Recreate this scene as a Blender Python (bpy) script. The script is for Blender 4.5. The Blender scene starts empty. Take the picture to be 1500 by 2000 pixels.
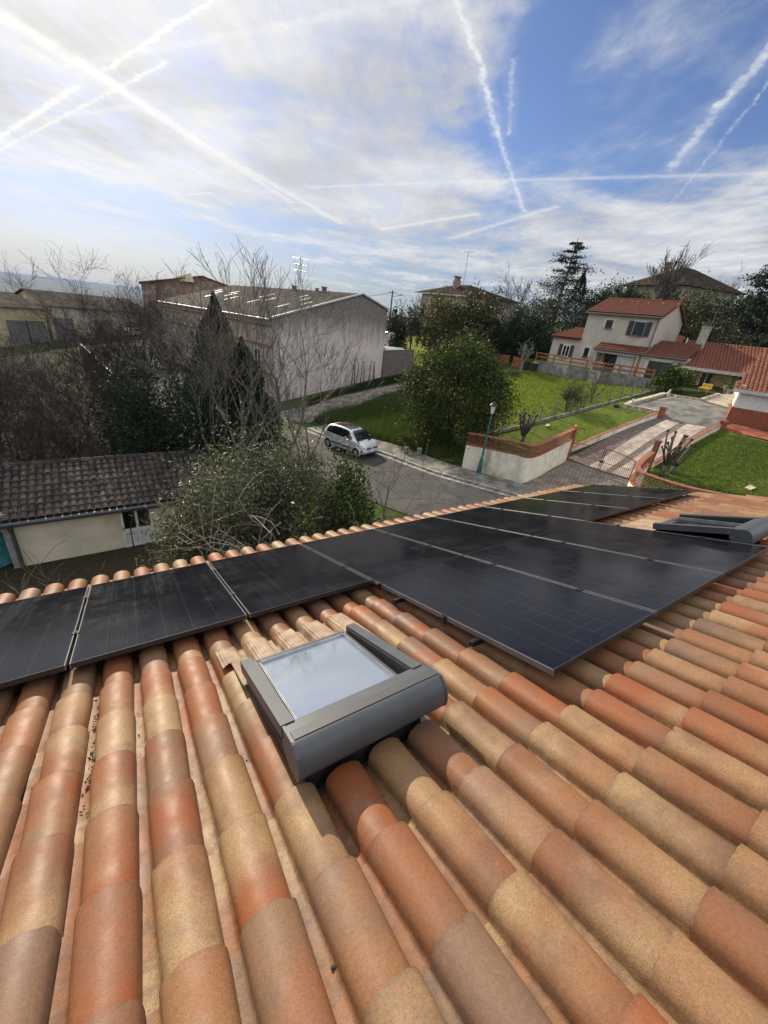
import bpy, bmesh, math, random
import numpy as np
from mathutils import Vector, Matrix, noise as mnoise

scene = bpy.context.scene
COL = scene.collection
rnd = random.Random(7)
R_ = math.radians

# ------------------------------------------------------------------ camera
# plan: X along the eaves of the roof we stand on, Y away from the viewer, Z up; z = 0 is the eave edge of the solar array
CAM = np.array([1.683428, -4.417159, 2.834524])
RW = np.array([[0.841968111, -0.529111875, 0.105500346],
               [-0.150775564, -0.418504299, -0.895612015],
               [0.518031301, 0.738169883, -0.432144415]])      # rows: right, down, forward
FPX = 785.2244                                                   # focal length in photo pixels (1500 x 2000)
cd = bpy.data.cameras.new('camera'); cam = bpy.data.objects.new('camera', cd); COL.objects.link(cam)
cd.sensor_fit = 'VERTICAL'; cd.sensor_height = 24.0; cd.lens = FPX / 2000 * 24.0
cd.clip_start = 0.05; cd.clip_end = 40000
m = Matrix.Identity(4)
for i in range(3):
    m[i][0] = RW[0][i]; m[i][1] = -RW[1][i]; m[i][2] = -RW[2][i]; m[i][3] = CAM[i]
cam.matrix_world = m
scene.camera = cam

# ------------------------------------------------------------------ light and exposure
SUN_EL, SUN_AZ = 29.0, -2.0
vs = scene.view_settings
vs.view_transform = 'Standard'; vs.look = 'None'; vs.gamma = 1.0; vs.exposure = 0.22; vs.use_curve_mapping = False
sd = bpy.data.lights.new('sun', 'SUN'); sun = bpy.data.objects.new('sun', sd); COL.objects.link(sun)
sd.energy = 5.0; sd.angle = R_(0.6); sd.color = (1.0, 0.87, 0.68)
sdir = Vector((math.sin(R_(SUN_AZ)) * math.cos(R_(SUN_EL)), math.cos(R_(SUN_AZ)) * math.cos(R_(SUN_EL)), math.sin(R_(SUN_EL))))
sun.rotation_euler = sdir.to_track_quat('Z', 'Y').to_euler()

# ------------------------------------------------------------------ projection helpers (photo pixels 1500 x 2000 -> places in the world)
def ray(x, y):
    d = np.array([x - 750.0, y - 1000.0, FPX]); d = RW.T @ (d / np.linalg.norm(d)); return d
def onz(x, y, z):
    d = ray(x, y); return CAM + d * (z - CAM[2]) / d[2]
def at(x, y, D):
    d = ray(x, y); return CAM + d * (D / math.hypot(d[0], d[1]))
def pol(az, D, z=0.0):
    return np.array([CAM[0] + D * math.sin(R_(az)), CAM[1] + D * math.cos(R_(az)), z])
def pix(P):
    c = RW @ (np.array(P, float) - CAM); return 750 + FPX * c[0] / c[2], 1000 + FPX * c[1] / c[2]
def ztop(P, y):
    """height z above point P whose picture row is y"""
    c = RW @ (np.array(P, float) - CAM); k = (y - 1000.0) / FPX; u = RW[:, 2]
    return P[2] + (k * c[2] - c[1]) / (u[1] - k * u[2])
S = R_(18.3)
PU = np.array([1, 0, 0.0]); PV = np.array([0, -math.cos(S), math.sin(S)]); PN = np.array([0, math.sin(S), math.cos(S)])
def rp(u, v, h=0.0):
    """roof plane: u along the eave, v up the slope, h above the glass of the panels"""
    return PU * u + PV * v + PN * h

# ------------------------------------------------------------------ node helpers
class NT:
    def __init__(self, nt): self.nt = nt; self.n = nt.nodes; self.l = nt.links
    def new(self, t, **kw):
        n = self.n.new(t)
        for k, v in kw.items(): setattr(n, k, v)
        return n
    def put(self, sock, v):
        if isinstance(v, bpy.types.NodeSocket): self.l.new(v, sock)
        elif isinstance(v, (int, float)):
            try: sock.default_value = v
            except TypeError: sock.default_value = (v,) * len(sock.default_value)
        else:
            v = tuple(v); n = len(sock.default_value)
            sock.default_value = v if len(v) == n else (v + (1.0,))[:n]
    def m(self, op, a, b=None, c=None, clamp=False):
        n = self.new('ShaderNodeMath', operation=op, use_clamp=clamp); self.put(n.inputs[0], a)
        if b is not None: self.put(n.inputs[1], b)
        if c is not None: self.put(n.inputs[2], c)
        return n.outputs[0]
    def v(self, op, a, b=None, scale=None):
        n = self.new('ShaderNodeVectorMath', operation=op); self.put(n.inputs[0], a)
        if b is not None: self.put(n.inputs[1], b)
        if scale is not None: self.put(n.inputs[3], scale)
        return n.outputs['Value'] if op in ('DOT_PRODUCT', 'LENGTH', 'DISTANCE') else n.outputs[0]
    def noise(self, vec, scale, detail=4, rough=.55, dist=0.0, color=False, dim='3D', lac=2.0):
        n = self.new('ShaderNodeTexNoise', noise_dimensions=dim)
        if vec is not None: self.put(n.inputs['Vector'], vec)
        n.inputs['Scale'].default_value = scale; n.inputs['Detail'].default_value = detail
        n.inputs['Roughness'].default_value = rough; n.inputs['Distortion'].default_value = dist; n.inputs['Lacunarity'].default_value = lac
        return n.outputs['Color' if color else 'Fac']
    def ss(self, x, a, b, lo=0.0, hi=1.0):
        n = self.new('ShaderNodeMapRange', interpolation_type='SMOOTHSTEP')
        self.put(n.inputs[0], x)
        for i, q in enumerate((a, b, lo, hi)): self.put(n.inputs[1 + i], q)
        return n.outputs[0]
    def mix(self, f, a, b, blend='MIX'):
        n = self.new('ShaderNodeMix', data_type='RGBA', blend_type=blend)
        self.put(n.inputs[0], f); self.put(n.inputs[6], a); self.put(n.inputs[7], b); return n.outputs[2]
    def ramp(self, f, stops, interp='LINEAR'):
        n = self.new('ShaderNodeValToRGB'); self.put(n.inputs[0], f); cr = n.color_ramp; cr.interpolation = interp
        while len(cr.elements) < len(stops): cr.elements.new(0.5)
        for e, (p, c) in zip(cr.elements, stops): e.position = p; e.color = (*c, 1) if len(c) == 3 else c
        return n.outputs[0]
    def comb(self, x, y, z=0.0):
        n = self.new('ShaderNodeCombineXYZ'); self.put(n.inputs[0], x); self.put(n.inputs[1], y); self.put(n.inputs[2], z); return n.outputs[0]
    def sep(self, v):
        n = self.new('ShaderNodeSeparateXYZ'); self.put(n.inputs[0], v); return n.outputs

# ------------------------------------------------------------------ sky
def build_world():
    w = bpy.data.worlds.new('World'); scene.world = w; w.use_nodes = True
    N = NT(w.node_tree); N.n.clear()
    out = N.new('ShaderNodeOutputWorld'); bg = N.new('ShaderNodeBackground'); bg.inputs[1].default_value = SKY_STRENGTH
    N.l.new(bg.outputs[0], out.inputs[0])
    sky = N.new('ShaderNodeTexSky', sky_type='NISHITA'); sky.sun_disc = False
    sky.sun_elevation = R_(SUN_EL); sky.sun_rotation = R_(SUN_AZ); sky.air_density = 1.0; sky.dust_density = 0.6; sky.ozone_density = 2.2; sky.altitude = 200
    d = N.new('ShaderNodeTexCoord').outputs['Generated']
    x, y, z = N.sep(d)
    zc = N.m('MAXIMUM', N.m('ADD', z, .02), 0.04)
    px = N.m('DIVIDE', x, zc); py = N.m('DIVIDE', y, zc)
    P = N.comb(px, py)                                             # the cloud layer seen as a flat sheet one unit up
    az = N.m('MULTIPLY', N.m('ARCTAN2', x, y), 57.2958)
    el = N.m('MULTIPLY', N.m('ARCSINE', z), 57.2958)
    wob = N.v('SCALE', N.v('SUBTRACT', N.noise(P, 1.3, 3, .5, color=True), (.5, .5, .5)), scale=.16)
    Pw = N.v('ADD', P, wob)
    # streaky veil: noise stretched along the drift of the cirrus
    def streak(ang, sx, sy, scale, detail, rough, off=0.0):
        rot = N.new('ShaderNodeVectorRotate', rotation_type='Z_AXIS'); N.put(rot.inputs['Vector'], Pw); rot.inputs['Angle'].default_value = R_(ang)
        q = N.v('MULTIPLY', rot.outputs[0], (sx, sy, 1)); q = N.v('ADD', q, (off, off * .7, off * 1.3))
        return N.noise(q, scale, detail, rough)
    nA = streak(-52, .75, 1.25, 1.0, 9, .64, 3.1)
    nB = streak(-64, .8, 1.4, 2.6, 8, .66, 7.7)
    nC = N.noise(N.v('ADD', Pw, (4.0, 1.0, 0)), .75, 7, .58, .4)
    nn = N.m('ADD', N.m('ADD', N.m('MULTIPLY', nA, .46), N.m('MULTIPLY', nB, .24)), N.m('MULTIPLY', nC, .42))   # ~ .56 mean
    left = N.ss(N.m('ADD', az, N.m('MULTIPLY', N.m('SUBTRACT', N.noise(P, .9, 4, .6), .5), 26)), 33, 44, 1, 0)                                   # the veil covers the sun's side of the sky
    high = N.ss(el, 7.5, 13)
    bias = N.m('MULTIPLY', N.m('MULTIPLY', left, high), .25)
    lowband = N.m('MULTIPLY', N.ss(el, 2, 7), N.ss(el, 10, 19, 1, 0))
    bias = N.m('ADD', bias, N.m('MULTIPLY', lowband, N.ss(az, 5, 40, .10, .20)))
    bias = N.m('ADD', bias, N.m('MULTIPLY', N.ss(el, 2.5, 5.5, 1, 0), .06)); bias = N.m('ADD', bias, N.m('MULTIPLY', N.ss(az, 40, 55), .06))
    cov = N.ss(N.m('ADD', nn, bias), .57, .84)
    back = N.m('MAXIMUM', N.ss(el, 33, 48), N.ss(y, .15, -.25))            # brighter cloud added out of view, overhead and behind, to lift the shade
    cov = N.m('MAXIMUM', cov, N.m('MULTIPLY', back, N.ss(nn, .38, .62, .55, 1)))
    # fibres inside the veil
    fib = streak(-48, .25, 2.2, 5.0, 6, .65, 11.0)
    shade = N.m('MULTIPLY', N.ss(nC, .34, .66, .78, 1.08), N.ss(fib, .25, .75, .95, 1.04))
    # contrails: (pixel a, pixel b, width in px at the middle, strength, feather, raggedness)
    trails = [((-60, -8), (215, 162), 17, .9, .5), ((215, 162), (380, 272), 11, .7, .45), ((380, 272), (665, 436), 6, .65, .4),
              ((262, 190), (420, 300), 9, .45, .3), ((420, 300), (570, 395), 5, .5, .3), ((-60, 50), (150, 150), 16, .35, .3),
              ((470, -35), (205, 138), 9, .95, .3), ((152, 168), (-60, 308), 10, .95, .35), ((325, 122), (-60, 325), 5.5, .8, .35),
              ((875, -40), (940, 135), 9, .95, .35), ((940, 135), (972, 262), 9, .9, .4), ((972, 262), (1024, 414), 6, .7, .5),
              ((1000, 118), (996, 262), 8, .42, .6), ((1560, 35), (1408, 205), 14, .75, .5), ((1408, 205), (1308, 332), 12, .6, .6),
              ((1560, 90), (1312, 397), 3.2, .38, .3), ((745, 448), (930, 418), 3.5, .7, .3), ((880, 466), (1085, 404), 5, .6, .4),
              ((600, 366), (1480, 340), 2.6, .42, .3), ((840, -10), (560, 50), 13, .4, .5), ((560, 50), (130, 130), 15, .33, .5),
              ((372, 379), (412, 377), 2, .6, .2), ((255, 208), (90, 232), 9, .35, .5), ((150, 275), (215, 305), 4, .35, .3)]
    rag = N.v('SCALE', N.v('SUBTRACT', N.noise(P, 11, 6, .72, color=True), (.5, .5, .5)), scale=.075)
    Pt = N.v('ADD', P, rag)
    puff = N.noise(P, 9, 5, .7); puff2 = N.noise(P, 3.0, 6, .7)
    total = None
    for a, b, wpx, stg, fea in trails:
        A = ray(*a); B = ray(*b); A = A[:2] / max(A[2] + .02, .04); B = B[:2] / max(B[2] + .02, .04)
        mx, my = (a[0] + b[0]) / 2, (a[1] + b[1]) / 2
        L = math.hypot(b[0] - a[0], b[1] - a[1]); nx, ny = -(b[1] - a[1]) / L, (b[0] - a[0]) / L
        Q = ray(mx + nx * wpx, my + ny * wpx); Q = Q[:2] / max(Q[2] + .02, .04)
        ab = B - A; l2 = float(ab @ ab); w0 = abs(float(ab[0] * (Q - A)[1] - ab[1] * (Q - A)[0])) / math.sqrt(l2)
        pa = N.v('SUBTRACT', Pt, (A[0], A[1], 0))
        h = N.m('DIVIDE', N.v('DOT_PRODUCT', pa, (ab[0], ab[1], 0)), l2, clamp=True)
        dd = N.v('LENGTH', N.v('SUBTRACT', pa, N.v('SCALE', (ab[0], ab[1], 0), scale=h)))
        s = N.ss(dd, w0 * .1, w0 * 1.25, stg, 0)
        s2 = N.m('MULTIPLY', N.ss(dd, 0.0, w0 * 3.0, stg * .34, 0), N.ss(puff2, .35, .65, .35, 1.0))
        s = N.m('MULTIPLY', s, N.ss(puff, .38, .62, 1 - fea * .95, 1.05))
        s = N.m('MAXIMUM', s, s2)
        total = s if total is None else N.m('SUBTRACT', N.m('ADD', total, s), N.m('MULTIPLY', total, s))
    sv = N.v('DOT_PRODUCT', d, tuple(sdir))
    glow = N.m('POWER', N.m('MAXIMUM', sv, 0.0), 10.0)
    lum = N.m('ADD', N.m('MULTIPLY', glow, CLOUD_GLOW), CLOUD_LUM)
    cl = N.mix(glow, (.965, .97, .98), (1.0, .965, .89))
    cloud = N.v('SCALE', cl, scale=N.m('MULTIPLY', lum, shade))
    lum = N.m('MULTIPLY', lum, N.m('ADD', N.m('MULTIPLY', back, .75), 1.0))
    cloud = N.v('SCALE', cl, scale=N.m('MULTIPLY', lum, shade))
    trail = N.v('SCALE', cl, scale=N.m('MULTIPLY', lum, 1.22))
    skyc = N.v('SCALE', N.v('MULTIPLY', sky.outputs[0], (SKY_TINT)), scale=N.ss(el, 0, 16, .60, 1.0))
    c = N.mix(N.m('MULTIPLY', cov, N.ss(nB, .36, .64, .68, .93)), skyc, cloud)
    c = N.mix(N.m('MULTIPLY', total, .85), c, trail)
    c = N.mix(N.ss(el, .3, 4.5, .5, 0), c, N.v('SCALE', (.56, .76, 1.0), scale=CLOUD_LUM * .86))   # pale air at the horizon
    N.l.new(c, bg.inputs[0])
    w.cycles.sampling_method = 'MANUAL'; w.cycles.sample_map_resolution = 512
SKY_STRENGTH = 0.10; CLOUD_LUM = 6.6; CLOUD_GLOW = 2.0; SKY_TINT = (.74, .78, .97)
build_world()

# ------------------------------------------------------------------ materials
MATS = {}
def material(name):
    if name in MATS: return MATS[name], None, None
    mt = bpy.data.materials.new(name); mt.use_nodes = True; MATS[name] = mt
    N = NT(mt.node_tree); b = N.n['Principled BSDF']
    return mt, N, b
def simple(name, col, rough=.7, metal=0.0, var=.12, scale=6.0, bump=0.0, bscale=40.0, spec=.5, col2=None, detail=5, stain=None):
    """one surface: a base colour varied by noise, an optional second colour and a bump"""
    mt, N, b = material(name)
    if N is None: return mt
    tc = N.new('ShaderNodeTexCoord').outputs['Object']
    n = N.noise(tc, scale, detail, .6)
    c2 = col2 if col2 else tuple(max(0, q * (1 - 2.2 * var)) for q in col)
    c = N.mix(N.ss(n, .3, .7), c2, tuple(min(1, q * (1 + var)) for q in col) if not col2 else col)
    if stain:
        s = N.noise(N.v('MULTIPLY', tc, (1, 1, .35)), stain[1], 6, .65)
        c = N.mix(N.ss(s, .5, .72, 0, stain[2]), c, stain[0])
    N.put(b.inputs['Base Color'], c); b.inputs['Roughness'].default_value = rough; b.inputs['Metallic'].default_value = metal
    b.inputs['Specular IOR Level'].default_value = spec
    if bump:
        bn = N.new('ShaderNodeBump'); bn.inputs['Strength'].default_value = bump; bn.inputs['Distance'].default_value = .02
        N.put(bn.inputs['Height'], N.noise(tc, bscale, 4, .6)); N.l.new(bn.outputs[0], b.inputs['Normal'])
    return mt
def tinted(name, rough=.8, spec=.3, trans=0.0, mottled=.0, bump=0.0, bscale=30, mscale=8):
    """colour comes from each leaf's, blade's or tile's own tint"""
    mt, N, b = material(name)
    if N is None: return mt
    a = N.new('ShaderNodeAttribute', attribute_name='tint').outputs['Color']
    tc = N.new('ShaderNodeTexCoord').outputs['Object']
    if mottled:
        n = N.noise(tc, mscale, 5, .6); a = N.v('SCALE', a, scale=N.ss(n, .25, .75, 1 - mottled, 1 + mottled))
    N.put(b.inputs['Base Color'], a); b.inputs['Roughness'].default_value = rough; b.inputs['Specular IOR Level'].default_value = spec
    if bump:
        bn = N.new('ShaderNodeBump'); bn.inputs['Strength'].default_value = bump; bn.inputs['Distance'].default_value = .02
        N.put(bn.inputs['Height'], N.noise(tc, bscale, 4, .6)); N.l.new(bn.outputs[0], b.inputs['Normal'])
    if trans:
        o = N.n['Material Output']; t = N.new('ShaderNodeBsdfTranslucent'); N.put(t.inputs[0], N.v('MULTIPLY', a, (1.1, 1.25, .5)))
        ms = N.new('ShaderNodeMixShader'); ms.inputs[0].default_value = trans
        N.l.new(b.outputs[0], ms.inputs[1]); N.l.new(t.outputs[0], ms.inputs[2]); N.l.new(ms.outputs[0], o.inputs[0])
    return mt

# ------------------------------------------------------------------ mesh builder
class MB:
    def __init__(self): self.v = []; self.f = []; self.mi = []; self.t = []; self.uv = []; self.cur = 0; self.tint = (1, 1, 1); self.smooth = []; self.sm = False
    def face(self, ids, uv=None):
        self.f.append(tuple(ids)); self.mi.append(self.cur); self.t.append(self.tint); self.uv.append(uv); self.smooth.append(self.sm)
    def verts(self, ps):
        i = len(self.v); self.v.extend([tuple(float(c) for c in p) for p in ps]); return list(range(i, i + len(ps)))
    def quad(self, *ps, uv=None): self.face(self.verts(ps), uv)
    def box(self, c, s, ax=None, bev=0.0):
        """c centre, s full sizes, ax = three axis vectors"""
        if ax is None: ax = np.eye(3)
        ax = [np.array(a, float) for a in ax]; c = np.array(c, float); h = np.array(s) / 2
        if bev <= 0:
            P = [c + ax[0] * h[0] * i + ax[1] * h[1] * j + ax[2] * h[2] * k for k in (-1, 1) for j in (-1, 1) for i in (-1, 1)]
            q = self.verts(P)
            for a in ((0, 2, 3, 1), (4, 5, 7, 6), (0, 1, 5, 4), (2, 6, 7, 3), (0, 4, 6, 2), (1, 3, 7, 5)): self.face([q[i] for i in a])
        else:
            r = min(bev, *(h * .49)); rows = []
            def ring(hx, hy, z): return [c + ax[0] * x + ax[1] * y + ax[2] * z for x, y in ((-hx + r, -hy), (hx - r, -hy), (hx, -hy + r), (hx, hy - r), (hx - r, hy), (-hx + r, hy), (-hx, hy - r), (-hx, -hy + r))]
            rows = [self.verts(ring(h[0] - r, h[1] - r, -h[2])), self.verts(ring(h[0], h[1], -h[2] + r)), self.verts(ring(h[0], h[1], h[2] - r)), self.verts(ring(h[0] - r, h[1] - r, h[2]))]
            for a, b in zip(rows, rows[1:]):
                for i in range(8): j = (i + 1) % 8; self.face((a[i], a[j], b[j], b[i]))
            self.face(rows[0][::-1]); self.face(rows[-1])
    def wallbox(self, a, b, z0, z1, th, za=None, zb=None):
        """a wall from plan point a to b, thickness th, top heights may differ at the ends"""
        a = np.array(a[:2], float); b = np.array(b[:2], float); d = (b - a) / np.linalg.norm(b - a); n = np.array([-d[1], d[0]]) * th / 2
        z0a, z0b = (z0, z0) if not isinstance(z0, tuple) else z0
        z1a, z1b = (z1, z1) if not isinstance(z1, tuple) else z1
        P = [(*(a - n), z0a), (*(b - n), z0b), (*(b + n), z0b), (*(a + n), z0a), (*(a - n), z1a), (*(b - n), z1b), (*(b + n), z1b), (*(a + n), z1a)]
        q = self.verts(P)
        for s in ((3, 2, 1, 0), (4, 5, 6, 7), (0, 1, 5, 4), (1, 2, 6, 5), (2, 3, 7, 6), (3, 0, 4, 7)): self.face([q[i] for i in s])
    def tube(self, path, rad, n=6, cap=True, flat=None):
        path = [np.array(p, float) for p in path]
        if not hasattr(rad, '__len__'): rad = [rad] * len(path)
        up = np.array([0, 0, 1.0]); rings = []
        for i, p in enumerate(path):
            t = path[min(i + 1, len(path) - 1)] - path[max(i - 1, 0)]; t = t / (np.linalg.norm(t) + 1e-9)
            if abs(t @ up) > .95: up = np.array([1.0, 0, 0]) if abs(t[0]) < .9 else np.array([0, 1.0, 0])
            a = np.cross(t, up); a /= np.linalg.norm(a) + 1e-9; b = np.cross(a, t)
            rings.append(self.verts([p + (a * math.cos(2 * math.pi * k / n) + b * math.sin(2 * math.pi * k / n)) * rad[i] for k in range(n)]))
            up = b
        for r0, r1 in zip(rings, rings[1:]):
            for k in range(n): j = (k + 1) % n; self.face((r0[k], r0[j], r1[j], r1[k]))
        if cap and n > 3: self.face(rings[0][::-1]); self.face(rings[-1])
    def lathe(self, prof, c=(0, 0, 0), n=16, ax=None):
        if ax is None: ax = np.eye(3)
        ax = [np.array(a, float) for a in ax]; c = np.array(c, float)
        rings = [self.verts([c + ax[0] * r * math.cos(2 * math.pi * k / n) + ax[1] * r * math.sin(2 * math.pi * k / n) + ax[2] * z for k in range(n)]) for r, z in prof]
        for r0, r1 in zip(rings, rings[1:]):
            for k in range(n): j = (k + 1) % n; self.face((r0[k], r0[j], r1[j], r1[k]))
        self.face(rings[0][::-1]); self.face(rings[-1])
    def blob(self, c, r, n=10, m=7, jit=0.0, seed=0):
        c = np.array(c, float); r = np.array(r, float) if hasattr(r, '__len__') else np.array([r, r, r]); rr = random.Random(seed)
        self.lathe_blob = None; rings = []
        for i in range(m + 1):
            ph = math.pi * i / m; rings.append(self.verts([c + r * np.array([math.sin(ph) * math.cos(2 * math.pi * k / n), math.sin(ph) * math.sin(2 * math.pi * k / n), -math.cos(ph)]) * (1 + rr.uniform(-jit, jit)) for k in range(n)]))
        for r0, r1 in zip(rings, rings[1:]):
            for k in range(n): j = (k + 1) % n; self.face((r0[k], r0[j], r1[j], r1[k]))
    def prism(self, poly, ext):
        ext = np.array(ext, float); a = self.verts(poly); b = self.verts([np.array(p) + ext for p in poly]); n = len(poly)
        self.face(a[::-1]); self.face(b)
        for i in range(n): j = (i + 1) % n; self.face((a[i], a[j], b[j], b[i]))
    def build(self, name, mats, parent=None, smooth=None, origin=None):
        if not isinstance(mats, (list, tuple)): mats = [mats]
        me = bpy.data.meshes.new(name)
        V = self.v
        if origin is not None: o = np.array(origin); V = [(p[0] - o[0], p[1] - o[1], p[2] - o[2]) for p in V]
        me.from_pydata(V, [], self.f)
        for mt in mats: me.materials.append(mt)
        if len(mats) > 1: me.polygons.foreach_set('material_index', self.mi)
        me.polygons.foreach_set('use_smooth', [True if smooth else s for s in self.smooth] if smooth is None or smooth else [False] * len(self.f))
        if any(t != (1, 1, 1) for t in self.t):
            at_ = me.attributes.new('tint', 'FLOAT_COLOR', 'FACE'); at_.data.foreach_set('color', np.array([(*t, 1.0) for t in self.t], dtype=np.float32).ravel())
        if any(u is not None for u in self.uv):
            L = me.uv_layers.new(name='uv'); k = 0; arr = np.zeros((len(me.loops), 2), np.float32)
            for f, u in zip(self.f, self.uv):
                if u is not None: arr[k:k + len(f)] = u
                k += len(f)
            L.data.foreach_set('uv', arr.ravel())
        me.update()
        o = bpy.data.objects.new(name, me); COL.objects.link(o)
        if origin is not None: o.location = origin
        if parent is not None: o.parent = parent
        return o
def tag(o, label, cat, group=None, kind=None):
    if label: o['label'] = label
    if cat: o['category'] = cat
    if group: o['group'] = group
    if kind: o['kind'] = kind
    return o
def empty(name, loc=(0, 0, 0), label=None, cat=None, group=None):
    o = bpy.data.objects.new(name, None); COL.objects.link(o); o.location = tuple(float(c) for c in loc); o.empty_display_size = .3
    return tag(o, label, cat, group)
def copy_tree(o, parent=None):
    c = o.copy(); COL.objects.link(c); c.parent = parent
    for ch in list(o.children): copy_tree(ch, c)
    return c
def frame(a, b):
    """axes along a->b in plan: (along, inward-left normal, up)"""
    d = np.array([b[0] - a[0], b[1] - a[1], 0.0]); d /= np.linalg.norm(d); return d, np.array([-d[1], d[0], 0.0]), np.array([0, 0, 1.0])

# ------------------------------------------------------------------ lie of the land
CTRL = []
def cpx(x, y, z): P = onz(x, y, z); CTRL.append((P[0], P[1], z))
def cpol(a, D, z): P = pol(a, D); CTRL.append((P[0], P[1], z))
for q in [(641, 875, -5.2), (697, 895, -5.2), (575, 833, -5.6), (800, 925, -5.0), (960, 967, -4.75), (935, 922, -4.72), (905, 915, -4.78), (1020, 943, -4.62),
          (1105, 897, -4.35), (1230, 935, -4.35), (1053, 823, -2.9), (1255, 775, -.95), (1303, 777, -.55), (1290, 812, -1.43), (1410, 838, -1.42), (1355, 765, .0), (1232, 794, -1.32),
          (1428, 830, -1.08), (743, 738, -3.45), (530, 789, -5.76), (800, 727, -2.7), (640, 790, -5.0), (48, 1105, -6.6), (300, 1060, -6.6),
          (1000, 800, -2.9), (1480, 950, -3.3), (1470, 870, -1.75), (760, 800, -4.2), (230, 650, -5.6), (1190, 850, -2.75), (880, 660, -.8)]: cpx(*q)
for q in [(1060, 724, 51), (1120, 733, 49.5), (1180, 742, 47.8), (1230, 750, 46.2), (1272, 758, 44.8)]: P = at(*q); CTRL.append(tuple(P))
for q in [(56, 53, .5), (62, 51, .5), (50, 60, .5), (10, 24, -5.9), (14, 28, -5.9), (17, 20, -5.6), (13, 45, -5.8), (5, 25, -6.6), (-6, 25, -6.9), (-10, 40, -7.2), (5, 70, -5.9), (33, 70, -1.0), (32, 60, -2.0), (40, 75, 1.8), (51, 75, 2.2), (60, 72, 2.4), (65, 95, 6.0), (70, 75, 2.6),
          (70, 130, 7.5), (45, 130, 4), (30, 130, -2), (10, 130, -8), (-10, 130, -10), (-30, 60, -9), (92, 60, 0), (92, 30, -3.2), (120, 20, -4.2), (-60, 20, -7.6), (180, 20, -5), (80, 45, -.2), (-20, 90, -9)]: cpol(*q)
for q in [(0, 2, -6.3), (5, 4, -5.6), (-5, 2, -6.7), (10, 4, -5.0), (18, 2, -4.5), (10, 12, -5.15), (9.5, 19, -5.35), (26, 2, -4.2)]: CTRL.append(q)
_c = np.array(CTRL); _n = len(_c)
def _U(r2): return np.where(r2 > 1e-9, r2 * np.log(np.maximum(r2, 1e-9)), 0.0)
_K = _U(((_c[:, None, :2] - _c[None, :, :2]) ** 2).sum(-1)); _A = np.zeros((_n + 3, _n + 3))
_A[:_n, :_n] = _K + np.eye(_n) * 10.0; _A[:_n, _n] = 1; _A[:_n, _n + 1:] = _c[:, :2]; _A[_n, :_n] = 1; _A[_n + 1:, :_n] = _c[:, :2].T
_w = np.linalg.solve(_A, np.concatenate([_c[:, 2], [0, 0, 0]]))
def hgt(x, y):
    x = np.atleast_1d(np.asarray(x, float)); y = np.atleast_1d(np.asarray(y, float)); sh = x.shape; x = x.ravel(); y = y.ravel()
    dx, dy = x - CAM[0], y - CAM[1]; r = np.hypot(dx, dy); az = np.degrees(np.arctan2(dx, dy))
    k = np.minimum(1.0, 125.0 / np.maximum(r, 1e-6)); qx, qy = CAM[0] + dx * k, CAM[1] + dy * k
    z = _U((qx[:, None] - _c[None, :, 0]) ** 2 + (qy[:, None] - _c[None, :, 1]) ** 2) @ _w[:_n] + _w[_n] + _w[_n + 1] * qx + _w[_n + 2] * qy
    valley = np.interp(r, [120, 300, 1200, 2500, 4500, 7000, 9000, 16000], [-9, -22, -95, -110, -70, -12, 14, 30])
    valley = valley + np.where(r > 1500, (np.sin(az * .9 + r / 900) + np.sin(az * 2.3 + 1 + r / 500)) * np.clip((r - 1500) / 5000, 0, 1) * 9, 0)
    right = np.interp(r, [120, 300, 2000, 16000], [4, 5, -20, -60])
    wl = np.clip((22 - np.abs(az + 12)) / 12 + .5, 0, 1); far = valley * wl + right * (1 - wl)
    t = np.clip((r - 110) / 130, 0, 1); t = t * t * (3 - 2 * t)
    return (z * (1 - t) + far * t).reshape(sh)
def h1(x, y): return float(hgt(x, y)[0])
def T(px, py, lift=0.0):
    """where the ray of a photo pixel meets the land"""
    d = ray(px, py); t0, t1 = 3.0, None; ts = np.concatenate([np.arange(3, 120, .5), np.arange(120, 900, 5)])
    P = CAM[None] + ts[:, None] * d[None]; below = P[:, 2] < hgt(P[:, 0], P[:, 1])
    i = int(np.argmax(below)) if below.any() else len(ts) - 1
    lo, hi = ts[max(i - 1, 0)], ts[i]
    for _ in range(30):
        mid = (lo + hi) / 2; Q = CAM + d * mid
        if Q[2] < h1(Q[0], Q[1]): hi = mid
        else: lo = mid
    Q = CAM + d * hi; return np.array([Q[0], Q[1], h1(Q[0], Q[1]) + lift])
def gp(az, D): P = pol(az, D); return np.array([P[0], P[1], h1(P[0], P[1])])

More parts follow.
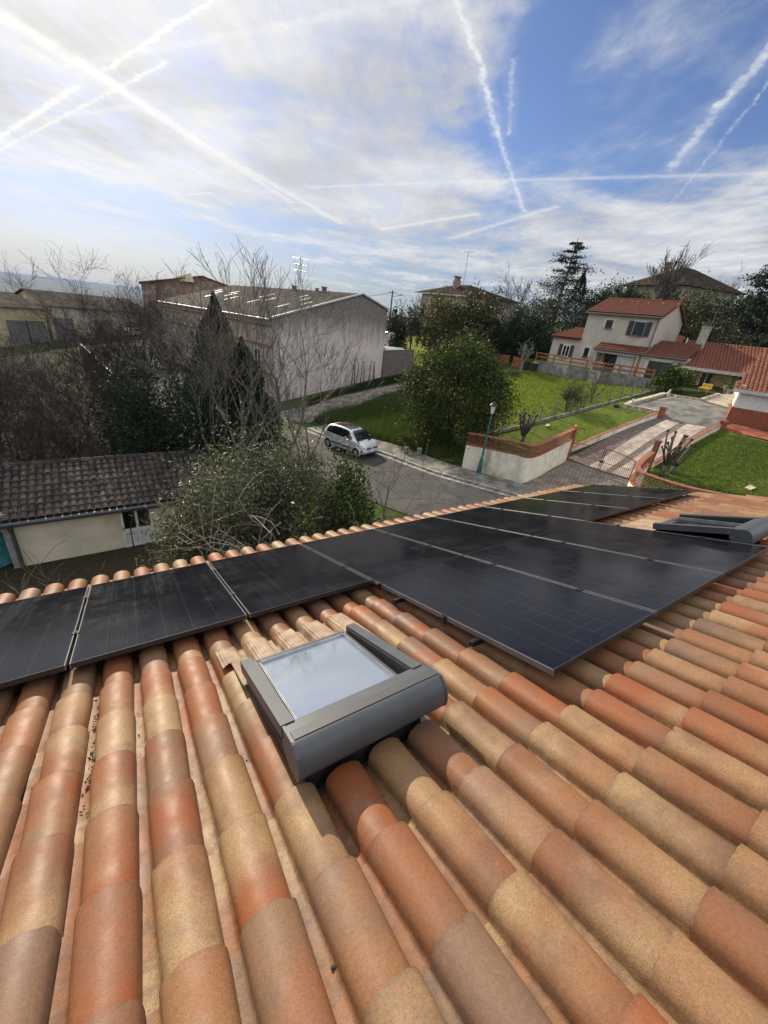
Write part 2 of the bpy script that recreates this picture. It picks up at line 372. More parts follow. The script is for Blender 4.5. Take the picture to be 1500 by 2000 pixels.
def drape(name, poly, lift, mt, cell=.6, kind='structure', thick=0.0):
    """a sheet cut to a plan outline and laid over the land"""
    bm = bmesh.new(); vs_ = [bm.verts.new((p[0], p[1], 0)) for p in poly]; bm.faces.new(vs_)
    xs = [p[0] for p in poly]; ys = [p[1] for p in poly]
    for ax_, lo, hi in ((0, min(xs), max(xs)), (1, min(ys), max(ys))):
        k = math.ceil(lo / cell) * cell
        while k < hi:
            no = (1, 0, 0) if ax_ == 0 else (0, 1, 0); co = (k, 0, 0) if ax_ == 0 else (0, k, 0)
            bmesh.ops.bisect_plane(bm, geom=bm.verts[:] + bm.edges[:] + bm.faces[:], dist=1e-5, plane_co=co, plane_no=no); k += cell
    bmesh.ops.triangulate(bm, faces=bm.faces[:])
    z = hgt([v.co.x for v in bm.verts], [v.co.y for v in bm.verts])
    for v, q in zip(bm.verts, z): v.co.z = q + lift
    bmesh.ops.recalc_face_normals(bm, faces=bm.faces[:])
    if sum(f.normal.z for f in bm.faces) < 0: bmesh.ops.reverse_faces(bm, faces=bm.faces[:])
    if thick:
        edge = [e for e in bm.edges if e.is_boundary]
        r = bmesh.ops.extrude_edge_only(bm, edges=edge)
        for v in r['geom']:
            if isinstance(v, bmesh.types.BMVert): v.co.z -= thick
    me = bpy.data.meshes.new(name); bm.to_mesh(me); bm.free(); me.materials.append(mt)
    for p in me.polygons: p.use_smooth = thick == 0
    o = bpy.data.objects.new(name, me); COL.objects.link(o)
    if kind: o['kind'] = kind
    return o
def poly_px(pts): return [T(*p)[:2] for p in pts]
def smooth_path(pts, n=8):
    """Catmull-Rom through plan or space points"""
    P = [np.array(p, float) for p in pts]; P = [2 * P[0] - P[1]] + P + [2 * P[-1] - P[-2]]; out = []
    for i in range(1, len(P) - 2):
        for k in range(n):
            t = k / n; a, b, c, d = P[i - 1], P[i], P[i + 1], P[i + 2]
            out.append(.5 * ((2 * b) + (c - a) * t + (2 * a - 5 * b + 4 * c - d) * t * t + (3 * b - a - 3 * c + d) * t ** 3))
    out.append(P[-2]); return out

# ------------------------------------------------------------------ ground sheet
def ground():
    mt, N, b = material('ground_soil_grass')
    tc = N.new('ShaderNodeTexCoord').outputs['Object']
    n1 = N.noise(tc, .12, 6, .6); n2 = N.noise(tc, 1.6, 6, .7); n3 = N.noise(tc, 9, 4, .7)
    g = N.ramp(N.m('ADD', N.m('MULTIPLY', n2, .6), N.m('MULTIPLY', n3, .4)), [(.3, (.018, .026, .010)), (.5, (.045, .070, .016)), (.7, (.10, .125, .03))])
    soil = N.ramp(n3, [(.3, (.018, .014, .010)), (.7, (.060, .046, .030))])
    pos = N.sep(tc)
    near = N.m('MULTIPLY', N.ss(pos[0], 4, 11, 1, 0), N.ss(pos[1], 62, 90, 1, 0))      # leaf litter under the trees on the left
    c = N.mix(N.m('MULTIPLY', near, N.ss(n1, .3, .5, .8, 1)), g, soil)
    r = N.v('LENGTH', tc); f = N.noise(tc, .004, 6, .6)
    farc = N.ramp(f, [(.3, (.020, .030, .016)), (.5, (.05, .055, .024)), (.7, (.07, .075, .03))])
    c = N.mix(N.ss(r, 150, 500), c, farc)
    N.put(b.inputs['Base Color'], c); b.inputs['Roughness'].default_value = .95; b.inputs['Specular IOR Level'].default_value = .15
    bn = N.new('ShaderNodeBump'); bn.inputs['Strength'].default_value = .7; bn.inputs['Distance'].default_value = .08
    N.put(bn.inputs['Height'], N.m('ADD', n3, n2)); N.l.new(bn.outputs[0], b.inputs['Normal'])
    rs = [0.0] + list(np.arange(1, 60, .8)) + list(60 * 1.045 ** np.arange(0, 130)); rs = [r for r in rs if r < 16000]
    na = 300; an = np.linspace(0, 2 * math.pi, na, endpoint=False); V = []; F = []
    for r in rs:
        X = CAM[0] + r * np.sin(an); Y = CAM[1] + r * np.cos(an); Z = hgt(X, Y); V += list(zip(X.tolist(), Y.tolist(), Z.tolist()))
    for i in range(len(rs) - 1):
        for k in range(na): j = (k + 1) % na; F.append((i * na + k, i * na + j, (i + 1) * na + j, (i + 1) * na + k) if i else (k, na + j, na + k))
    me = bpy.data.meshes.new('ground'); me.from_pydata(V, [], F); me.materials.append(mt); me.polygons.foreach_set('use_smooth', [True] * len(F))
    bm = bmesh.new(); bm.from_mesh(me); bmesh.ops.recalc_face_normals(bm, faces=bm.faces[:])
    if sum(f.normal.z for f in bm.faces) < 0: bmesh.ops.reverse_faces(bm, faces=bm.faces[:])
    bm.to_mesh(me); bm.free()
    o = bpy.data.objects.new('ground', me); COL.objects.link(o); o['kind'] = 'structure'
ground()

# ------------------------------------------------------------------ barrel tile roofs
def tile_material(name, old=False, detail=True, brown=False):
    mt, N, b = material(name)
    if N is None: return mt
    a = N.new('ShaderNodeAttribute', attribute_name='tint').outputs['Color']; r1, r2, r3 = N.sep(a)
    uv = N.new('ShaderNodeUVMap', uv_map='uv').outputs[0]; s, t, _ = N.sep(uv)
    tc = N.new('ShaderNodeTexCoord').outputs['Object']
    tco = N.v('ADD', tc, N.v('SCALE', N.comb(r1, r2, r3), scale=37.0))
    if old: st = [(0, (.036, .033, .032)), (.3, (.055, .048, .045)), (.5, (.080, .068, .063)), (.7, (.072, .053, .047)), (.85, (.115, .098, .088)), (1, (.042, .039, .038))]
    elif brown: st = [(p_, tuple(q_ * brown for q_ in c_)) for p_, c_ in [(0, (.135, .052, .034)), (.2, (.175, .066, .040)), (.4, (.115, .056, .040)), (.6, (.19, .09, .054)), (1, (.09, .06, .05))]]
    else: st = [(0, (0.239, 0.075, 0.028)), (.17, (0.270, 0.097, 0.040)), (.34, (0.198, 0.084, 0.041)), (.46, (0.248, 0.117, 0.055)), (.58, (0.293, 0.176, 0.087)), (.72, (0.338, 0.221, 0.115)), (.84, (0.180, 0.096, 0.057)), (.93, (0.135, 0.089, 0.063)), (1, (0.252, 0.144, 0.090))]
    ca = N.ramp(r1, st); cb = N.ramp(r2, st)
    big = N.noise(tco, 4.5 if not old else 6, 3, .55)
    grad = N.m('ADD', N.m('MULTIPLY', N.m('SUBTRACT', t, .5), N.m('MULTIPLY', N.m('SUBTRACT', r3, .5), 1.5)), big)
    c = N.mix(N.ss(grad, .30, .78), ca, cb)
    if detail:
        smk = N.noise(N.v('ADD', tco, (5, 2, 1)), 7.0, 4, .6)
        c = N.mix(N.ss(smk, .46, .76, 0, .62), c, (.155, .095, .062))                       # smoky firing marks
        pale = N.noise(N.v('ADD', tco, (9, 4, 7)), 5.0, 4, .6)
        c = N.mix(N.ss(pale, .56, .80, 0, .40), c, (.31, .215, .145))                          # pale bloom
        fine = N.noise(tc, 90, 3, .6); c = N.v('SCALE', c, scale=N.ss(fine, .2, .8, .86, 1.13))
        lum = N.v('DOT_PRODUCT', c, (.33, .45, .22))
        vo = N.noise(N.v('MULTIPLY', tc, (1.0, .75, .75)), 330, 2, .55); vo2 = N.noise(tc, 520, 1, .5)
        sp = N.ss(N.m('ADD', N.m('MULTIPLY', vo, .7), N.m('MULTIPLY', vo2, .3)), .52, .60)
        c = N.mix(N.m('MULTIPLY', sp, N.ss(lum, .07, .22, .22, .60)), c, (.085, .042, .025))  # iron specks of the sandy slip
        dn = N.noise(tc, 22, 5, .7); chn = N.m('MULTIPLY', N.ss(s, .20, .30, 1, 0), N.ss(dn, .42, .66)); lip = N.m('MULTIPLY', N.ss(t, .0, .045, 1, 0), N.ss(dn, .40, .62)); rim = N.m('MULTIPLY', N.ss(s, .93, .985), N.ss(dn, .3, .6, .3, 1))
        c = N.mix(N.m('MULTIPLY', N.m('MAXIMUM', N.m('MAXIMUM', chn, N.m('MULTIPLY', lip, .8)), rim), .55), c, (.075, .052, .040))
        li = N.noise(tc, 31, 4, .7); c = N.mix(N.ss(li, .68, .80, 0, .35), c, (.50, .42, .33))
    else:
        fine = N.noise(tc, 14 if old else 5, 4, .65); c = N.v('SCALE', c, scale=N.ss(fine, .25, .75, .65, 1.3))
        if old:
            mo = N.noise(tc, 2.2, 5, .7); c = N.mix(N.ss(mo, .52, .70, 0, .7), c, (.028, .027, .023))
            lc = N.noise(tc, 21, 3, .6); c = N.mix(N.ss(lc, .66, .74, 0, .8), c, (.17, .17, .155))
    N.put(b.inputs['Base Color'], c); b.inputs['Specular IOR Level'].default_value = .26 if detail else .12
    if detail:
        rr = N.noise(tco, 11, 3, .6); N.put(b.inputs['Roughness'], N.ss(rr, .3, .7, .46, .58))
        bn = N.new('ShaderNodeBump'); bn.inputs['Strength'].default_value = .35; bn.inputs['Distance'].default_value = .0016
        N.put(bn.inputs['Height'], N.noise(tc, 240, 2, .6)); b2 = N.new('ShaderNodeBump'); b2.inputs['Strength'].default_value = .5; b2.inputs['Distance'].default_value = .0012; N.put(b2.inputs['Height'], N.noise(tco, 13, 3, .55)); N.l.new(b2.outputs[0], bn.inputs['Normal']); N.l.new(bn.outputs[0], b.inputs['Normal'])
    else: b.inputs['Roughness'].default_value = .85
    return mt
def tile_field(mb, O, U, V, Nn, nu, nv, pu, pv, seg=10, hgt_=.082, skip=None, step=.023, thick=.016, palette=None, seed=1, chan=True, half=.40, jit=1.0):
    """rows of interlocking barrel tiles: O lower corner, U along the eave, V up the slope, Nn outward; every tile has its own ends, tint and small misfit"""
    rr = random.Random(seed); O = np.array(O, float); U = np.array(U, float); V = np.array(V, float); Nn = np.array(Nn, float)
    w = half * pu
    for i in range(nu):
        for k in range(nv):
            uc = (i + .5) * pu; v0 = k * pv
            if skip and skip(uc, v0 + pv / 2): continue
            du, dv, dn, rot = [rr.uniform(-1, 1) * q * jit for q in (.0022, .0060, .0022, .012)]
            a, b_, c_ = (palette or (lambda q: (q.random(), q.random(), q.random())))(rr)
            mb.tint = (a, b_, c_)
            prof = []
            if chan: prof += [(-pu / 2 - .14 * pu, .004), (-w - .055 * pu, .0), (-w - .012 * pu, .006)]
            for s in range(seg + 1):
                th = math.pi * (1 - s / seg); x = math.cos(th); prof.append((w * x, .008 + (hgt_ - .008) * math.sin(th) ** .78 if 0 < s < seg else .008))
            def row(vv, lift, wid):
                out = []
                for (x, z) in prof:
                    arc = x > -w * 1.02
                    x2 = x * wid if arc else x; z2 = z * (1 + (wid - 1) * .8) + (lift if arc else lift * .55)
                    out.append(O + U * (uc + du + x2 + rot * (vv - v0)) + V * (vv + dv) + Nn * (z2 + dn))
                return out
            A = row(v0, step, 1.05); B = row(v0 + pv * 1.07, 0.0, .945)
            if jit > 1: A = [p + V * rr.gauss(0, .0014) + Nn * rr.gauss(0, .0006) for p in A]
            if jit > 1 and rr.random() < .10: q_ = rr.randrange(3, len(A) - 2); A[q_] = A[q_] + V * .011                 # a chipped lip
            q0 = mb.verts(A); q1 = mb.verts(B); n = len(prof); mb.sm = True
            for j in range(n - 1):
                if chan and j == 1 and False: continue
                mb.face((q0[j], q0[j + 1], q1[j + 1], q1[j]), uv=[(j / n, 0), ((j + 1) / n, 0), ((j + 1) / n, 1), (j / n, 1)])
            mb.sm = False
            lo = mb.verts([p - Nn * thick for p in A]); tp = mb.verts(A)
            for j in range(n - 1): mb.face((lo[j], lo[j + 1], tp[j + 1], tp[j]), uv=[(j / n, 0)] * 4)
            # the free side edge of the roll
            e0, e1 = A[-1], B[-1]; mb.face(mb.verts([e0, e0 - Nn * thick, e1 - Nn * thick, e1]), uv=[(1, 0), (1, 0), (1, 1), (1, 1)])
    mb.tint = (1, 1, 1)

K = 1.0907
TP_U, TP_V = .2185, .3655                      # tile pitch
TH = -.196                                      # height of the tile bed below the glass
U0, V0 = -2.854, -.76; VERGE = 10.99
SKY1 = dict(u0=1.890 * K, u1=2.585 * K, v0=2.535 * K, v1=3.40 * K)
def own_house():
    root = empty('house', rp(5, 0, -.3), 'house under the camera, its terracotta barrel tile roof filling the foreground', 'house')
    inv = np.array(root.location)
    def fix(o): o.parent = root; o.location = tuple(-inv)
    nu = int((VERGE - U0) / TP_U); nv = 21
    def skip(u, v):
        uu, vv = u + U0, v + V0
        return (SKY1['u0'] + .07 < uu < SKY1['u1'] + .03 and SKY1['v0'] - .02 < vv < SKY1['v1'] - .06) or \
               (SKY2['u0'] + .07 < uu < SKY2['u1'] + .03 and SKY2['v0'] - .02 < vv < SKY2['v1'] - .06)
    def pal(q):
        r = q.random()
        if r < .30: a = q.uniform(0, .40); b = q.choice((q.uniform(0, .3), q.uniform(.3, .7), q.uniform(.78, .95)))
        elif r < .56: a = q.uniform(.50, .76); b = q.choice((q.uniform(.5, .78), q.uniform(.0, .45), q.uniform(.78, .9)))
        elif r < .86: a = q.uniform(.30, .6); b = q.random()
        else: a = q.uniform(.80, 1.0); b = q.choice((q.random(), q.uniform(.0, .6)))
        return a, b, q.random()
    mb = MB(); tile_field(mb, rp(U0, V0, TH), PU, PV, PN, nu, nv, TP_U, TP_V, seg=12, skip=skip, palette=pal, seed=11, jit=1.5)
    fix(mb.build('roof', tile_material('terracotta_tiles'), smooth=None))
    mb = MB(); m1 = simple('roof_underlay', (.05, .035, .028), .9)
    mb.quad(rp(U0, V0 + .05, TH - .03), rp(VERGE, V0 + .05, TH - .03), rp(VERGE, V0 + 21 * TP_V, TH - .03), rp(U0, V0 + 21 * TP_V, TH - .03))
    fix(mb.build('roof_deck', m1))
    # walls and fascia
    mb = MB(); e = rp(0, V0 + .42, TH - .12); top = rp(0, V0 + 21 * TP_V, TH - .15)
    x0, x1, y1, y0 = U0 + .25, VERGE - .22, e[1], -9.0
    P = [(x0, y1), (x1, y1), (x1, y0), (x0, y0)]
    for i in range(4):
        a, b = P[i], P[(i + 1) % 4]; za = e[2] if a[1] == y1 else top[2]; zb = e[2] if b[1] == y1 else top[2]
        mb.quad((a[0], a[1], -7.5), (b[0], b[1], -7.5), (b[0], b[1], zb), (a[0], a[1], za))
    fix(mb.build('wall', simple('render_cream', (.62, .54, .42), .9, bump=.1)))
    mb = MB(); f = rp(0, V0 + .03, TH - .09); mb.box(((U0 + VERGE) / 2, f[1] - .03, f[2] - .03), (VERGE - U0, .03, .16)); fix(mb.build('fascia', simple('fascia_dark', (.06, .062, .07), .5)))
    # half-round gutter under the tile ends
    mb = MB(); g = rp(0, V0 - .05, TH - .055)
    prof = [(.062 * math.cos(a), -.062 * math.sin(a) - .01) for a in np.linspace(0, math.pi, 9)]
    for sgn, rr_ in ((1, 1.0), (-1, .94)):
        for (a, za), (b, zb) in zip(prof, prof[1:]): mb.quad((U0, g[1] + a * rr_, g[2] + za * rr_), (VERGE, g[1] + a * rr_, g[2] + za * rr_), (VERGE, g[1] + b * rr_, g[2] + zb * rr_), (U0, g[1] + b * rr_, g[2] + zb * rr_))
    mb.tube([(U0, g[1] + .062, g[2] - .006), (VERGE, g[1] + .062, g[2] - .006)], .008, 8)
    fix(mb.build('gutter', simple('zinc_grey', (.42, .43, .45), .35, .8), smooth=True))
    # crumbs of debris in the channels
    mb = MB(); q = random.Random(5)
    for _ in range(230):
        i = q.randrange(10, 40); u = U0 + i * TP_U + q.gauss(.012, .018); v = q.choice((q.uniform(2.0, 4.6), q.gauss(2.5, .3)))
        if q.random() < .5: u = U0 + 19 * TP_U + q.gauss(.012, .014); v = q.gauss(2.6, .28)
        s = q.uniform(.002, .0075); c = rp(u, v, TH + s * .6 + .012); a1 = q.uniform(0, 3)
        mb.box(c, (s * q.uniform(1, 2.6), s, s * .8), (PU * math.cos(a1) + PV * math.sin(a1), -PU * math.sin(a1) + PV * math.cos(a1), PN))
    dbr = mb.build('debris', simple('dry_debris', (.035, .026, .02), .95)); fix(dbr); dbr['kind'] = 'stuff'
    return root

# second roof window, up at the right
def onplane(x, y, h=0.0):
    d = ray(x, y); a = np.array([PU, PV, PN]); dl = a @ d; c = a @ CAM; t = (h - c[2]) / dl[2]; q = c + dl * t; return q[0], q[1]
_s2 = onplane(1272, 1019, .10); SKY2 = dict(u0=_s2[0], v0=_s2[1] + .02); SKY2['u1'] = SKY2['u0'] + SKY1['u1'] - SKY1['u0']; SKY2['v1'] = SKY2['v0'] + SKY1['v1'] - SKY1['v0']
print('skylight2', SKY2, 'verge', onplane(1450, 966, -.1), onplane(1150, 946, 0))
house = own_house()

# ------------------------------------------------------------------ solar panels
PW_, PH_ = 1.134, 1.905; PITCH_U, PITCH_V = 1.154, 1.9249
def panel_material():
    mt, N, b = material('solar_glass')
    if N is None: return mt
    uv = N.new('ShaderNodeUVMap', uv_map='uv').outputs[0]; s, t, _ = N.sep(uv)        # metres from the panel's corner
    tc = N.new('ShaderNodeTexCoord').outputs['Object']
    def lines(x, period, w, off=0.0):
        q = N.m('FRACT', N.m('DIVIDE', N.m('ADD', x, off + period / 2), period)); return N.m('LESS_THAN', N.m('ABSOLUTE', N.m('SUBTRACT', q, .5)), w / period / 2)
    cu = .1847; cv = .0931
    gap = N.m('MAXIMUM', lines(s, cu, .0026, -.013), N.m('MULTIPLY', lines(t, cv, .0016, -.010), .7))
    mid = N.m('LESS_THAN', N.m('ABSOLUTE', N.m('SUBTRACT', t, PH_ / 2)), .0065)
    bus = lines(s, cu / 11, .0011, -.013 - cu / 22)
    pads = N.m('MULTIPLY', lines(s, cu / 11, .0034, -.013 - cu / 22), lines(t, cv, .0030, -.010 - cv * .25))
    fin = lines(t, .0031, .0007)
    c = N.mix(N.m('MULTIPLY', fin, .10), (.0045, .0048, .008), (.02, .022, .028))
    c = N.mix(N.m('MULTIPLY', bus, .20), c, (.15, .155, .17)); c = N.mix(lines(s, cu, .0026, -.013), N.mix(N.m('MULTIPLY', lines(t, cv, .0016, -.010), .5), c, (.012, .013, .016)), (.034, .034, .040)); c = N.mix(mid, c, (.006, .006, .007))
    c = N.mix(N.m('MULTIPLY', N.m('MULTIPLY', pads, .35), N.ss(N.noise(uv, 2.4, 2, .5), .45, .58)), c, (.33, .33, .33))
    dust = N.noise(tc, 2.2, 6, .65); drip = N.noise(N.v('MULTIPLY', tc, (9, .6, .6)), 2.0, 5, .6)
    dk = N.m('MULTIPLY', N.ss(dust, .35, .75), N.ss(drip, .3, .7, .5, 1))
    c = N.mix(N.m('MULTIPLY', dk, .012), c, (.45, .42, .38))
    N.put(b.inputs['Base Color'], c)
    N.put(b.inputs['Roughness'], N.ss(dk, .0, .9, .06, .24)); b.inputs['Specular IOR Level'].default_value = .24
    b.inputs['IOR'].default_value = 1.30
    bn = N.new('ShaderNodeBump'); bn.inputs['Strength'].default_value = .10; bn.inputs['Distance'].default_value = .0012
    N.put(bn.inputs['Height'], N.noise(tc, 330, 2, .5)); N.l.new(bn.outputs[0], b.inputs['Normal'])
    return mt
def panel_mesh(label):
    """one framed module with its corner at the origin of the roof plane"""
    root = empty('solar_panel', (0, 0, 0), label, 'solar panel', 'solar panels on the roof')
    fr = [simple('anodised_grey', (.105, .105, .11), .34, 0, var=.05, scale=30, spec=.6), simple('anodised_black', (.018, .018, .019), .30, 0, var=.05, scale=30, spec=.5)]
    mb = MB(); L = .008; d = .035
    def lb(u0, u1, v0, v1, h0, h1): mb.box(rp((u0 + u1) / 2, (v0 + v1) / 2, (h0 + h1) / 2), (u1 - u0, v1 - v0, h1 - h0), (PU, PV, PN), bev=.0012)
    lb(0, L, 0, PH_, -d, .0015); lb(PW_ - L, PW_, 0, PH_, -d, .0015); mb.cur = 1; lb(L, PW_ - L, 0, L, -d, .0015); lb(L, PW_ - L, PH_ - L, PH_, -d, .0015)
    mb.build('frame', fr, root)
    mb = MB(); e = .0075
    mb.quad(rp(e, e, -.0005), rp(PW_ - e, e, -.0005), rp(PW_ - e, PH_ - e, -.0005), rp(e, PH_ - e, -.0005), uv=[(e, e), (PW_ - e, e), (PW_ - e, PH_ - e), (e, PH_ - e)])
    mb.build('glass', panel_material(), root)
    mb = MB(); mb.quad(rp(L, L, -.008), rp(L, PH_ - L, -.008), rp(PW_ - L, PH_ - L, -.008), rp(PW_ - L, L, -.008)); mb.build('backsheet', simple('backsheet', (.02, .02, .02), .6), root)
    return root
def clamp(parent, u, v, w=.05):
    mb = MB(); mb.box(rp(u, v, .004), (w, .052, .007), (PU, PV, PN), bev=.002); mb.lathe([(.009, 0), (.009, .008), (.006, .009)], rp(u, v, .006), 8, (PU, PV, PN)); mb.box(rp(u, v, -.03), (.016, .045, .05), (PU, PV, PN))
    o = mb.build('clamp', simple('clamp_black', (.03, .03, .032), .4, .5), parent); return o
def place_panels():
    names = ['first', 'second', 'third', 'fourth', 'fifth', 'sixth', 'seventh', 'eighth', 'ninth', 'tenth']
    proto = panel_mesh('x'); used = False
    specs = [(c, 0) for c in range(-2, 9)] + [(c, 1) for c in (3, 4, 5)]
    labs = {(-1, 0): None, (-2, 0): None,
            (0, 0): 'black solar panel of the eave row cut by the left edge of the photo', (1, 0): 'black solar panel in the eave row facing the white annex door, second from the left',
            (2, 0): 'black solar panel in the eave row beside the near skylight, left of the upper row', (3, 0): 'black solar panel of the eave row at the left end of the upper row',
            (4, 0): 'black solar panel of the eave row directly below the middle panel of the upper row', (5, 0): 'black solar panel of the eave row directly below the right panel of the upper row',
            (6, 0): 'black solar panel of the eave row just right of the three panel upper row', (7, 0): 'black solar panel of the eave row, last but one towards the brick paved apron',
            (8, 0): 'farthest black solar panel, at the right end of the eave row', (3, 1): 'nearest and largest black solar panel, left of the three in the upper row',
            (4, 1): 'black solar panel in the middle of the three panel upper row', (5, 1): 'black solar panel at the right end of the upper row beside the far skylight'}
    for (c, r) in specs:
        if labs[(c, r)] is None and c < -1: continue
        o = proto if not used else copy_tree(proto); used = True
        P = rp(c * PITCH_U + .010, r * PITCH_V + .010, rnd.uniform(-.0008, .0008)); o.location = tuple(P)
        o['label'] = labs[(c, r)] or 'black solar panel of the eave row beyond the left edge'
        inv = (-0.0, 0, 0)
        for fv in (.22, .70):
            k = clamp(o, c * PITCH_U + PITCH_U, r * PITCH_V + PH_ * fv + .02, .046); k.location = tuple(-P)
        if c == 3 and r == 1:
            for fv in (.05, .52): k = clamp(o, c * PITCH_U - .004, r * PITCH_V + PH_ * fv + .02, .05); k.location = tuple(-P)
    # rails under the modules
    j = 0
    for r, u0, u1 in ((0, -1.3, 9 * PITCH_U + .1), (1, 3 * PITCH_U - .06, 6 * PITCH_U + .06)):
        for fv in (.22, .70):
            mb = MB(); v = r * PITCH_V + PH_ * fv + .02; mb.box(rp((u0 + u1) / 2, v, -.058), (u1 - u0, .038, .038), (PU, PV, PN), bev=.003)
            o = mb.build('mounting_rail', simple('rail_black', (.025, .025, .027), .45, .6), origin=rp(u0, v, -.08))
            tag(o, ['black aluminium rail under the lower part of the eave row', 'black aluminium rail under the upper part of the eave row', 'black aluminium rail under the lower part of the three panel upper row', 'black aluminium rail under the upper part of the three panel upper row'][j], 'rail', 'mounting rails under the panels'); j += 1
place_panels()

# ------------------------------------------------------------------ roof windows with shutter boxes
def tile_z(u):
    """height of the tile surface above the bed at eave coordinate u"""
    x = ((u - U0) / TP_U) % 1.0 - .5; w = .40
    return .010 + (.078 * math.sqrt(max(0, 1 - (x / w) ** 2)) if abs(x) < w else 0)
def skylight(q, label, glass=True):
    u0, u1, v0, v1 = q['u0'], q['u1'], q['v0'], q['v1']; root = empty('skylight', rp(u0, v0, TH), label, 'skylight', 'roof windows'); inv = -np.array(root.location)
    def fx(o): o.parent = root; o.location = tuple(inv); return o
    g1 = simple('coated_grey', (.080, .088, .100), .42, .25, var=.06, scale=5); g2 = simple('coated_dark_grey', (.062, .066, .072), .5, .2, var=.06); g3 = simple('rubber_black', (.012, .012, .013), .6); chrome = simple('bright_trim', (.55, .56, .58), .25, .9)
    W = u1 - u0
    def lb(mb, a, b, c, d, h0, h1, bev=.004): mb.box(rp((a + b) / 2, (c + d) / 2, (h0 + h1) / 2), (b - a, d - c, h1 - h0), (PU, PV, PN), bev=bev)
    def slant(mb, a, b, c, d, hb0, ht0, hb1, ht1):
        P = [rp(a, c, hb0), rp(b, c, hb0), rp(b, d, hb1), rp(a, d, hb1), rp(a, c, ht0), rp(b, c, ht0), rp(b, d, ht1), rp(a, d, ht1)]; i = mb.verts(P)
        for s in ((3, 2, 1, 0), (4, 5, 6, 7), (0, 1, 5, 4), (1, 2, 6, 5), (2, 3, 7, 6), (3, 0, 4, 7)): mb.face([i[k] for k in s])
    vb = v1 - .205                                             # where the shutter box begins
    # base frame and dark upstand
    mb = MB()
    for a, b, c, d in ((u0 + .02, u0 + .07, v0, vb), (u1 - .07, u1 - .02, v0, vb), (u0 + .07, u1 - .07, v0, v0 + .05), (u0 + .07, u1 - .07, vb - .02, vb + .08)): lb(mb, a, b, c, d, TH - .02, -.008, .0)
    fx(mb.build('upstand', g3))
    # side rails of the shutter, rising towards the box
    for a, b in ((u0, u0 + .062), (u1 - .062, u1)):
        mb = MB(); slant(mb, a, b, v0, vb + .02, .012, .085, .070, .135); mb.tube([rp((a + b) / 2, v0 - .004, .05)] * 1 + [rp((a + b) / 2, v0 + .002, .05)], .03, 10)
        fx(mb.build('side_rail', g1))
    # seal under the right hand rail
    for a, b in ((u0 + .064, u0 + .069), (u1 - .069, u1 - .064)):
        mb = MB(); slant(mb, a, b, v0 + .01, vb, -.005, .070, -.005, .118); fx(mb.build('seal', g3))
    # sash
    sa, sb, sc, sd_ = u0 + .064, u1 - .066, v0 + .006, vb + .03
    mb = MB(); hs = .058
    lb(mb, sa, sa + .028, sc, sd_, -.01, hs); lb(mb, sb - .03, sb, sc, sd_, -.01, hs - .02); lb(mb, sa + .028, sb - .03, sc, sc + .03, -.01, hs + .004)
    so = fx(mb.build('sash', g2)); mb = MB()
    for a in (sa + .028, sb - .046): lb(mb, a, a + .005, sc + .028, sd_, hs - .03, hs + .003, .001); lb(mb, a + .009, a + .014, sc + .028, sd_, hs - .03, hs - .004, .001)
    lb(mb, sa + .042, sb - .046, sc + .030, sc + .036, hs - .03, hs + .002, .001)
    o = mb.build('glazing_bead', chrome, so)
    mb = MB(); lb(mb, sa + .10, sa + .14, sc - .002, sc, hs - .02, hs - .01, 0)
    # pane
    mb = MB(); mb.quad(rp(sa + .042, sc + .034, hs - .016), rp(sb - .046, sc + .034, hs - .016), rp(sb - .046, sd_, hs - .016), rp(sa + .042, sd_, hs - .016))
    mt, N, b = material('skylight_glass')
    if N:
        tc = N.new('ShaderNodeTexCoord').outputs['Object']; b.inputs['Metallic'].default_value = .72; b.inputs['Base Color'].default_value = (.43, .48, .55, 1)
        N.put(b.inputs['Roughness'], N.ss(N.noise(tc, 3, 5, .6), .3, .7, .015, .06))
    fx(mb.build('pane', mt if glass else simple('skylight_dark_glass', (.02, .022, .025), .06)))
    # shutter box: rounded front, flat inset strip, end caps
    prof = [(vb, .02), (vb, .118), (vb + .010, .128), (vb + .136, .130), (vb + .150, .126), (vb + .172, .100), (vb + .182, .080), (vb + .188, .050), (vb + .186, .006), (vb + .176, -.020), (vb + .150, -.040), (vb + .06, -.040)]
    mb = MB(); mb.sm = False; A = [rp(u0 + .012, v, h) for v, h in prof]; B = [rp(u1 + .016, v, h) for v, h in prof]
    for i in range(len(prof)):
        j = (i + 1) % len(prof); mb.sm = 3 <= i < 9; mb.quad(A[i], B[i], B[j], A[j])
    mb.sm = False
    bo = mb.build('shutter_box', g1); me = bo.data; bm = bmesh.new(); bm.from_mesh(me); bmesh.ops.remove_doubles(bm, verts=bm.verts[:], dist=1e-5); bmesh.ops.recalc_face_normals(bm, faces=bm.faces[:]); bm.to_mesh(me); bm.free(); fx(bo)
    for a in (u0 + .004, u1 + .012):
        mb = MB(); off = [(v + (.004 if v > vb + .1 else 0), h + (.003 if h > 0 else 0)) for v, h in prof]; mb.prism([rp(a, v, h) for v, h in off], PU * .012)
        ec = mb.build('end_cap', g1); ec.parent = bo
    mb = MB(); lb(mb, u0 + .02, u1 + .010, vb + .078, vb + .134, .126, .1345, .001); ins = mb.build('inset_strip', g2); ins.parent = bo
    # pleated apron dressed over the tiles below the window
    mb = MB(); mb.sm = True; n = 190; ua, ub = u0 - .062, u1 + .21; rows = []
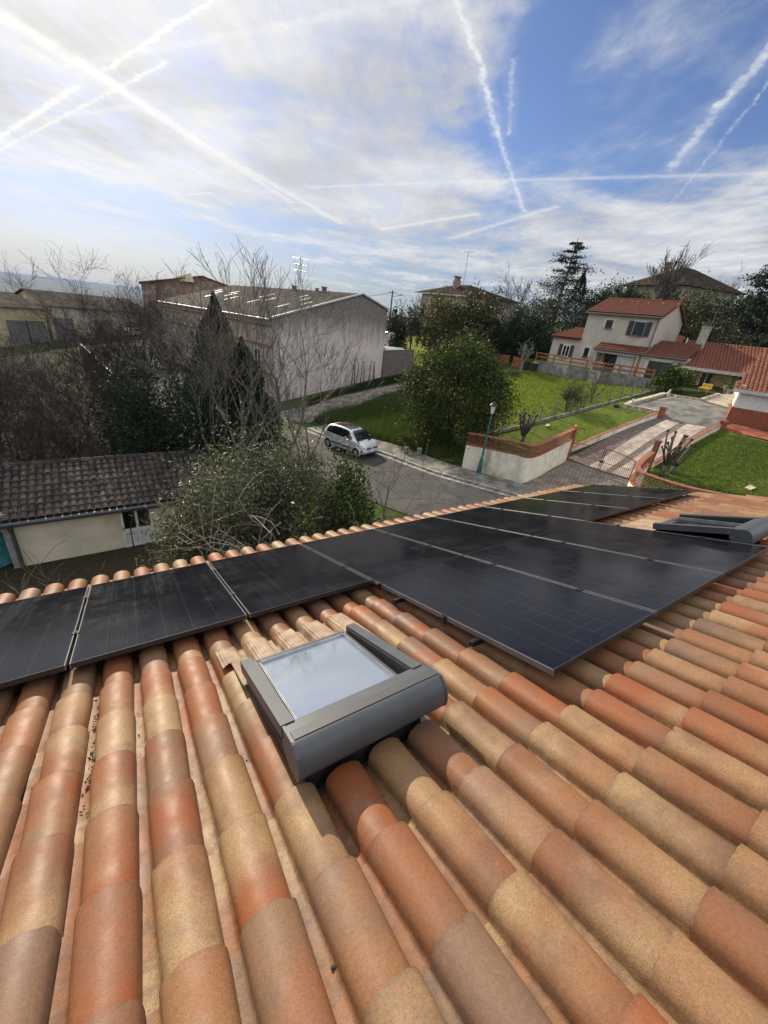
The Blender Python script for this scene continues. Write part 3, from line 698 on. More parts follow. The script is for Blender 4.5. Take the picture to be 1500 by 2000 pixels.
    for r_, (vv, ex) in enumerate(((v0 - .58, 0), (v0 - .46, .006), (v0 - .30, .012), (v0 - .12, .016), (v0 + .03, .02))):
        rw = []
        for i in range(n + 1):
            u = ua + (ub - ua) * i / n; pl = .0045 * math.sin(2 * math.pi * i / 3.2)
            rw.append(rp(u, vv - .045 * math.cos((u - U0) / TP_U * 2 * math.pi) * (vv < v0 - .4), TH + tile_z(u) * (1.0 + .08) + .024 + ex + pl))
        rows.append(mb.verts(rw))
    for si, (a, b_) in enumerate(zip(rows, rows[1:])):
        for i in range(n):
            if si >= 2 and ua + (ub - ua) * (i + 1) / n < u0 - .004: continue
            mb.face((a[i], a[i + 1], b_[i + 1], b_[i]))
    fx(mb.build('flashing_apron', simple('sand_lead', (.30, .205, .13), .6, var=.2, scale=9)))
    mb = MB(); mb.quad(rp(ua, v0 - .01, TH + .02), rp(u1 + .02, v0 - .01, TH + .02), rp(u1 + .02, v1 + .10, TH + .004), rp(ua, v1 + .10, TH + .004)); mb.quad(rp(u0 - .055, v0 - .03, TH + .03), rp(u0 - .005, v0 - .03, TH + .06), rp(u0 - .005, v0 + .05, TH + .08), rp(u0 - .055, v0 + .02, TH + .05))
    fx(mb.build('flashing_tray', simple('flashing_grey', (.10, .11, .125), .45, .4)))
    return root
skylight(SKY1, 'grey roof window with closed shutter box, mirroring the clouds in the foreground')
skylight(SKY2, 'grey roof window at the right edge behind the upper solar panels', glass=False)

# ------------------------------------------------------------------ roads, lane, lawns, paving
def offset(path, d):
    P = [np.array(p[:2], float) for p in path]; out = []
    for i in range(len(P)):
        t = P[min(i + 1, len(P) - 1)] - P[max(i - 1, 0)]; t /= np.linalg.norm(t); out.append(P[i] + np.array([-t[1], t[0]]) * d)
    return out
def asphalt_mat():
    mt, N, b = material('asphalt')
    if N is None: return mt
    tc = N.new('ShaderNodeTexCoord').outputs['Object']
    n = N.noise(tc, .7, 6, .65); f = N.noise(tc, 26, 3, .7)
    c = N.ramp(N.m('ADD', N.m('MULTIPLY', n, .55), N.m('MULTIPLY', f, .45)), [(.32, (.040, .038, .037)), (.5, (.070, .067, .065)), (.66, (.100, .096, .092))])
    vz = N.new('ShaderNodeTexVoronoi', feature='DISTANCE_TO_EDGE'); N.put(vz.inputs['Vector'], N.v('ADD', tc, N.v('SCALE', N.noise(tc, 1.1, 3, .6, color=True), scale=1.4))); vz.inputs['Scale'].default_value = .22
    c = N.mix(N.ss(vz.outputs['Distance'], .004, .02, .55, 0), c, (.02, .02, .02))
    pt = N.noise(N.v('ADD', tc, (7, 3, 0)), .23, 2, .4); c = N.mix(N.ss(pt, .58, .60, 0, .35), c, (.035, .035, .036))
    N.put(b.inputs['Base Color'], c); b.inputs['Roughness'].default_value = .85; b.inputs['Specular IOR Level'].default_value = .2
    bn = N.new('ShaderNodeBump'); bn.inputs['Strength'].default_value = .3; bn.inputs['Distance'].default_value = .01; N.put(bn.inputs['Height'], f); N.l.new(bn.outputs[0], b.inputs['Normal'])
    return mt
def lawn_mat(name, a, bcol, c3, sc=2.5):
    mt, N, b = material(name)
    if N is None: return mt
    tc = N.new('ShaderNodeTexCoord').outputs['Object']
    n1 = N.noise(tc, .35, 4, .6); n2 = N.noise(tc, sc, 6, .72); n3 = N.noise(N.v('MULTIPLY', tc, (1, 1, .3)), sc * 5, 4, .75)
    c = N.mix(N.ss(n2, .34, .66), a, bcol); c = N.mix(N.ss(n1, .5, .75, 0, .8), c, c3); c = N.v('SCALE', c, scale=N.ss(n3, .25, .75, .5, 1.35))
    dry = N.noise(N.v('ADD', tc, (3, 8, 0)), .7, 6, .72); c = N.mix(N.ss(dry, .52, .74, 0, .65), c, (.155, .135, .055)); bare_ = N.noise(N.v('ADD', tc, (13, 1, 0)), 1.7, 5, .75); c = N.mix(N.ss(bare_, .62, .74, 0, .55), c, (.07, .055, .03))
    N.put(b.inputs['Base Color'], c); b.inputs['Roughness'].default_value = .95; b.inputs['Specular IOR Level'].default_value = .1
    bn = N.new('ShaderNodeBump'); bn.inputs['Strength'].default_value = 1.0; bn.inputs['Distance'].default_value = .09
    N.put(bn.inputs['Height'], N.m('ADD', N.m('MULTIPLY', n3, .5), n2)); N.l.new(bn.outputs[0], b.inputs['Normal'])
    return mt
kerb = smooth_path([p[:2] for p in [T(993, 967), T(933, 950), T(853, 927), T(800, 908), T(747, 888), T(680, 869), T(633, 853), T(600, 840)]], 4)
d0 = kerb[0] - kerb[4]; d0 /= np.linalg.norm(d0); kerb = [kerb[0] + d0 * 14] + kerb
far_edge = list(kerb) + [pol(17.2, 31)[:2], pol(16.2, 37)[:2]]
near_edge = offset(kerb, -5.6)                # kerb runs towards the far left, its right-hand side is the carriageway
if np.linalg.norm(near_edge[5] - CAM[:2]) > np.linalg.norm(kerb[5] - CAM[:2]): near_edge = offset(kerb, 5.6)
asph = asphalt_mat()
drape('road', [tuple(p) for p in near_edge + [pol(6, 33)[:2], pol(0, 52)[:2], pol(-3, 80)[:2], pol(-4, 96)[:2], pol(9, 96)[:2], pol(9.5, 70)[:2], pol(11.5, 52)[:2]] + far_edge[::-1]], .035, asph, .8)
side = 1 if np.linalg.norm(offset(kerb, 1)[5] - CAM[:2]) > np.linalg.norm(kerb[5] - CAM[:2]) else -1
out1 = offset(kerb, side * .17); out2 = offset(kerb, side * 1.75)
pave = simple('pavement_concrete', (.20, .19, .165), .9, var=.28, scale=1.3, bump=.3, bscale=30, stain=((.05, .06, .03), 1.1, .75))
drape('pavement', [tuple(p) for p in out1 + out2[::-1]], .15, pave, .7, thick=.25)
drape('kerb', [tuple(p) for p in kerb + out1[::-1]], .158, simple('kerb_stone', (.33, .315, .29), .9, var=.25, scale=3, stain=((.08, .075, .06), 2, .6)), .9, thick=.25)
gut = offset(kerb, -side * .30)
drape('gutter_strip', [tuple(p) for p in kerb + gut[::-1]], .043, simple('gutter_concrete', (.30, .29, .27), .9, var=.3, scale=3), .9)
# dark wet leaf litter in the gutter
lane = [(535, 805), (600, 797), (653, 778), (747, 757), (800, 747), (850, 730), (868, 742), (795, 760), (740, 774), (690, 797), (640, 806), (606, 826), (560, 826)]
drape('dirt_lane', poly_px(lane), .045, simple('lane_gravel', (.22, .19, .165), .95, var=.3, scale=1.2, bump=.6, bscale=14, stain=((.07, .075, .035), .9, .7)), .7)
LAWN = lawn_mat('lawn_green', (.078, .118, .018), (.135, .175, .028), (.17, .19, .04), 3)
FIELD = lawn_mat('field_green', (.11, .145, .018), (.215, .245, .036), (.23, .235, .05), 1.5)
drape('field', poly_px([(872, 832), (880, 760), (985, 722), (1060, 726), (1180, 742), (1268, 762), (1215, 782), (1130, 806), (1052, 826), (985, 845), (940, 850)]), .05, FIELD, .8)
drape('side_lawn', poly_px([(935, 858), (1053, 829), (1150, 803), (1255, 777), (1282, 772), (1237, 791), (1219, 797), (1290, 816), (1112, 888), (1040, 885), (1000, 872)]), .05, LAWN, .8)
drape('front_lawn', poly_px([(1409, 838), (1426, 846), (1500, 864), (1640, 900), (1700, 1010), (1500, 990), (1410, 968), (1320, 952), (1268, 930), (1270, 914)]), .05, LAWN, .8)
drape('verge', poly_px([(606, 828), (640, 808), (695, 799), (745, 776), (800, 762), (870, 745), (880, 830), (905, 905), (860, 905), (800, 885), (740, 862), (690, 848), (640, 836)]), .05, lawn_mat('verge_green', (.030, .058, .012), (.065, .100, .022), (.085, .095, .032), 2.0), .7)
drape('back_lawn', poly_px([(770, 660), (860, 655), (880, 690), (815, 720), (806, 690), (770, 680)]), .06, FIELD, 1.5)
drape('grass_bank', poly_px([(600, 794), (653, 775), (745, 754), (803, 742), (803, 728), (745, 738), (660, 762), (600, 782)]), .055, lawn_mat('bank_green', (.018, .032, .010), (.035, .055, .016), (.04, .05, .02), 2.0), .7)
def paver_mat(name, c1, c2, mortar, sc, rot, w=.5, h=.25):
    mt, N, b = material(name)
    if N is None: return mt
    tc = N.new('ShaderNodeTexCoord').outputs['Object']; r = N.new('ShaderNodeVectorRotate', rotation_type='Z_AXIS'); N.put(r.inputs['Vector'], tc); r.inputs['Angle'].default_value = rot
    br = N.new('ShaderNodeTexBrick'); N.put(br.inputs['Vector'], r.outputs[0]); br.inputs['Scale'].default_value = sc
    br.inputs['Color1'].default_value = (*c1, 1); br.inputs['Color2'].default_value = (*c2, 1); br.inputs['Mortar'].default_value = (*mortar, 1); br.inputs['Mortar Size'].default_value = .03; br.inputs['Brick Width'].default_value = w; br.inputs['Row Height'].default_value = h
    n = N.noise(tc, 1.1, 5, .65); c = N.v('SCALE', br.outputs[0], scale=N.ss(n, .3, .7, .65, 1.25))
    N.put(b.inputs['Base Color'], c); b.inputs['Roughness'].default_value = .9; b.inputs['Specular IOR Level'].default_value = .2
    bn = N.new('ShaderNodeBump'); bn.inputs['Strength'].default_value = .5; bn.inputs['Distance'].default_value = .01; N.put(bn.inputs['Height'], br.outputs['Fac']); bn.invert = True; N.l.new(bn.outputs[0], b.inputs['Normal'])
    return mt
drv = T(1290, 812) - T(1106, 899); ang = math.atan2(drv[1], drv[0])
drape('paved_apron', poly_px([(1020, 946), (1106, 900), (1168, 920), (1229, 939), (1234, 950), (1215, 1005), (1080, 1005), (1010, 985)]), .055, paver_mat('apron_pavers', (.24, .20, .17), (.30, .255, .215), (.085, .07, .06), 1.6, -ang + .2, .5, .25), .6)
drape('driveway', poly_px([(1109, 896), (1292, 813), (1409, 837), (1264, 917), (1230, 939), (1168, 920)]), .055, simple('driveway_gravel', (.17, .135, .12), .95, var=.2, scale=5, bump=.6, bscale=25), .7)
strip = paver_mat('strip_slabs', (.42, .355, .30), (.45, .385, .325), (.35, .29, .25), 1.0, -ang, .6, .5)
for q in ([(1150, 912), (1181, 921), (1328, 827), (1301, 821)], [(1194, 925), (1227, 936), (1380, 836), (1341, 830)]): drape('driveway_strip', poly_px(q), .068, strip, .7)
drape('courtyard', poly_px([(1236, 793), (1299, 774), (1320, 777), (1366, 784), (1412, 796), (1438, 803), (1428, 824), (1410, 837), (1378, 836), (1290, 813)]), .062, simple('courtyard_asphalt', (.165, .165, .150), .9, var=.25, scale=1.2, bump=.2), .8)
drape('terrace', poly_px([(1368, 783), (1401, 772), (1428, 770), (1470, 775), (1470, 800), (1438, 802), (1412, 795)]), .066, simple('terrace_beige', (.44, .38, .30), .9, var=.12, scale=2), .8)
drape('small_lawn', poly_px([(1300, 772), (1318, 764), (1360, 764), (1401, 771), (1367, 782), (1322, 776)]), .066, lawn_mat('dark_lawn', (.022, .048, .010), (.040, .075, .014), (.05, .075, .018), 3), .8)
drape('red_path', poly_px([(1404, 838), (1428, 829), (1500, 845), (1640, 880), (1640, 899), (1500, 862), (1426, 846)]), .07, paver_mat('red_tiles', (.25, .070, .042), (.32, .10, .06), (.15, .08, .06), 1.0, .3, .5, .5), .8)

# ------------------------------------------------------------------ masonry by the driveway
TERRA = simple('terracotta_red', (.30, .105, .060), .8, var=.22, scale=6)
CREAM = simple('cream_render', (.80, .755, .63), .9, var=.08, scale=2, bump=.12, stain=((.22, .20, .14), .8, .8))
def screen_wall(base, h_low, h_lat, label):
    """rendered wall with a terracotta screen on top, following a curved plan"""
    P = smooth_path([np.array(b) for b in base], 6); root = empty('garden_wall', P[0], label, 'wall', 'garden walls beside the gate'); off = -np.array(root.location)
    def ribbon(lo, hi, th, name, mt):
        mb = MB(); L = offset(P, th / 2); Rr = offset(P, -th / 2)
        for i in range(len(P) - 1):
            za, zb = P[i][2], P[i + 1][2]
            a, b, c, d = (*L[i], za), (*L[i + 1], zb), (*Rr[i + 1], zb), (*Rr[i], za)
            up = lambda q, h: (q[0], q[1], q[2] + h)
            mb.quad(up(b, lo), up(a, lo), up(a, hi), up(b, hi)); mb.quad(up(d, lo), up(c, lo), up(c, hi), up(d, hi)); mb.quad(up(a, hi), up(d, hi), up(c, hi), up(b, hi))
            if i == 0: mb.quad(up(a, lo), up(d, lo), up(d, hi), up(a, hi))
            if i == len(P) - 2: mb.quad(up(c, lo), up(b, lo), up(b, hi), up(c, hi))
            if lo > 0: mb.quad(up(b, lo), up(c, lo), up(d, lo), up(a, lo))
        o = mb.build(name, mt); o.parent = root; o.location = tuple(off); return o
    ribbon(-.5, h_low, .20, 'wall', CREAM); ribbon(h_low, h_low + .055, .24, 'lower_rail', TERRA); ribbon(h_low + h_lat - .07, h_low + h_lat, .26, 'coping', TERRA)
    s = [0.0]
    for a, b in zip(P, P[1:]): s.append(s[-1] + np.linalg.norm((b - a)[:2]))
    def along(d): i = min(max(np.searchsorted(s, d) - 1, 0), len(P) - 2); t = (d - s[i]) / (s[i + 1] - s[i]); return P[i] + (P[i + 1] - P[i]) * t
    mb = MB(); hh = h_lat - .12; st = .17; d = -hh
    while d < s[-1]:
        for sg in (0, 1):
            a, b = (d, d + hh) if sg == 0 else (d + hh, d)
            t0, t1 = 0.0, 1.0
            if a == b: continue
            lo, hi = min(a, b), max(a, b); f0 = max(0, (0 - lo) / hh); f1 = min(1, (s[-1] - lo) / hh)
            if f1 - f0 < .05: continue
            q0 = along(lo + f0 * hh); q1 = along(lo + f1 * hh); z0 = f0 if sg == 0 else 1 - f0; z1 = f1 if sg == 0 else 1 - f1
            mb.tube([q0 + np.array([0, 0, h_low + .055 + z0 * hh]), q1 + np.array([0, 0, h_low + .055 + z1 * hh])], .016, 4, cap=False)
        d += st
    o = mb.build('lattice', TERRA); o.parent = root; o.location = tuple(off)
    return root
wl = [T(*q) for q in [(902, 915), (925, 919.5), (960, 928), (998, 937), (1020, 943), (1046, 932), (1075, 915), (1103, 900)]]
hl = np.mean([ztop(wl[0], 868) - wl[0][2], ztop(wl[4], 894) - wl[4][2]]); ha = np.mean([ztop(wl[0], 845) - wl[0][2], ztop(wl[4], 869) - wl[4][2]])
WALL_L = screen_wall(wl, hl, ha - hl, 'cream garden wall with terracotta lattice top behind the green street lamp')
zc = T(1229, 940)[2] + ha
wr = [onz(x, y, zc + dz) for x, y, dz in [(1274, 882, .15), (1256, 897, .06), (1246, 909, 0), (1249, 918, 0), (1266, 926, 0), (1320, 944, 0), (1365, 955, 0), (1410, 964, 0), (1480, 978, .05)]]
wr = [np.array([p[0], p[1], p[2] - ha]) for p in wr]
WALL_R = screen_wall(wr, hl, ha - hl, 'curved garden wall with terracotta lattice in front of the right lawn')
def edging(pts, h, w, label, m_wall, m_cap, name='edging_wall', cap=.05):
    P = [T(*q) for q in pts]; root = empty(name, P[0], label, 'low wall', 'low walls along the driveway'); off = -np.array(root.location)
    mb = MB(); mc = MB()
    for a, b in zip(P, P[1:]):
        n = max(1, int(np.linalg.norm(b - a) / 1.0))
        for i in range(n):
            p, q = a + (b - a) * i / n, a + (b - a) * (i + 1) / n; zp, zq = h1(p[0], p[1]), h1(q[0], q[1])
            mb.wallbox(p, q, (zp - .4, zq - .4), (zp + h, zq + h), w); mc.wallbox(p, q, (zp + h, zq + h), (zp + h + cap, zq + h + cap), w + .05)
    for nm, k, mt in (('wall', mb, m_wall), ('coping', mc, m_cap)): o = k.build(nm, mt); o.parent = root; o.location = tuple(off)
    return root
e1 = edging([(1111, 884), (1200, 847), (1291, 813)], .36, .18, 'low cream wall with terracotta coping on the left of the driveway', CREAM, TERRA)
e2 = edging([(1272, 914), (1340, 873), (1409, 836)], .34, .18, 'low wall with terracotta coping between driveway and right lawn', CREAM, TERRA)
STONE = simple('cream_stone', (.52, .46, .34), .9, var=.25, scale=5, bump=.4, bscale=18)
e3 = edging([(1291, 812), (1255, 804), (1219, 797), (1236, 790), (1268, 782), (1296, 774)], .26, .32, 'low wall of pale stones round the left of the courtyard', STONE, STONE)
e4 = edging([(1304, 773), (1322, 777), (1368, 784), (1402, 773)], .16, .20, 'pale stone edging round the small dark lawn', STONE, STONE)
def pillar(px, py, h, w, label, ball=False):
    P = T(px, py); root = empty('gate_pillar', P, label, 'pillar', 'terracotta pillars of the drive'); mb = MB(); mb.box((0, 0, h / 2 - .2), (w, w, h + .4)); mb.build('shaft', TERRA, root)
    mb = MB(); mb.box((0, 0, h + .03), (w + .09, w + .09, .06)); mb.box((0, 0, h + .085), (w, w, .05)); mb.build('cap', simple('terracotta_cap', (.33, .12, .07), .75), root)
    if ball: mb = MB(); mb.blob((0, 0, h + .19), .085, 12, 8); mb.build('finial', simple('yellow_finial', (.75, .42, .06), .5), root, smooth=True)
    return root
gl = T(1104, 900); hp = ztop(gl, 838) - gl[2]
pillar(1104, 900, hp, .24, 'tall terracotta gate pillar with a yellow ball at the left of the gate', True)
pillar(1288, 817, .72, .32, 'terracotta pillar at the courtyard end of the left driveway wall')
pillar(1408, 839, .50, .34, 'terracotta pillar at the courtyard end of the right driveway wall')
pillar(1262, 921, hp * .88, .24, 'terracotta gate pillar at the right end of the gate, behind the curved wall')

def gate():
    A, Bm, Cc = T(1108, 899), T(1168, 921), T(1229, 938); root = empty('driveway_gate', (A + Cc) / 2, 'rusty red iron driveway gate of two arched leaves', 'gate'); off = -np.array(root.location)
    iron = simple('gate_red_iron', (.17, .045, .032), .6, .2, var=.2)
    for a, b, rise in ((A, Bm, 1), (Cc, Bm, -1)):
        L = np.linalg.norm(b - a); d = (b - a) / L; mb = MB(); up = np.array([0, 0, 1.0]); h0 = 1.18; top = lambda t: h0 + (.30 * math.sin(t * math.pi / 2) if rise > 0 else .30 * math.sin(t * math.pi / 2))
        mb.tube([a + up * .08 + d * .04, b + up * .08 - d * .04], .022, 6); mb.tube([a + up * .62 + d * .04, b + up * .62 - d * .04], .014, 6)
        mb.tube([a + d * (.04 + (L - .08) * t) + up * top(t) for t in np.linspace(0, 1, 9)], .022, 6)
        for t in (.04, L - .05): mb.tube([a + d * t + up * .05, a + d * t + up * top(t / L)], .03, 6)
        o = mb.build('gate_leaf', iron); o.parent = root; o.location = tuple(off)
        mb = MB(); n = int(L / .105)
        for i in range(1, n): t = i / n; q = a + d * (.04 + (L - .08) * t); mb.tube([q + up * .08, q + up * top(t)], .0085, 5)
        k = mb.build('bars', iron, o)
        mb = MB()
        if rise > 0: c = b + up * .66; mb.box(c, (.30, .07, .10), (d, np.cross(up, d), up)); k = mb.build('lock', simple('lock_dark', (.07, .02, .018), .5, .3), o)
gate()

def street_lamp():
    P = T(934, 928); P[2] += .10; H = ztop(P, 784) - P[2]; root = empty('street_lamp', P, 'old-style green street lamp with lantern on the pavement by the white wall', 'street lamp')
    gr = simple('lamp_green', (.050, .17, .17), .45, .3, var=.2, scale=4); dk = simple('lamp_dark', (.035, .04, .045), .45, .5)
    k = H / 4.3
    mb = MB(); mb.lathe([(r * k ** .3, z * k) for r, z in [(.17, 0), (.17, .06), (.14, .09), (.125, .55), (.14, .60), (.11, .66), (.095, .95), (.075, 1.0), (.065, 1.05), (.058, 2.0), (.066, 2.05), (.052, 2.1), (.045, 3.3), (.06, 3.34), (.04, 3.40), (.035, 3.55)]], n=14); mb.build('post', gr, root, smooth=None)
    z0 = 3.55 * k; z1 = 4.05 * k; zt = 4.3 * k
    mb = MB(); mb.lathe([(.03, z0), (.10, z0 + .05), (.11, z0 + .07)], n=4)
    for i in range(4): a = math.pi / 2 * i; mb.tube([(.115 * math.cos(a), .115 * math.sin(a), z0 + .06), (.205 * math.cos(a), .205 * math.sin(a), z1)], .012, 5)
    mb.build('lantern_frame', dk, root)
    mb = MB(); mb.lathe([(.105, z0 + .07), (.195, z1)], n=4); g = mb.build('lantern_glass', simple('lamp_opal', (.72, .72, .74), .25), root)
    mb = MB(); mb.lathe([(.235, z1), (.225, z1 + .03), (.14, z1 + .12), (.11, z1 + .15), (.115, z1 + .18), (.04, z1 + .215), (.012, zt)], n=12); mb.build('lantern_roof', dk, root)
street_lamp()

def post_fence():
    base = [(952, 850), (980, 844), (1013, 836), (1052, 826), (1081, 818), (1112, 811), (1138, 803), (1164, 796), (1188, 790), (1209, 784), (1230, 778), (1251, 773), (1270, 768), (1281, 766)]
    P = [T(*q) for q in base]; root = empty('post_and_wire_fence', P[0], 'concrete post and wire fence between the green field and the side lawn', 'fence'); off = -np.array(root.location)
    con = simple('weathered_concrete', (.26, .25, .22), .95, var=.3, scale=6, stain=((.08, .08, .06), 3, .6)); q = random.Random(3)
    for i, p in enumerate(P):
        mb = MB(); h = 1.32 + q.uniform(-.08, .1); tl = np.array([q.uniform(-.04, .04), q.uniform(-.04, .04), 1]); tl /= np.linalg.norm(tl); mb.box(p + tl * h / 2, (.105, .105, h), (np.cross((0, 1, 0), tl), (0, 1, 0), tl)); o = mb.build('post', con); o.parent = root; o.location = tuple(off)
    mb = MB()
    for a, b in zip(P, P[1:]): mb.wallbox(a, b, (a[2] - .3, b[2] - .3), (a[2] + .22, b[2] + .22), .12)
    o = mb.build('plinth', con); o.parent = root; o.location = tuple(off)
    mb = MB()
    for a, b in zip(P, P[1:]):
        for k in range(7): z = .28 + k * .15; mb.tube([a + (0, 0, z), b + (0, 0, z)], .0035, 3, cap=False)
        n = int(np.linalg.norm(b - a) / .22)
        for k in range(n): p = a + (b - a) * k / n; mb.tube([p + (0, 0, .22), p + (0, 0, 1.2)], .003, 3, cap=False)
    o = mb.build('wire_mesh', simple('galvanised_wire', (.16, .17, .16), .5, .6)); o.parent = root; o.location = tuple(off)
post_fence()
def old_posts():
    """leaning timber and concrete stakes by the big evergreen"""
    for i, (x, y, h) in enumerate([(938, 862, 1.25), (960, 856, 1.1), (775, 815, 1.1), (757, 808, 1.0), (811, 770, 1.0)]):
        P = T(x, y); mb = MB(); mb.tube([(0, 0, -.2), (.05 * (-1) ** i, .03, h)], [.055, .05], 6)
        o = mb.build('fence_stake', simple('old_stake', (.075, .065, .052), .95, var=.3)); o.location = tuple(P)
        tag(o, ['weathered stake beside the lattice wall, left of the pair', 'weathered stake beside the lattice wall, right of the pair', 'grey stake in the tall grass left of the big evergreen', 'small stake at the edge of the tall grass beside the lane', 'stake on the bank of the lane in front of the low wall'][i], 'stake', 'old fence stakes')
old_posts()

def wood_fence():
    wood = simple('orange_wood', (.36, .145, .050), .7, var=.25, scale=5)
    pts = [onz(x, y, RET_Z) for x, y in [(1046, 703), (1080, 709), (1112, 715), (1143, 720), (1175, 726), (1207, 731), (1239, 736), (1273, 741)]]
    root = empty('wooden_fence', pts[0], 'orange stained post and rail fence along the front of the grey house', 'fence'); off = -np.array(root.location)
    for p in pts: mb = MB(); mb.box(p + (0, 0, .42), (.11, .11, .86)); o = mb.build('post', wood); o.parent = root; o.location = tuple(off)
    for z in (.34, .70):
        mb = MB()
        for a, b in zip(pts, pts[1:]): mb.wallbox(a, b, (a[2] + z, b[2] + z), (a[2] + z + .14, b[2] + z + .14), .035)
        o = mb.build('rail', wood); o.parent = root; o.location = tuple(off)
    mb = MB()
    for a, b in zip(pts, pts[1:]): mb.wallbox(a, b, min(h1(a[0], a[1]), h1(b[0], b[1])) - .8, (a[2] + .0, b[2]), .22)
    o = mb.build('retaining_wall', simple('grey_block', (.24, .235, .225), .9, var=.2, scale=2, stain=((.09, .09, .08), .9, .7)), origin=pts[0]); tag(o, 'grey block retaining wall under the orange wooden fence', 'wall')
    # slatted panels farther left
    for (xa, ya, yb, xb, yc, yd), lb in (((957, 707, 689, 992, 711, 694), 'orange slatted fence panel behind the big evergreen'), ((1000, 717, 696, 1016, 719, 699), 'orange slatted gate panel beside the two bins')):
        A = T(xa, ya); B_ = T(xb, yc); A[2] = max(A[2], B_[2]); za = ztop(A, yb); zb = ztop(B_, yd); r = empty('slatted_panel', A, lb, 'fence panel', 'orange slatted panels'); of = -np.array(r.location)
        for i in range(6): mb = MB(); t0, t1 = i / 6 + .01, (i + 1) / 6 - .02; mb.wallbox(A, B_, (A[2] + (za - A[2]) * t0, B_[2] + (zb - B_[2]) * t0), (A[2] + (za - A[2]) * t1, B_[2] + (zb - B_[2]) * t1), .03); o = mb.build('slat', wood); o.parent = r; o.location = tuple(of)
        for p, z in ((A, za), (B_, zb)): mb = MB(); mb.box((p[0], p[1], (p[2] + z) / 2 - .2), (.10, .10, z - p[2] + .4)); o = mb.build('post', wood); o.parent = r; o.location = tuple(of)
RET_Z = .40
wood_fence()
def wheelie(px, py, ytop, lid, label):
    P = T(px, py); H = min(1.25, ztop(P, ytop) - P[2]); root = empty('wheelie_bin', P, label, 'bin', 'bins by the fence'); dk = simple('bin_dark', (.03, .034, .038), .5)
    mb = MB(); mb.lathe([(.27, .06), (.36, H - .1), (.38, H - .1), (.38, H - .06)], n=4, ax=(np.array([.7, .7, 0]), np.array([-.7, .7, 0]), np.array([0, 0, 1]))); mb.build('body', dk, root)
    mb = MB(); mb.lathe([(.40, H - .06), (.38, H - .01), (.22, H + .03)], n=4, ax=(np.array([.7, .7, 0]), np.array([-.7, .7, 0]), np.array([0, 0, 1]))); mb.build('lid', lid, root)
    for s in (-1, 1): mb = MB(); mb.lathe([(.09, -.025), (.10, 0), (.09, .025)], (s * .24, .2, .10), 10, ((0, 1, 0), (0, 0, 1), (1, 0, 0))); mb.build('wheel', dk, root)
wheelie(1027, 723, 706, simple('bin_lid_dark', (.035, .037, .04), .5), 'dark wheelie bin with dark lid beside the bare pale tree')
wheelie(1042, 725, 708, simple('bin_lid_yellow', (.62, .50, .09), .5), 'dark wheelie bin with a yellow lid at the end of the grey wall')

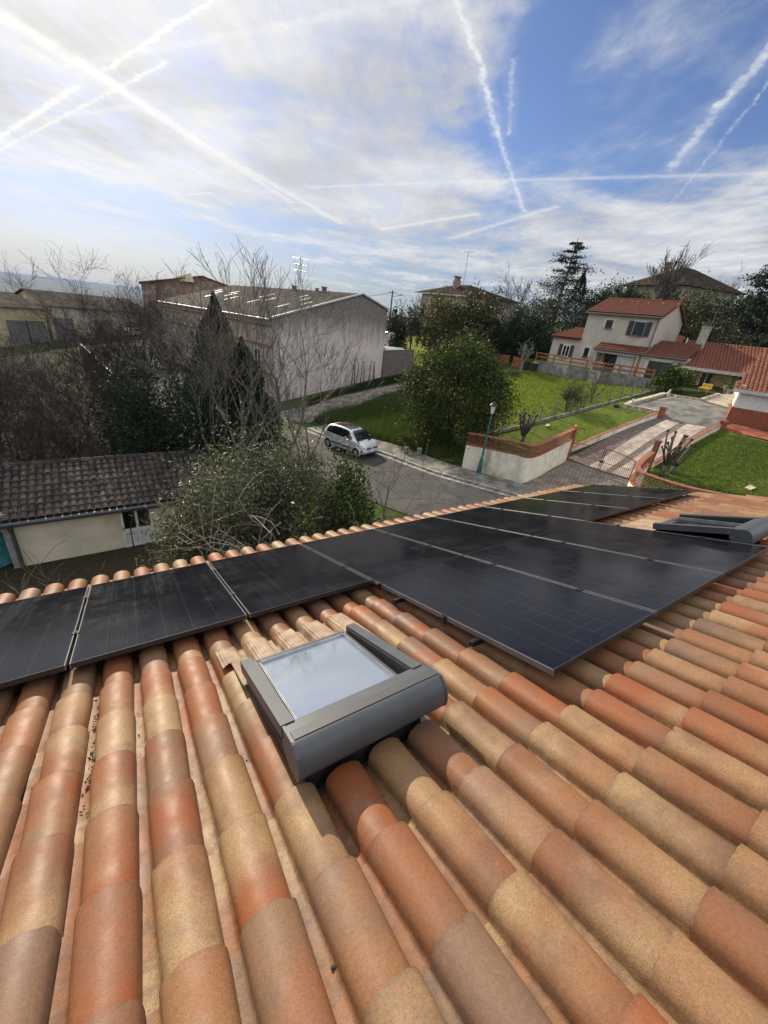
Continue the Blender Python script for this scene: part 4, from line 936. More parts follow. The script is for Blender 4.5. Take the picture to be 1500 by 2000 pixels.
# ------------------------------------------------------------------ the parked car
def car():
    rw, fw = onz(641, 875.3, 0), onz(696.5, 895.4, 0)
    rw, fw = T(641, 875.3), T(696.5, 895.4); mid = (rw + fw) / 2; h = fw - rw; h[2] = 0; h /= np.linalg.norm(h); left = np.array([-h[1], h[0], 0])
    c = mid + left * .73; c[2] = h1(c[0], c[1]) + .045
    root = empty('parked_car', c, 'small silver five door car parked at the kerb by the grass verge', 'car'); root.rotation_euler = (math.asin((fw[2] - rw[2]) / 2.48) * 0, 0, math.atan2(h[1], h[0]))
    silver = MATS.get('car_silver') or simple('car_silver', (.68, .70, .73), .28, .35, var=.02, scale=2); glass = simple('car_glass', (.014, .017, .022), .06); rub = simple('tyre', (.010, .010, .011), .85); dark = simple('car_trim', (.028, .029, .031), .5); chrome = simple('car_chrome', (.7, .71, .73), .18, .9)
    # stations along x: (x, half width low, half width belt, half width roof, z sill, z belt, z roof or None)
    st = [(-1.86, .60, .66, .0, .42, .92, None), (-1.80, .70, .76, .0, .30, 1.00, None), (-1.62, .79, .80, .58, .24, 1.02, 1.36), (-1.40, .82, .825, .585, .21, 1.01, 1.50), (-.90, .83, .84, .60, .19, .99, 1.575), (-.2, .835, .845, .60, .19, .965, 1.59), (.30, .835, .845, .575, .19, .945, 1.54),
          (.62, .835, .84, .55, .19, .93, 1.44), (1.02, .83, .82, .60, .19, .96, 1.10), (1.22, .825, .80, .0, .20, .955, None), (1.50, .80, .745, .0, .22, .88, None), (1.74, .72, .66, .0, .26, .76, None), (1.88, .56, .52, .0, .32, .66, None)]
    def section(s):
        x, wl_, wb, wr_, zs, zb, zr = s; zm = (zs + zb) / 2
        pts = [(wl_ * .86, zs), (wl_ * .985, zs + .06), (wl_ * 1.0, zm), (wb, zb - .06), (wb * .965, zb)]
        if zr: pts += [(wb * .93 + (wr_ - wb * .93) * .35, zb + (zr - zb) * .42), (wr_ * 1.03, zr - .07), (wr_ * .86, zr - .018), (wr_ * .45, zr), (0, zr + .006)]
        else: pts += [(wb * .90, zb + .02), (wb * .78, zb + .036), (wb * .6, zb + .045), (wb * .32, zb + .052), (0, zb + .055)]
        return [(x, y, z) for y, z in pts], [(x, -y, z) for y, z in pts]
    mb = MB(); mb.sm = True; L = []; Rr = []
    for s in st: a, b = section(s); L.append(mb.verts(a)); Rr.append(mb.verts(b))
    for side_, fl in ((L, False), (Rr, True)):
        for a, b in zip(side_, side_[1:]):
            for i in range(9): q = (a[i], b[i], b[i + 1], a[i + 1]); mb.face(q[::-1] if fl else q)
    mb.sm = False
    mb.face([L[0][i] for i in range(10)] + [Rr[0][i] for i in range(8, -1, -1)]); mb.face(([L[-1][i] for i in range(10)] + [Rr[-1][i] for i in range(8, -1, -1)])[::-1])
    for a, b, c2, d in zip(L, L[1:], Rr[1:], Rr): mb.face((a[0], d[0], c2[0], b[0]))
    body = mb.build('body', silver, root); me = body.data; bm = bmesh.new(); bm.from_mesh(me); bmesh.ops.remove_doubles(bm, verts=bm.verts[:], dist=1e-4); bmesh.ops.recalc_face_normals(bm, faces=bm.faces[:]); bm.to_mesh(me); bm.free()
    sub = body.modifiers.new('soft', 'SUBSURF'); sub.levels = 2; sub.render_levels = 2
    def lerp(x):
        for a, b in zip(st, st[1:]):
            if a[0] <= x <= b[0]:
                t = (x - a[0]) / (b[0] - a[0]); return [p if q is None or p is None else p + (q - p) * t for p, q in zip(a, b)]
    def side_pt(x, f, s, out=.014):
        """a point of the side glass: f from belt to roof rail"""
        q = lerp(x); wb, wr_, zb, zr = q[2], q[3], q[5], q[6]; y0, y1 = wb * .95, wr_ * 1.02; z0, z1 = zb + .03, zr - .085
        y = y0 + (y1 - y0) * f - .02 * math.sin(f * math.pi) * -1; return (x, s * (y + out), z0 + (z1 - z0) * f)
    for s in (-1, 1):
        for x0, x1, nm in ((-1.42, -1.005, 'quarter_window'), (-.995, -.085, 'rear_window'), (-.075, .74, 'front_window')):
            mb = MB(); n = 8; lo = []; hi = []; mid_ = []
            for i in range(n + 1):
                x = x0 + (x1 - x0) * i / n; f1 = 1.0
                if nm == 'front_window': f1 = 1.0 if x < .40 else 1.0 - (x - .40) / .34 * .75
                if nm == 'quarter_window': f1 = min(1.0, .55 + (x + 1.42) / .30)
                lo.append(side_pt(x, .04, s)); mid_.append(side_pt(x, f1 * .55, s, .022)); hi.append(side_pt(x, f1, s))
            a = mb.verts(lo); b = mb.verts(mid_); c2 = mb.verts(hi)
            for p, q in ((a, b), (b, c2)):
                for i in range(n): f = (p[i], p[i + 1], q[i + 1], q[i]); mb.face(f if s < 0 else f[::-1])
            mb.build(nm, glass, root, smooth=True)
        mb = MB(); mb.box((-.05, s * .852, .50), (1.75, .03, .085), bev=.01); mb.build('side_moulding', dark, root)
        mb = MB(); mb.blob((.66, s * .98, 1.0), (.09, .10, .075), 10, 7); mb.tube([(.70, s * .84, .95), (.68, s * .93, .97)], .025, 6); mb.build('mirror', silver, root, smooth=True)
        for x in (-.62, .38): mb = MB(); mb.box((x, s * .862, .80), (.17, .02, .03), bev=.006); mb.build('door_handle', silver, root)
        mb = MB(); mb.tube([(-.08, s * .848, .28), (-.08, s * .862, .92)], .005, 4); mb.tube([(.86, s * .842, .30), (.84, s * .845, .90)], .005, 4); mb.build('door_seam', dark, root)
        for x in (-1.24, 1.24):
            c0 = (x, s * .76, .30); ax = ((1, 0, 0), (0, 0, 1), (0, s, 0)); w = empty('wheel', (0, 0, 0)); w.parent = root
            mb = MB(); mb.lathe([(.20, -.09), (.285, -.095), (.300, -.06), (.300, .06), (.285, .095), (.20, .088)], c0, 22, ax); mb.build('tyre', rub, w, smooth=None)
            mb = MB(); mb.lathe([(.195, .07), (.19, .098), (.16, .088), (.06, .096), (.05, .104)], c0, 18, ax); mb.build('hubcap', simple('hubcap_silver', (.50, .51, .53), .35, .6), w)
            mb = MB()
            for k in range(7): a = 2 * math.pi * k / 7; mb.box((x + .145 * math.cos(a), s * (.76 + .097), .30 + .145 * math.sin(a)), (.05, .012, .035), ((math.cos(a), 0, math.sin(a)), (0, 1, 0), (-math.sin(a), 0, math.cos(a)))); 
            mb.build('hubcap_slots', dark, w)
            mb = MB(); pts = [(x + .345 * math.cos(a), s * .826, .30 + .345 * math.sin(a)) for a in np.linspace(-.25, math.pi + .25, 14)]; mb.tube(pts, .028, 6); mb.build('arch_lip', silver, root, smooth=True)
            mb = MB(); mb.lathe([(.33, -.02), (.33, .060)], (x, s * .775, .31), 20, ax); mb.build('wheel_well', simple('wheel_well', (.008, .008, .008), .9), root)
    # windscreen and rear glass
    def pane(nm, rows):
        mb = MB(); ids = [mb.verts([(x, y * t, z - .012 * (1 - abs(t)) * 0 + .03 * (1 - t * t) * .4) for t in np.linspace(-1, 1, 9)]) for x, y, z in rows]
        for a, b in zip(ids, ids[1:]):
            for i in range(8): mb.face((a[i], a[i + 1], b[i + 1], b[i]))
        return mb.build(nm, glass, root, smooth=True)
    pane('windscreen', [(1.25, .70, .985), (1.04, .66, 1.12), (.84, .605, 1.30), (.66, .555, 1.455), (.60, .53, 1.485)]); pane('rear_screen', [(-1.86, .60, 1.03), (-1.76, .58, 1.2), (-1.62, .54, 1.38)])
    mb = MB(); ids = [mb.verts([(x, y * t, z + .012 * (1 - t * t)) for t in np.linspace(-1, 1, 7)]) for x, y, z in ((.34, .43, 1.553), (-.1, .45, 1.600), (-.6, .45, 1.600), (-1.0, .43, 1.578))]
    for a, b in zip(ids, ids[1:]):
        for i in range(6): mb.face((a[i], b[i], b[i + 1], a[i + 1]))
    mb.build('sunroof', simple('sunroof_glass', (.035, .024, .022), .12), root, smooth=True)
    for s in (-1, 1):
        mb = MB(); mb.blob((1.66, s * .56, .70), (.14, .13, .085), 12, 8); mb.build('headlight', simple('headlamp', (.62, .66, .72), .12, .6), root, smooth=True)
        mb = MB(); mb.blob((1.60, s * .60, .80), (.07, .06, .05), 10, 6); mb.build('indicator', chrome, root, smooth=True)
        mb = MB(); mb.box((1.855, s * .30, .66), (.05, .36, .10), bev=.01); mb.build('grille', dark, root)
        mb = MB(); mb.box((-1.83, s * .66, .98), (.06, .12, .30), bev=.02); mb.build('tail_light', simple('tail_red', (.35, .02, .02), .3), root)
    mb = MB(); mb.box((1.84, 0, .33), (.10, .96, .12), bev=.02); mb.build('lower_grille', dark, root)
    mb = MB(); mb.box((1.80, 0, .46), (.20, 1.28, .13), bev=.05); mb.build('bumper', silver, root)
    mb = MB(); pl = mb.box((1.912, 0, .47), (.014, .50, .105), bev=.003); npl = mb.build('number_plate', simple('plate_white', (.75, .75, .75), .4), root)
    mb = MB(); mb.box((1.921, -.236, .47), (.004, .03, .10)); mb.box((1.921, .236, .47), (.004, .03, .10)); k = mb.build('plate_band', simple('plate_blue', (.02, .06, .35), .4), npl)
    # diamond emblem between the grilles
    mb = MB(); dm = [(0, .09), (.062, 0), (0, -.09), (-.062, 0)]; di = [(0, .052), (.032, 0), (0, -.052), (-.032, 0)]
    for i in range(4): j = (i + 1) % 4; mb.quad(*[(1.892, y, .68 + z) for y, z in (dm[i], dm[j], di[j], di[i])]); mb.quad(*[(x, y, .68 + z) for x, (y, z) in ((1.892, dm[i]), (1.86, dm[i]), (1.86, dm[j]), (1.892, dm[j]))])
    mb.build('diamond_badge', chrome, root)
    mb = MB(); mb.tube([(1.30, -.45, 1.0), (1.17, .10, 1.075)], .010, 5); mb.tube([(1.30, .15, 1.0), (1.16, .55, 1.06)], .010, 5); mb.build('wiper', dark, root)
car()

# ------------------------------------------------------------------ buildings
class Facade:
    """a vertical wall plane through A and B (plan); photo pixels are carried onto it"""
    def __init__(self, A, B):
        self.A = np.array([A[0], A[1], 0.0]); d = np.array([B[0] - A[0], B[1] - A[1], 0.0]); self.L = np.linalg.norm(d); self.d = d / self.L
        n = np.array([self.d[1], -self.d[0], 0]); self.n = n if n @ (CAM - self.A) > 0 else -n
    def shift(self, k): f = Facade(self.A + self.n * k, self.A + self.n * k + self.d * self.L); return f
    def hit(self, x, y):
        r = ray(x, y); t = ((self.A - CAM) @ self.n) / (r @ self.n); return CAM + r * t
    def rect(self, x0, y0, x1, y1):
        cx, cy = (x0 + x1) / 2, (y0 + y1) / 2; c = self.hit(cx, cy)
        w = abs((self.hit(x1, cy) - self.hit(x0, cy)) @ self.d); h = abs(self.hit(cx, y0)[2] - self.hit(cx, y1)[2]); return c, w, h
    def s(self, x, y): return float((self.hit(x, y) - self.A) @ self.d)
    def ax(self): return (self.d, self.n, np.array([0, 0, 1.0]))
DARKGLASS = simple('window_glass', (.02, .023, .028), .07)
WHITEP = simple('white_paint', (.74, .74, .72), .55, var=.05)
STONEW = simple('window_surround', (.66, .62, .53), .85, var=.06)
SHUT = simple('shutter_anthracite', (.040, .043, .050), .6, var=.08)
ROOFR = tile_material('roof_tiles_red', detail=False, brown=1.35); ROOFB = tile_material('roof_tiles_brown', detail=False, brown=1.0); ROOFO = tile_material('roof_tiles_old', old=True, detail=False)
def attach(o, root): o.parent = root; o.location = tuple(np.array(o.location) - np.array(root.location)); return o
def window(root, F, c, w, h, surround=.16, frame_mat=WHITEP, shutters=False, panes=2, name='window', sill=True, glass=DARKGLASS, inset=.06):
    ax = F.ax(); fr = MB(); t = .07
    fr.box(c + ax[2] * (h / 2 - t / 2) - F.n * inset * 0 + F.n * .01, (w, .06, t), ax); fr.box(c - ax[2] * (h / 2 - t / 2) + F.n * .01, (w, .06, t), ax)
    for k in range(panes + 1): fr.box(c + ax[0] * (-w / 2 + t / 2 + (w - t) * k / panes) + F.n * .012, (t, .06, h - 2 * t), ax)
    o = fr.build(name, frame_mat); o.parent = root; o.location = tuple(-np.array(root.location))
    g = MB(); g.box(c + F.n * .005, (w - .02, .03, h - .02), ax); k = g.build('pane', glass, o)
    if surround:
        s = MB(); sw = surround
        s.box(c + ax[2] * (h / 2 + sw / 2) + F.n * .015, (w + 2 * sw, .07, sw), ax)
        for q in (-1, 1): s.box(c + ax[0] * q * (w / 2 + sw / 2) + F.n * .015, (sw, .07, h), ax)
        s.build('surround', STONEW, o)
    if sill: s = MB(); s.box(c - ax[2] * (h / 2 + .04) + F.n * .06, (w + .1, .20, .08), ax); s.build('sill', simple('sill_brick', (.26, .11, .07), .85), o)
    if shutters:
        for q in (-1, 1):
            s = MB(); cc = c + ax[0] * q * (w / 2 + w * .27 + .02) + F.n * .05; s.box(cc, (w * .5, .04, h + .1), ax)
            for j in (-.32, .32): s.box(cc + ax[2] * j * h + F.n * .028, (w * .46, .02, .09), ax)
            s.build('shutter', SHUT, o)
    return o
def box_walls(root, pts, z0, tops, mt, name='wall'):
    """closed plan outline with a top height for every corner; tops may hold extra gable points as (index, fraction, z)"""
    mb = MB(); n = len(pts)
    for i in range(n):
        j = (i + 1) % n; a, b = pts[i], pts[j]; P = [(a[0], a[1], z0), (b[0], b[1], z0), (b[0], b[1], tops[j])]
        for g in [g for g in (tops_extra.get(id(root), [])) if g[0] == i]: P.append((a[0] + (b[0] - a[0]) * g[1], a[1] + (b[1] - a[1]) * g[1], g[2]))
        P.append((a[0], a[1], tops[i])); mb.face(mb.verts(P))
    o = mb.build(name, mt); o.parent = root; o.location = tuple(-np.array(root.location)); return o
tops_extra = {}
def roof_slope(mb, A, B, C, D, pu=.26, pv=.42, seg=5, amp=.07, pal=None, seed=0, over=.0):
    """tiled slope: eave from A to B, top from D to C"""
    A, B, C, D = [np.array(p, float) for p in (A, B, C, D)]; U = B - A; LU = np.linalg.norm(U); U /= LU; Vv = (D - A) - U * ((D - A) @ U); LV = np.linalg.norm(Vv); Vv /= LV; Nn = np.cross(U, Vv); Nn = Nn if Nn[2] > 0 else -Nn
    l0 = ((D - A) @ U) / LV; l1 = ((C - B) @ U) / LV; rows = max(1, int(round(LV / pv))); pv = LV / rows
    def skip(u, v): return u < l0 * v - pu * .1 or u > LU + l1 * v + pu * .1
    tile_field(mb, A + U * min(0, l0 * LV) * 0, U, Vv, Nn, int(LU / pu) + 1, rows, pu, pv, seg=seg, hgt_=amp, skip=skip, step=.02, palette=pal, seed=seed, chan=False, half=.46)
    mb.tint = (.3, .3, .5); mb.quad(A - Nn * .02, B - Nn * .02, C - Nn * .02, D - Nn * .02); mb.quad(A - Nn * .14, D - Nn * .14, C - Nn * .14, B - Nn * .14); mb.quad(A - Nn * .02, A - Nn * .14, B - Nn * .14, B - Nn * .02)
    mb.quad(A - Nn * .02, D - Nn * .02, D - Nn * .14, A - Nn * .14); mb.quad(B - Nn * .02, B - Nn * .14, C - Nn * .14, C - Nn * .02); mb.tint = (1, 1, 1)
def pal_red(q): return (q.uniform(.0, .32), q.uniform(.0, .40), q.random())
def pal_dark(q): return (q.choice((q.uniform(.0, .2), q.uniform(.82, .95))), q.uniform(.82, .95), q.random())
def put(mb, nm, mt, root, smooth=None): o = mb.build(nm, mt, None, smooth); o.parent = root; o.location = tuple(-np.array(root.location)); return o
Z = np.array([0, 0, 1.0])

def grey_house():
    FR, FL = pol(63.85, 49.0), pol(56.55, 51.0); d = FR - FL; d[2] = 0; d /= np.linalg.norm(d); n = np.array([d[1], -d[0], 0]); n = -n if n @ (CAM - FL) < 0 else n
    B = -n; W = np.linalg.norm((FR - FL)[:2]); dep = 9.0; z0 = .3; ze = 5.68; zr = 7.2
    root = empty('grey_house', (*FL[:2], z0), 'two storey grey rendered house with red tile roof and dark shutters', 'house'); wallm = simple('grey_render', (.55, .49, .43), .9, var=.05, scale=1.5, bump=.08, stain=((.38, .35, .325), .7, .5))
    F = Facade(FL, FR)
    # two storey block
    tops_extra[id(root)] = [(1, .5, zr), (3, .5, zr)]
    P = [FL, FR, FR + B * dep, FL + B * dep]; box_walls(root, P, z0 - 1.5, [ze] * 4, wallm)
    mb = MB(); ov = .35
    e0, e1 = FL - d * .2 + n * ov, FR + d * .25 + n * ov; r0, r1 = FL - d * .2 + B * dep / 2, FR + d * .25 + B * dep / 2; b0, b1 = FL - d * .2 + B * (dep + ov), FR + d * .25 + B * (dep + ov)
    s = (zr - ze) / (dep / 2); h = lambda p, z: np.array([p[0], p[1], z])
    roof_slope(mb, h(e0, ze - s * ov + .1), h(e1, ze - s * ov + .1), h(r1, zr + .1), h(r0, zr + .1), pal=pal_red, seed=1); roof_slope(mb, h(b1, ze - s * ov + .1), h(b0, ze - s * ov + .1), h(r0, zr + .1), h(r1, zr + .1), pal=pal_red, seed=2)
    mb.tint = (.15, .1, .5); mb.tube([h(r0, zr + .13), h(r1, zr + .13)], .13, 8); ro = put(mb, 'roof', ROOFB, root)
    mb = MB()
    for px_ in (1221, 1243, 1305):
        q = FL + d * F.s(px_, 605) + B * 3.2; mb.tube([h(q, ze + s * 3.2), h(q, ze + s * 3.2 + .38)], .10, 8)
    for t in (.25, .42, .84): q = FL + d * W * t + B * 3.4; mb.tube([h(q, ze + s * 3.4), h(q, ze + s * 3.4 + .34)], .11, 8)
    k = mb.build('vent', simple('vent_tile', (.34, .14, .08), .8), ro)
    mb = MB(); mb.tube([h(e0, ze - s * ov - .02) + n * .07, h(e1, ze - s * ov - .02) + n * .07], .075, 8); put(mb, 'gutter', simple('gutter_grey', (.15, .15, .155), .5, .3), root)
    mb = MB(); q = FR + n * .08 - d * .12; mb.tube([h(q, ze - .2), h(q, 3.0)], .05, 8); put(mb, 'downpipe', simple('gutter_grey', (.15, .15, .155), .5), root)
    # left wing
    A, Bq = FL - d * 3.05, FL; zw = 3.02; zwr = 4.05
    mb = MB(); Pw = [A, Bq, Bq + B * 5, A + B * 5]
    for i in range(4): a, b = Pw[i], Pw[(i + 1) % 4]; za = zw if i in (0, 3) and i == 0 else zw; mb.quad((a[0], a[1], z0 - 1.2), (b[0], b[1], z0 - 1.2), (b[0], b[1], zw), (a[0], a[1], zw))
    put(mb, 'wing_wall', wallm, root)
    mb = MB(); roof_slope(mb, h(A - d * .25 + n * .35, zw + .02), h(Bq + n * .35, zw + .02), h(Bq + B * 3.2, zwr + .1), h(A + d * .9 + B * 3.2, zwr + .1), pal=pal_red, seed=3); put(mb, 'wing_roof', ROOFB, root)
    # ground floor front with porch and garage
    G = F.shift(1.25); a0 = F.s(1166, 700); a1 = F.s(1330, 725) + .3; zl = 2.36
    p0, p1 = FL + d * a0 + n * 1.25, FL + d * a1 + n * 1.25
    mb = MB(); mb.wallbox(p0 + d * (G.s(1249, 710) - G.s(1166, 700)), p1, z0 - 1.0, zl, .2)
    gs = G.s(1249, 715); gA = G.A + d * gs
    put(mb, 'garage_wall', wallm, root); mb = MB(); mb.wallbox(p1 + B * .1, p1 + B * 6.5, z0 - 1, zl + .1, .2); put(mb, 'garage_side_wall', wallm, root); mb = MB(); mb.wallbox(p0 + d * .15, p0 + d * .15 + B * 1.2, z0 - 1, zl, .25); put(mb, 'porch_wall', wallm, root)
    mb = MB(); o0 = p0 - d * .1 + n * .35; o1 = p1 + d * .1 + n * .35; m_ = p0 + d * (G.s(1268, 690) - G.s(1166, 690)) + n * .35; t = 1.7; back = B * (1.25 + .33)
    roof_slope(mb, h(o0, zl), h(m_, zl), h(m_ + back, zl + .58), h(o0 + back, zl + .58), pal=pal_red, seed=4); roof_slope(mb, h(m_ + d * .05, zl + .0), h(o1, zl + .0), h(o1 + B * 4, zl + 1.35), h(m_ + d * .05 + B * 4, zl + 1.35), pal=pal_red, seed=5)
    put(mb, 'porch_roof', ROOFB, root)
    mb = MB(); mb.wallbox(h(m_, 0) + B * .1, h(m_, 0) + back + B * 1.0, zl + .05, (zl + .12, zl + 1.0), .10); mb.tube([h(o0, zl - .05) + n * .05, h(o1, zl - .05) + n * .05], .06, 8); put(mb, 'porch_gutter', simple('gutter_grey', (.15, .15, .155), .5), root)
    lin = simple('porch_beam', (.60, .57, .51), .85)
    mb = MB(); mb.wallbox(p0, p0 + d * (gs - G.s(1166, 700)), zl - .35, zl - .02, .22); put(mb, 'porch_beam', lin, root)
    c, w, hh = G.rect(1241, 694, 1250, 730); mb = MB(); mb.box((*(G.A + d * G.s(1246, 712))[:2], (z0 + zl) / 2 - .3), (.24, .24, zl - z0 + .6), G.ax()); put(mb, 'porch_post', simple('porch_wood', (.33, .17, .08), .7), root)
    # openings
    c, w, hh = F.rect(1183, 625, 1197, 641); window(root, F, c, w, hh, .22, SHUT, panes=1)
    c, w, hh = F.rect(1237, 629, 1259, 656); window(root, F, c, w, hh, .20, SHUT, True, 2)
    c, w, hh = F.rect(1098, 674, 1112, 697); window(root, F, c, w, hh, .14, WHITEP, True, 2)
    c, w, hh = F.rect(1140, 679, 1150, 697); window(root, F, c, w, hh, .22, SHUT, panes=1)
    c, w, hh = F.rect(1177, 690, 1203, 722); mb = MB(); mb.box(c + n * .02, (w, .08, hh), F.ax()); dr = put(mb, 'front_door', simple('door_dark', (.03, .031, .034), .4), root); mb = MB(); mb.box(c + n * .07, (.05, .03, hh * .8), F.ax()); mb.box(c + n * .07 - d * w * .25, (w * .3, .02, hh * .7), F.ax()); mb.build('door_glass', DARKGLASS, dr)
    c, w, hh = F.rect(1207, 694, 1242, 730); mb = MB(); c = c + n * .95; mb.box(c + n * .03, (w, .08, hh + .3), F.ax()); sd_ = put(mb, 'white_shutter_door', simple('white_roller', (.62, .61, .60), .6), root); mb = MB()
    for k in range(1, 8): mb.box(c + n * .072 + Z * (hh * (k / 8 - .5)), (w * .98, .006, .02), F.ax())
    mb.build('slat_grooves', simple('groove_grey', (.36, .36, .36), .7), sd_)
    c, w, hh = G.rect(1262, 706, 1313, 738); ax = G.ax(); mb = MB(); mb.box(c + n * .10 + Z * 0, (w, .06, hh + .5), ax); gd = put(mb, 'garage_door', simple('garage_dark', (.040, .042, .047), .5), root); mb = MB()
    for k in (-.25, 0, .25): mb.box(c + n * .135 + Z * hh * k, (w, .008, .02), ax)
    mb.build('panel_lines', simple('groove_dark', (.02, .02, .022), .7), gd)
    mb = MB(); mb.box(c + n * .115 + Z * (hh / 2 + .12), (w + .6, .05, .26), ax)
    for q in (-1, 1): mb.box(c + n * .115 + ax[0] * q * (w / 2 + .15), (.28, .05, hh + .4), ax)
    put(mb, 'garage_surround', STONEW, root)
    mb = MB(); mb.tube([c + n * .12 + Z * (hh / 2 + .42), c + n * .30 + Z * (hh / 2 + .40)], .04, 6); mb.blob(c + n * .30 + Z * (hh / 2 + .36), .09, 8, 6); put(mb, 'wall_light', SHUT, root)
    # ground slab of the terrace behind the retaining wall
    q0, q1 = FL - d * 6 + n * .05, FR + d * 4.5 + n * .05; mb = MB(); f0, f1 = onz(1046, 703, RET_Z), onz(1273, 741, RET_Z)
    o = MB(); o.prism([(f0[0] - n[0] * .35, f0[1] - n[1] * .35, -1.6), (f1[0] - n[0] * .35, f1[1] - n[1] * .35, -1.6), (q1[0], q1[1], -1.6), (q0[0], q0[1], -1.6)], (0, 0, 1.6 + RET_Z - .03)); s_ = o.build('house_terrace', LAWN); s_['kind'] = 'structure'
    return F
GF = grey_house()

def yellow_house():
    D = 46.6; A, Bq = pol(66.93, D), pol(72.95, D + .2); d = Bq - A; d[2] = 0; d /= np.linalg.norm(d); n = np.array([d[1], -d[0], 0]); n = -n if n @ (CAM - A) < 0 else n; B = -n
    z0, ze, zr = .0, 1.78, 4.05; root = empty('yellow_house', (*A[:2], z0), 'single storey yellow house with a veranda and red ribbed tile roof', 'house'); h = lambda p, z: np.array([p[0], p[1], z])
    E = A + d * 26; wl_ = simple('yellow_render', (.72, .58, .27), .9, var=.06, scale=2); br = simple('veranda_brown', (.20, .085, .04), .7)
    F = Facade(A + B * .9, E + B * .9)
    mb = MB(); mb.wallbox(A + B * 1.0 + d * .3, E + B * 1.0, z0 - 1.2, ze + .2, .2); mb.wallbox(A + B * 1.1 + d * .3, A + B * 14 + d * .3, z0 - 1, ze + .5, .2); put(mb, 'wall', wl_, root)
    mb = MB(); roof_slope(mb, h(A, ze), h(E, ze), h(E + B * 7.4, zr), h(A + B * 7.4 + d * .0, zr), pal=pal_red, seed=6); roof_slope(mb, h(E + B * 14.8, ze), h(A + B * 14.8, ze), h(A + B * 7.4, zr), h(E + B * 7.4, zr), pal=pal_red, seed=7)
    put(mb, 'roof', ROOFR, root)
    mb = MB(); mb.wallbox(A + n * .04, E + n * .04, ze - .20, ze + .06, .06); mb.wallbox(A - d * .06, A - d * .06 + B * 7.4, (ze - .05, zr - .05), (ze + .22, zr + .22), .10); put(mb, 'fascia', simple('fascia_white', (.62, .60, .56), .7), root)
    for x0, x1 in ((1352, 1360), (1385, 1391), (1429, 1436)):
        q = A + B * .25 + d * float((Facade(A + B * .25, E + B * .25)).s((x0 + x1) / 2, 745)); mb = MB(); mb.box((q[0], q[1], (z0 + ze) / 2 - .25), (.16, .16, ze - z0 + .5), F.ax()); put(mb, 'veranda_post', br, root)
    for x0, x1 in ((1364, 1389), (1440, 1470)): c, w, hh = F.rect(x0, 727, x1, 761); window(root, F, c, w, hh, 0, WHITEP, panes=2, sill=False, name='french_window')
    c, w, hh = F.rect(1326, 738, 1341, 756); window(root, F, c, w, hh, 0, WHITEP, panes=1, sill=False)
    # chimney on the left verge
    q = A + d * 1.1 + B * 5.4; zc = ze + (zr - ze) * 5.4 / 7.4; mb = MB(); mb.box((q[0], q[1], zc + .8), (.75, .55, 2.0), F.ax()); mb.box((q[0], q[1], zc + 1.84), (.9, .7, .10), F.ax()); ch = put(mb, 'chimney', simple('chimney_render', (.48, .44, .36), .9, var=.2, stain=((.2, .19, .16), 1.5, .6)), root)
    mb = MB()
    for t in (-.22, 0, .22): mb.tube([q + d * t + Z * (zc + 1.88 - q[2]), q + d * t + Z * (zc + 2.22 - q[2])], .07, 8)
    mb.box((q[0], q[1], zc + 2.24), (.75, .5, .04), F.ax()); k = put(mb, 'chimney_pots', simple('pots_grey', (.22, .2, .18), .8), root)
    mb = MB(); m0 = np.array([q[0], q[1], zc + 1.9]); mb.tube([m0 + d * .25, m0 + d * .25 + Z * 1.3], .02, 5); mb.tube([m0 + d * .25 + Z * 1.25 - d * .6, m0 + d * .25 + Z * 1.25 + d * .5], .015, 4)
    for t in (-.5, -.3, -.1, .1, .3): mb.tube([m0 + d * (.25 + t) + Z * 1.25 - B * .22, m0 + d * (.25 + t) + Z * 1.25 + B * .22], .010, 4)
    put(mb, 'antenna', simple('aerial_metal', (.25, .25, .26), .4, .7), root)
    q2 = A + d * .2 + B * 6.6; mb = MB(); mb.box((q2[0] - .9 * d[0], q2[1] - .9 * d[1], zr - .2), (.6, .6, 1.1), F.ax()); put(mb, 'rear_chimney', simple('chimney_brick', (.33, .16, .09), .9), root)
    return F
YF = yellow_house()

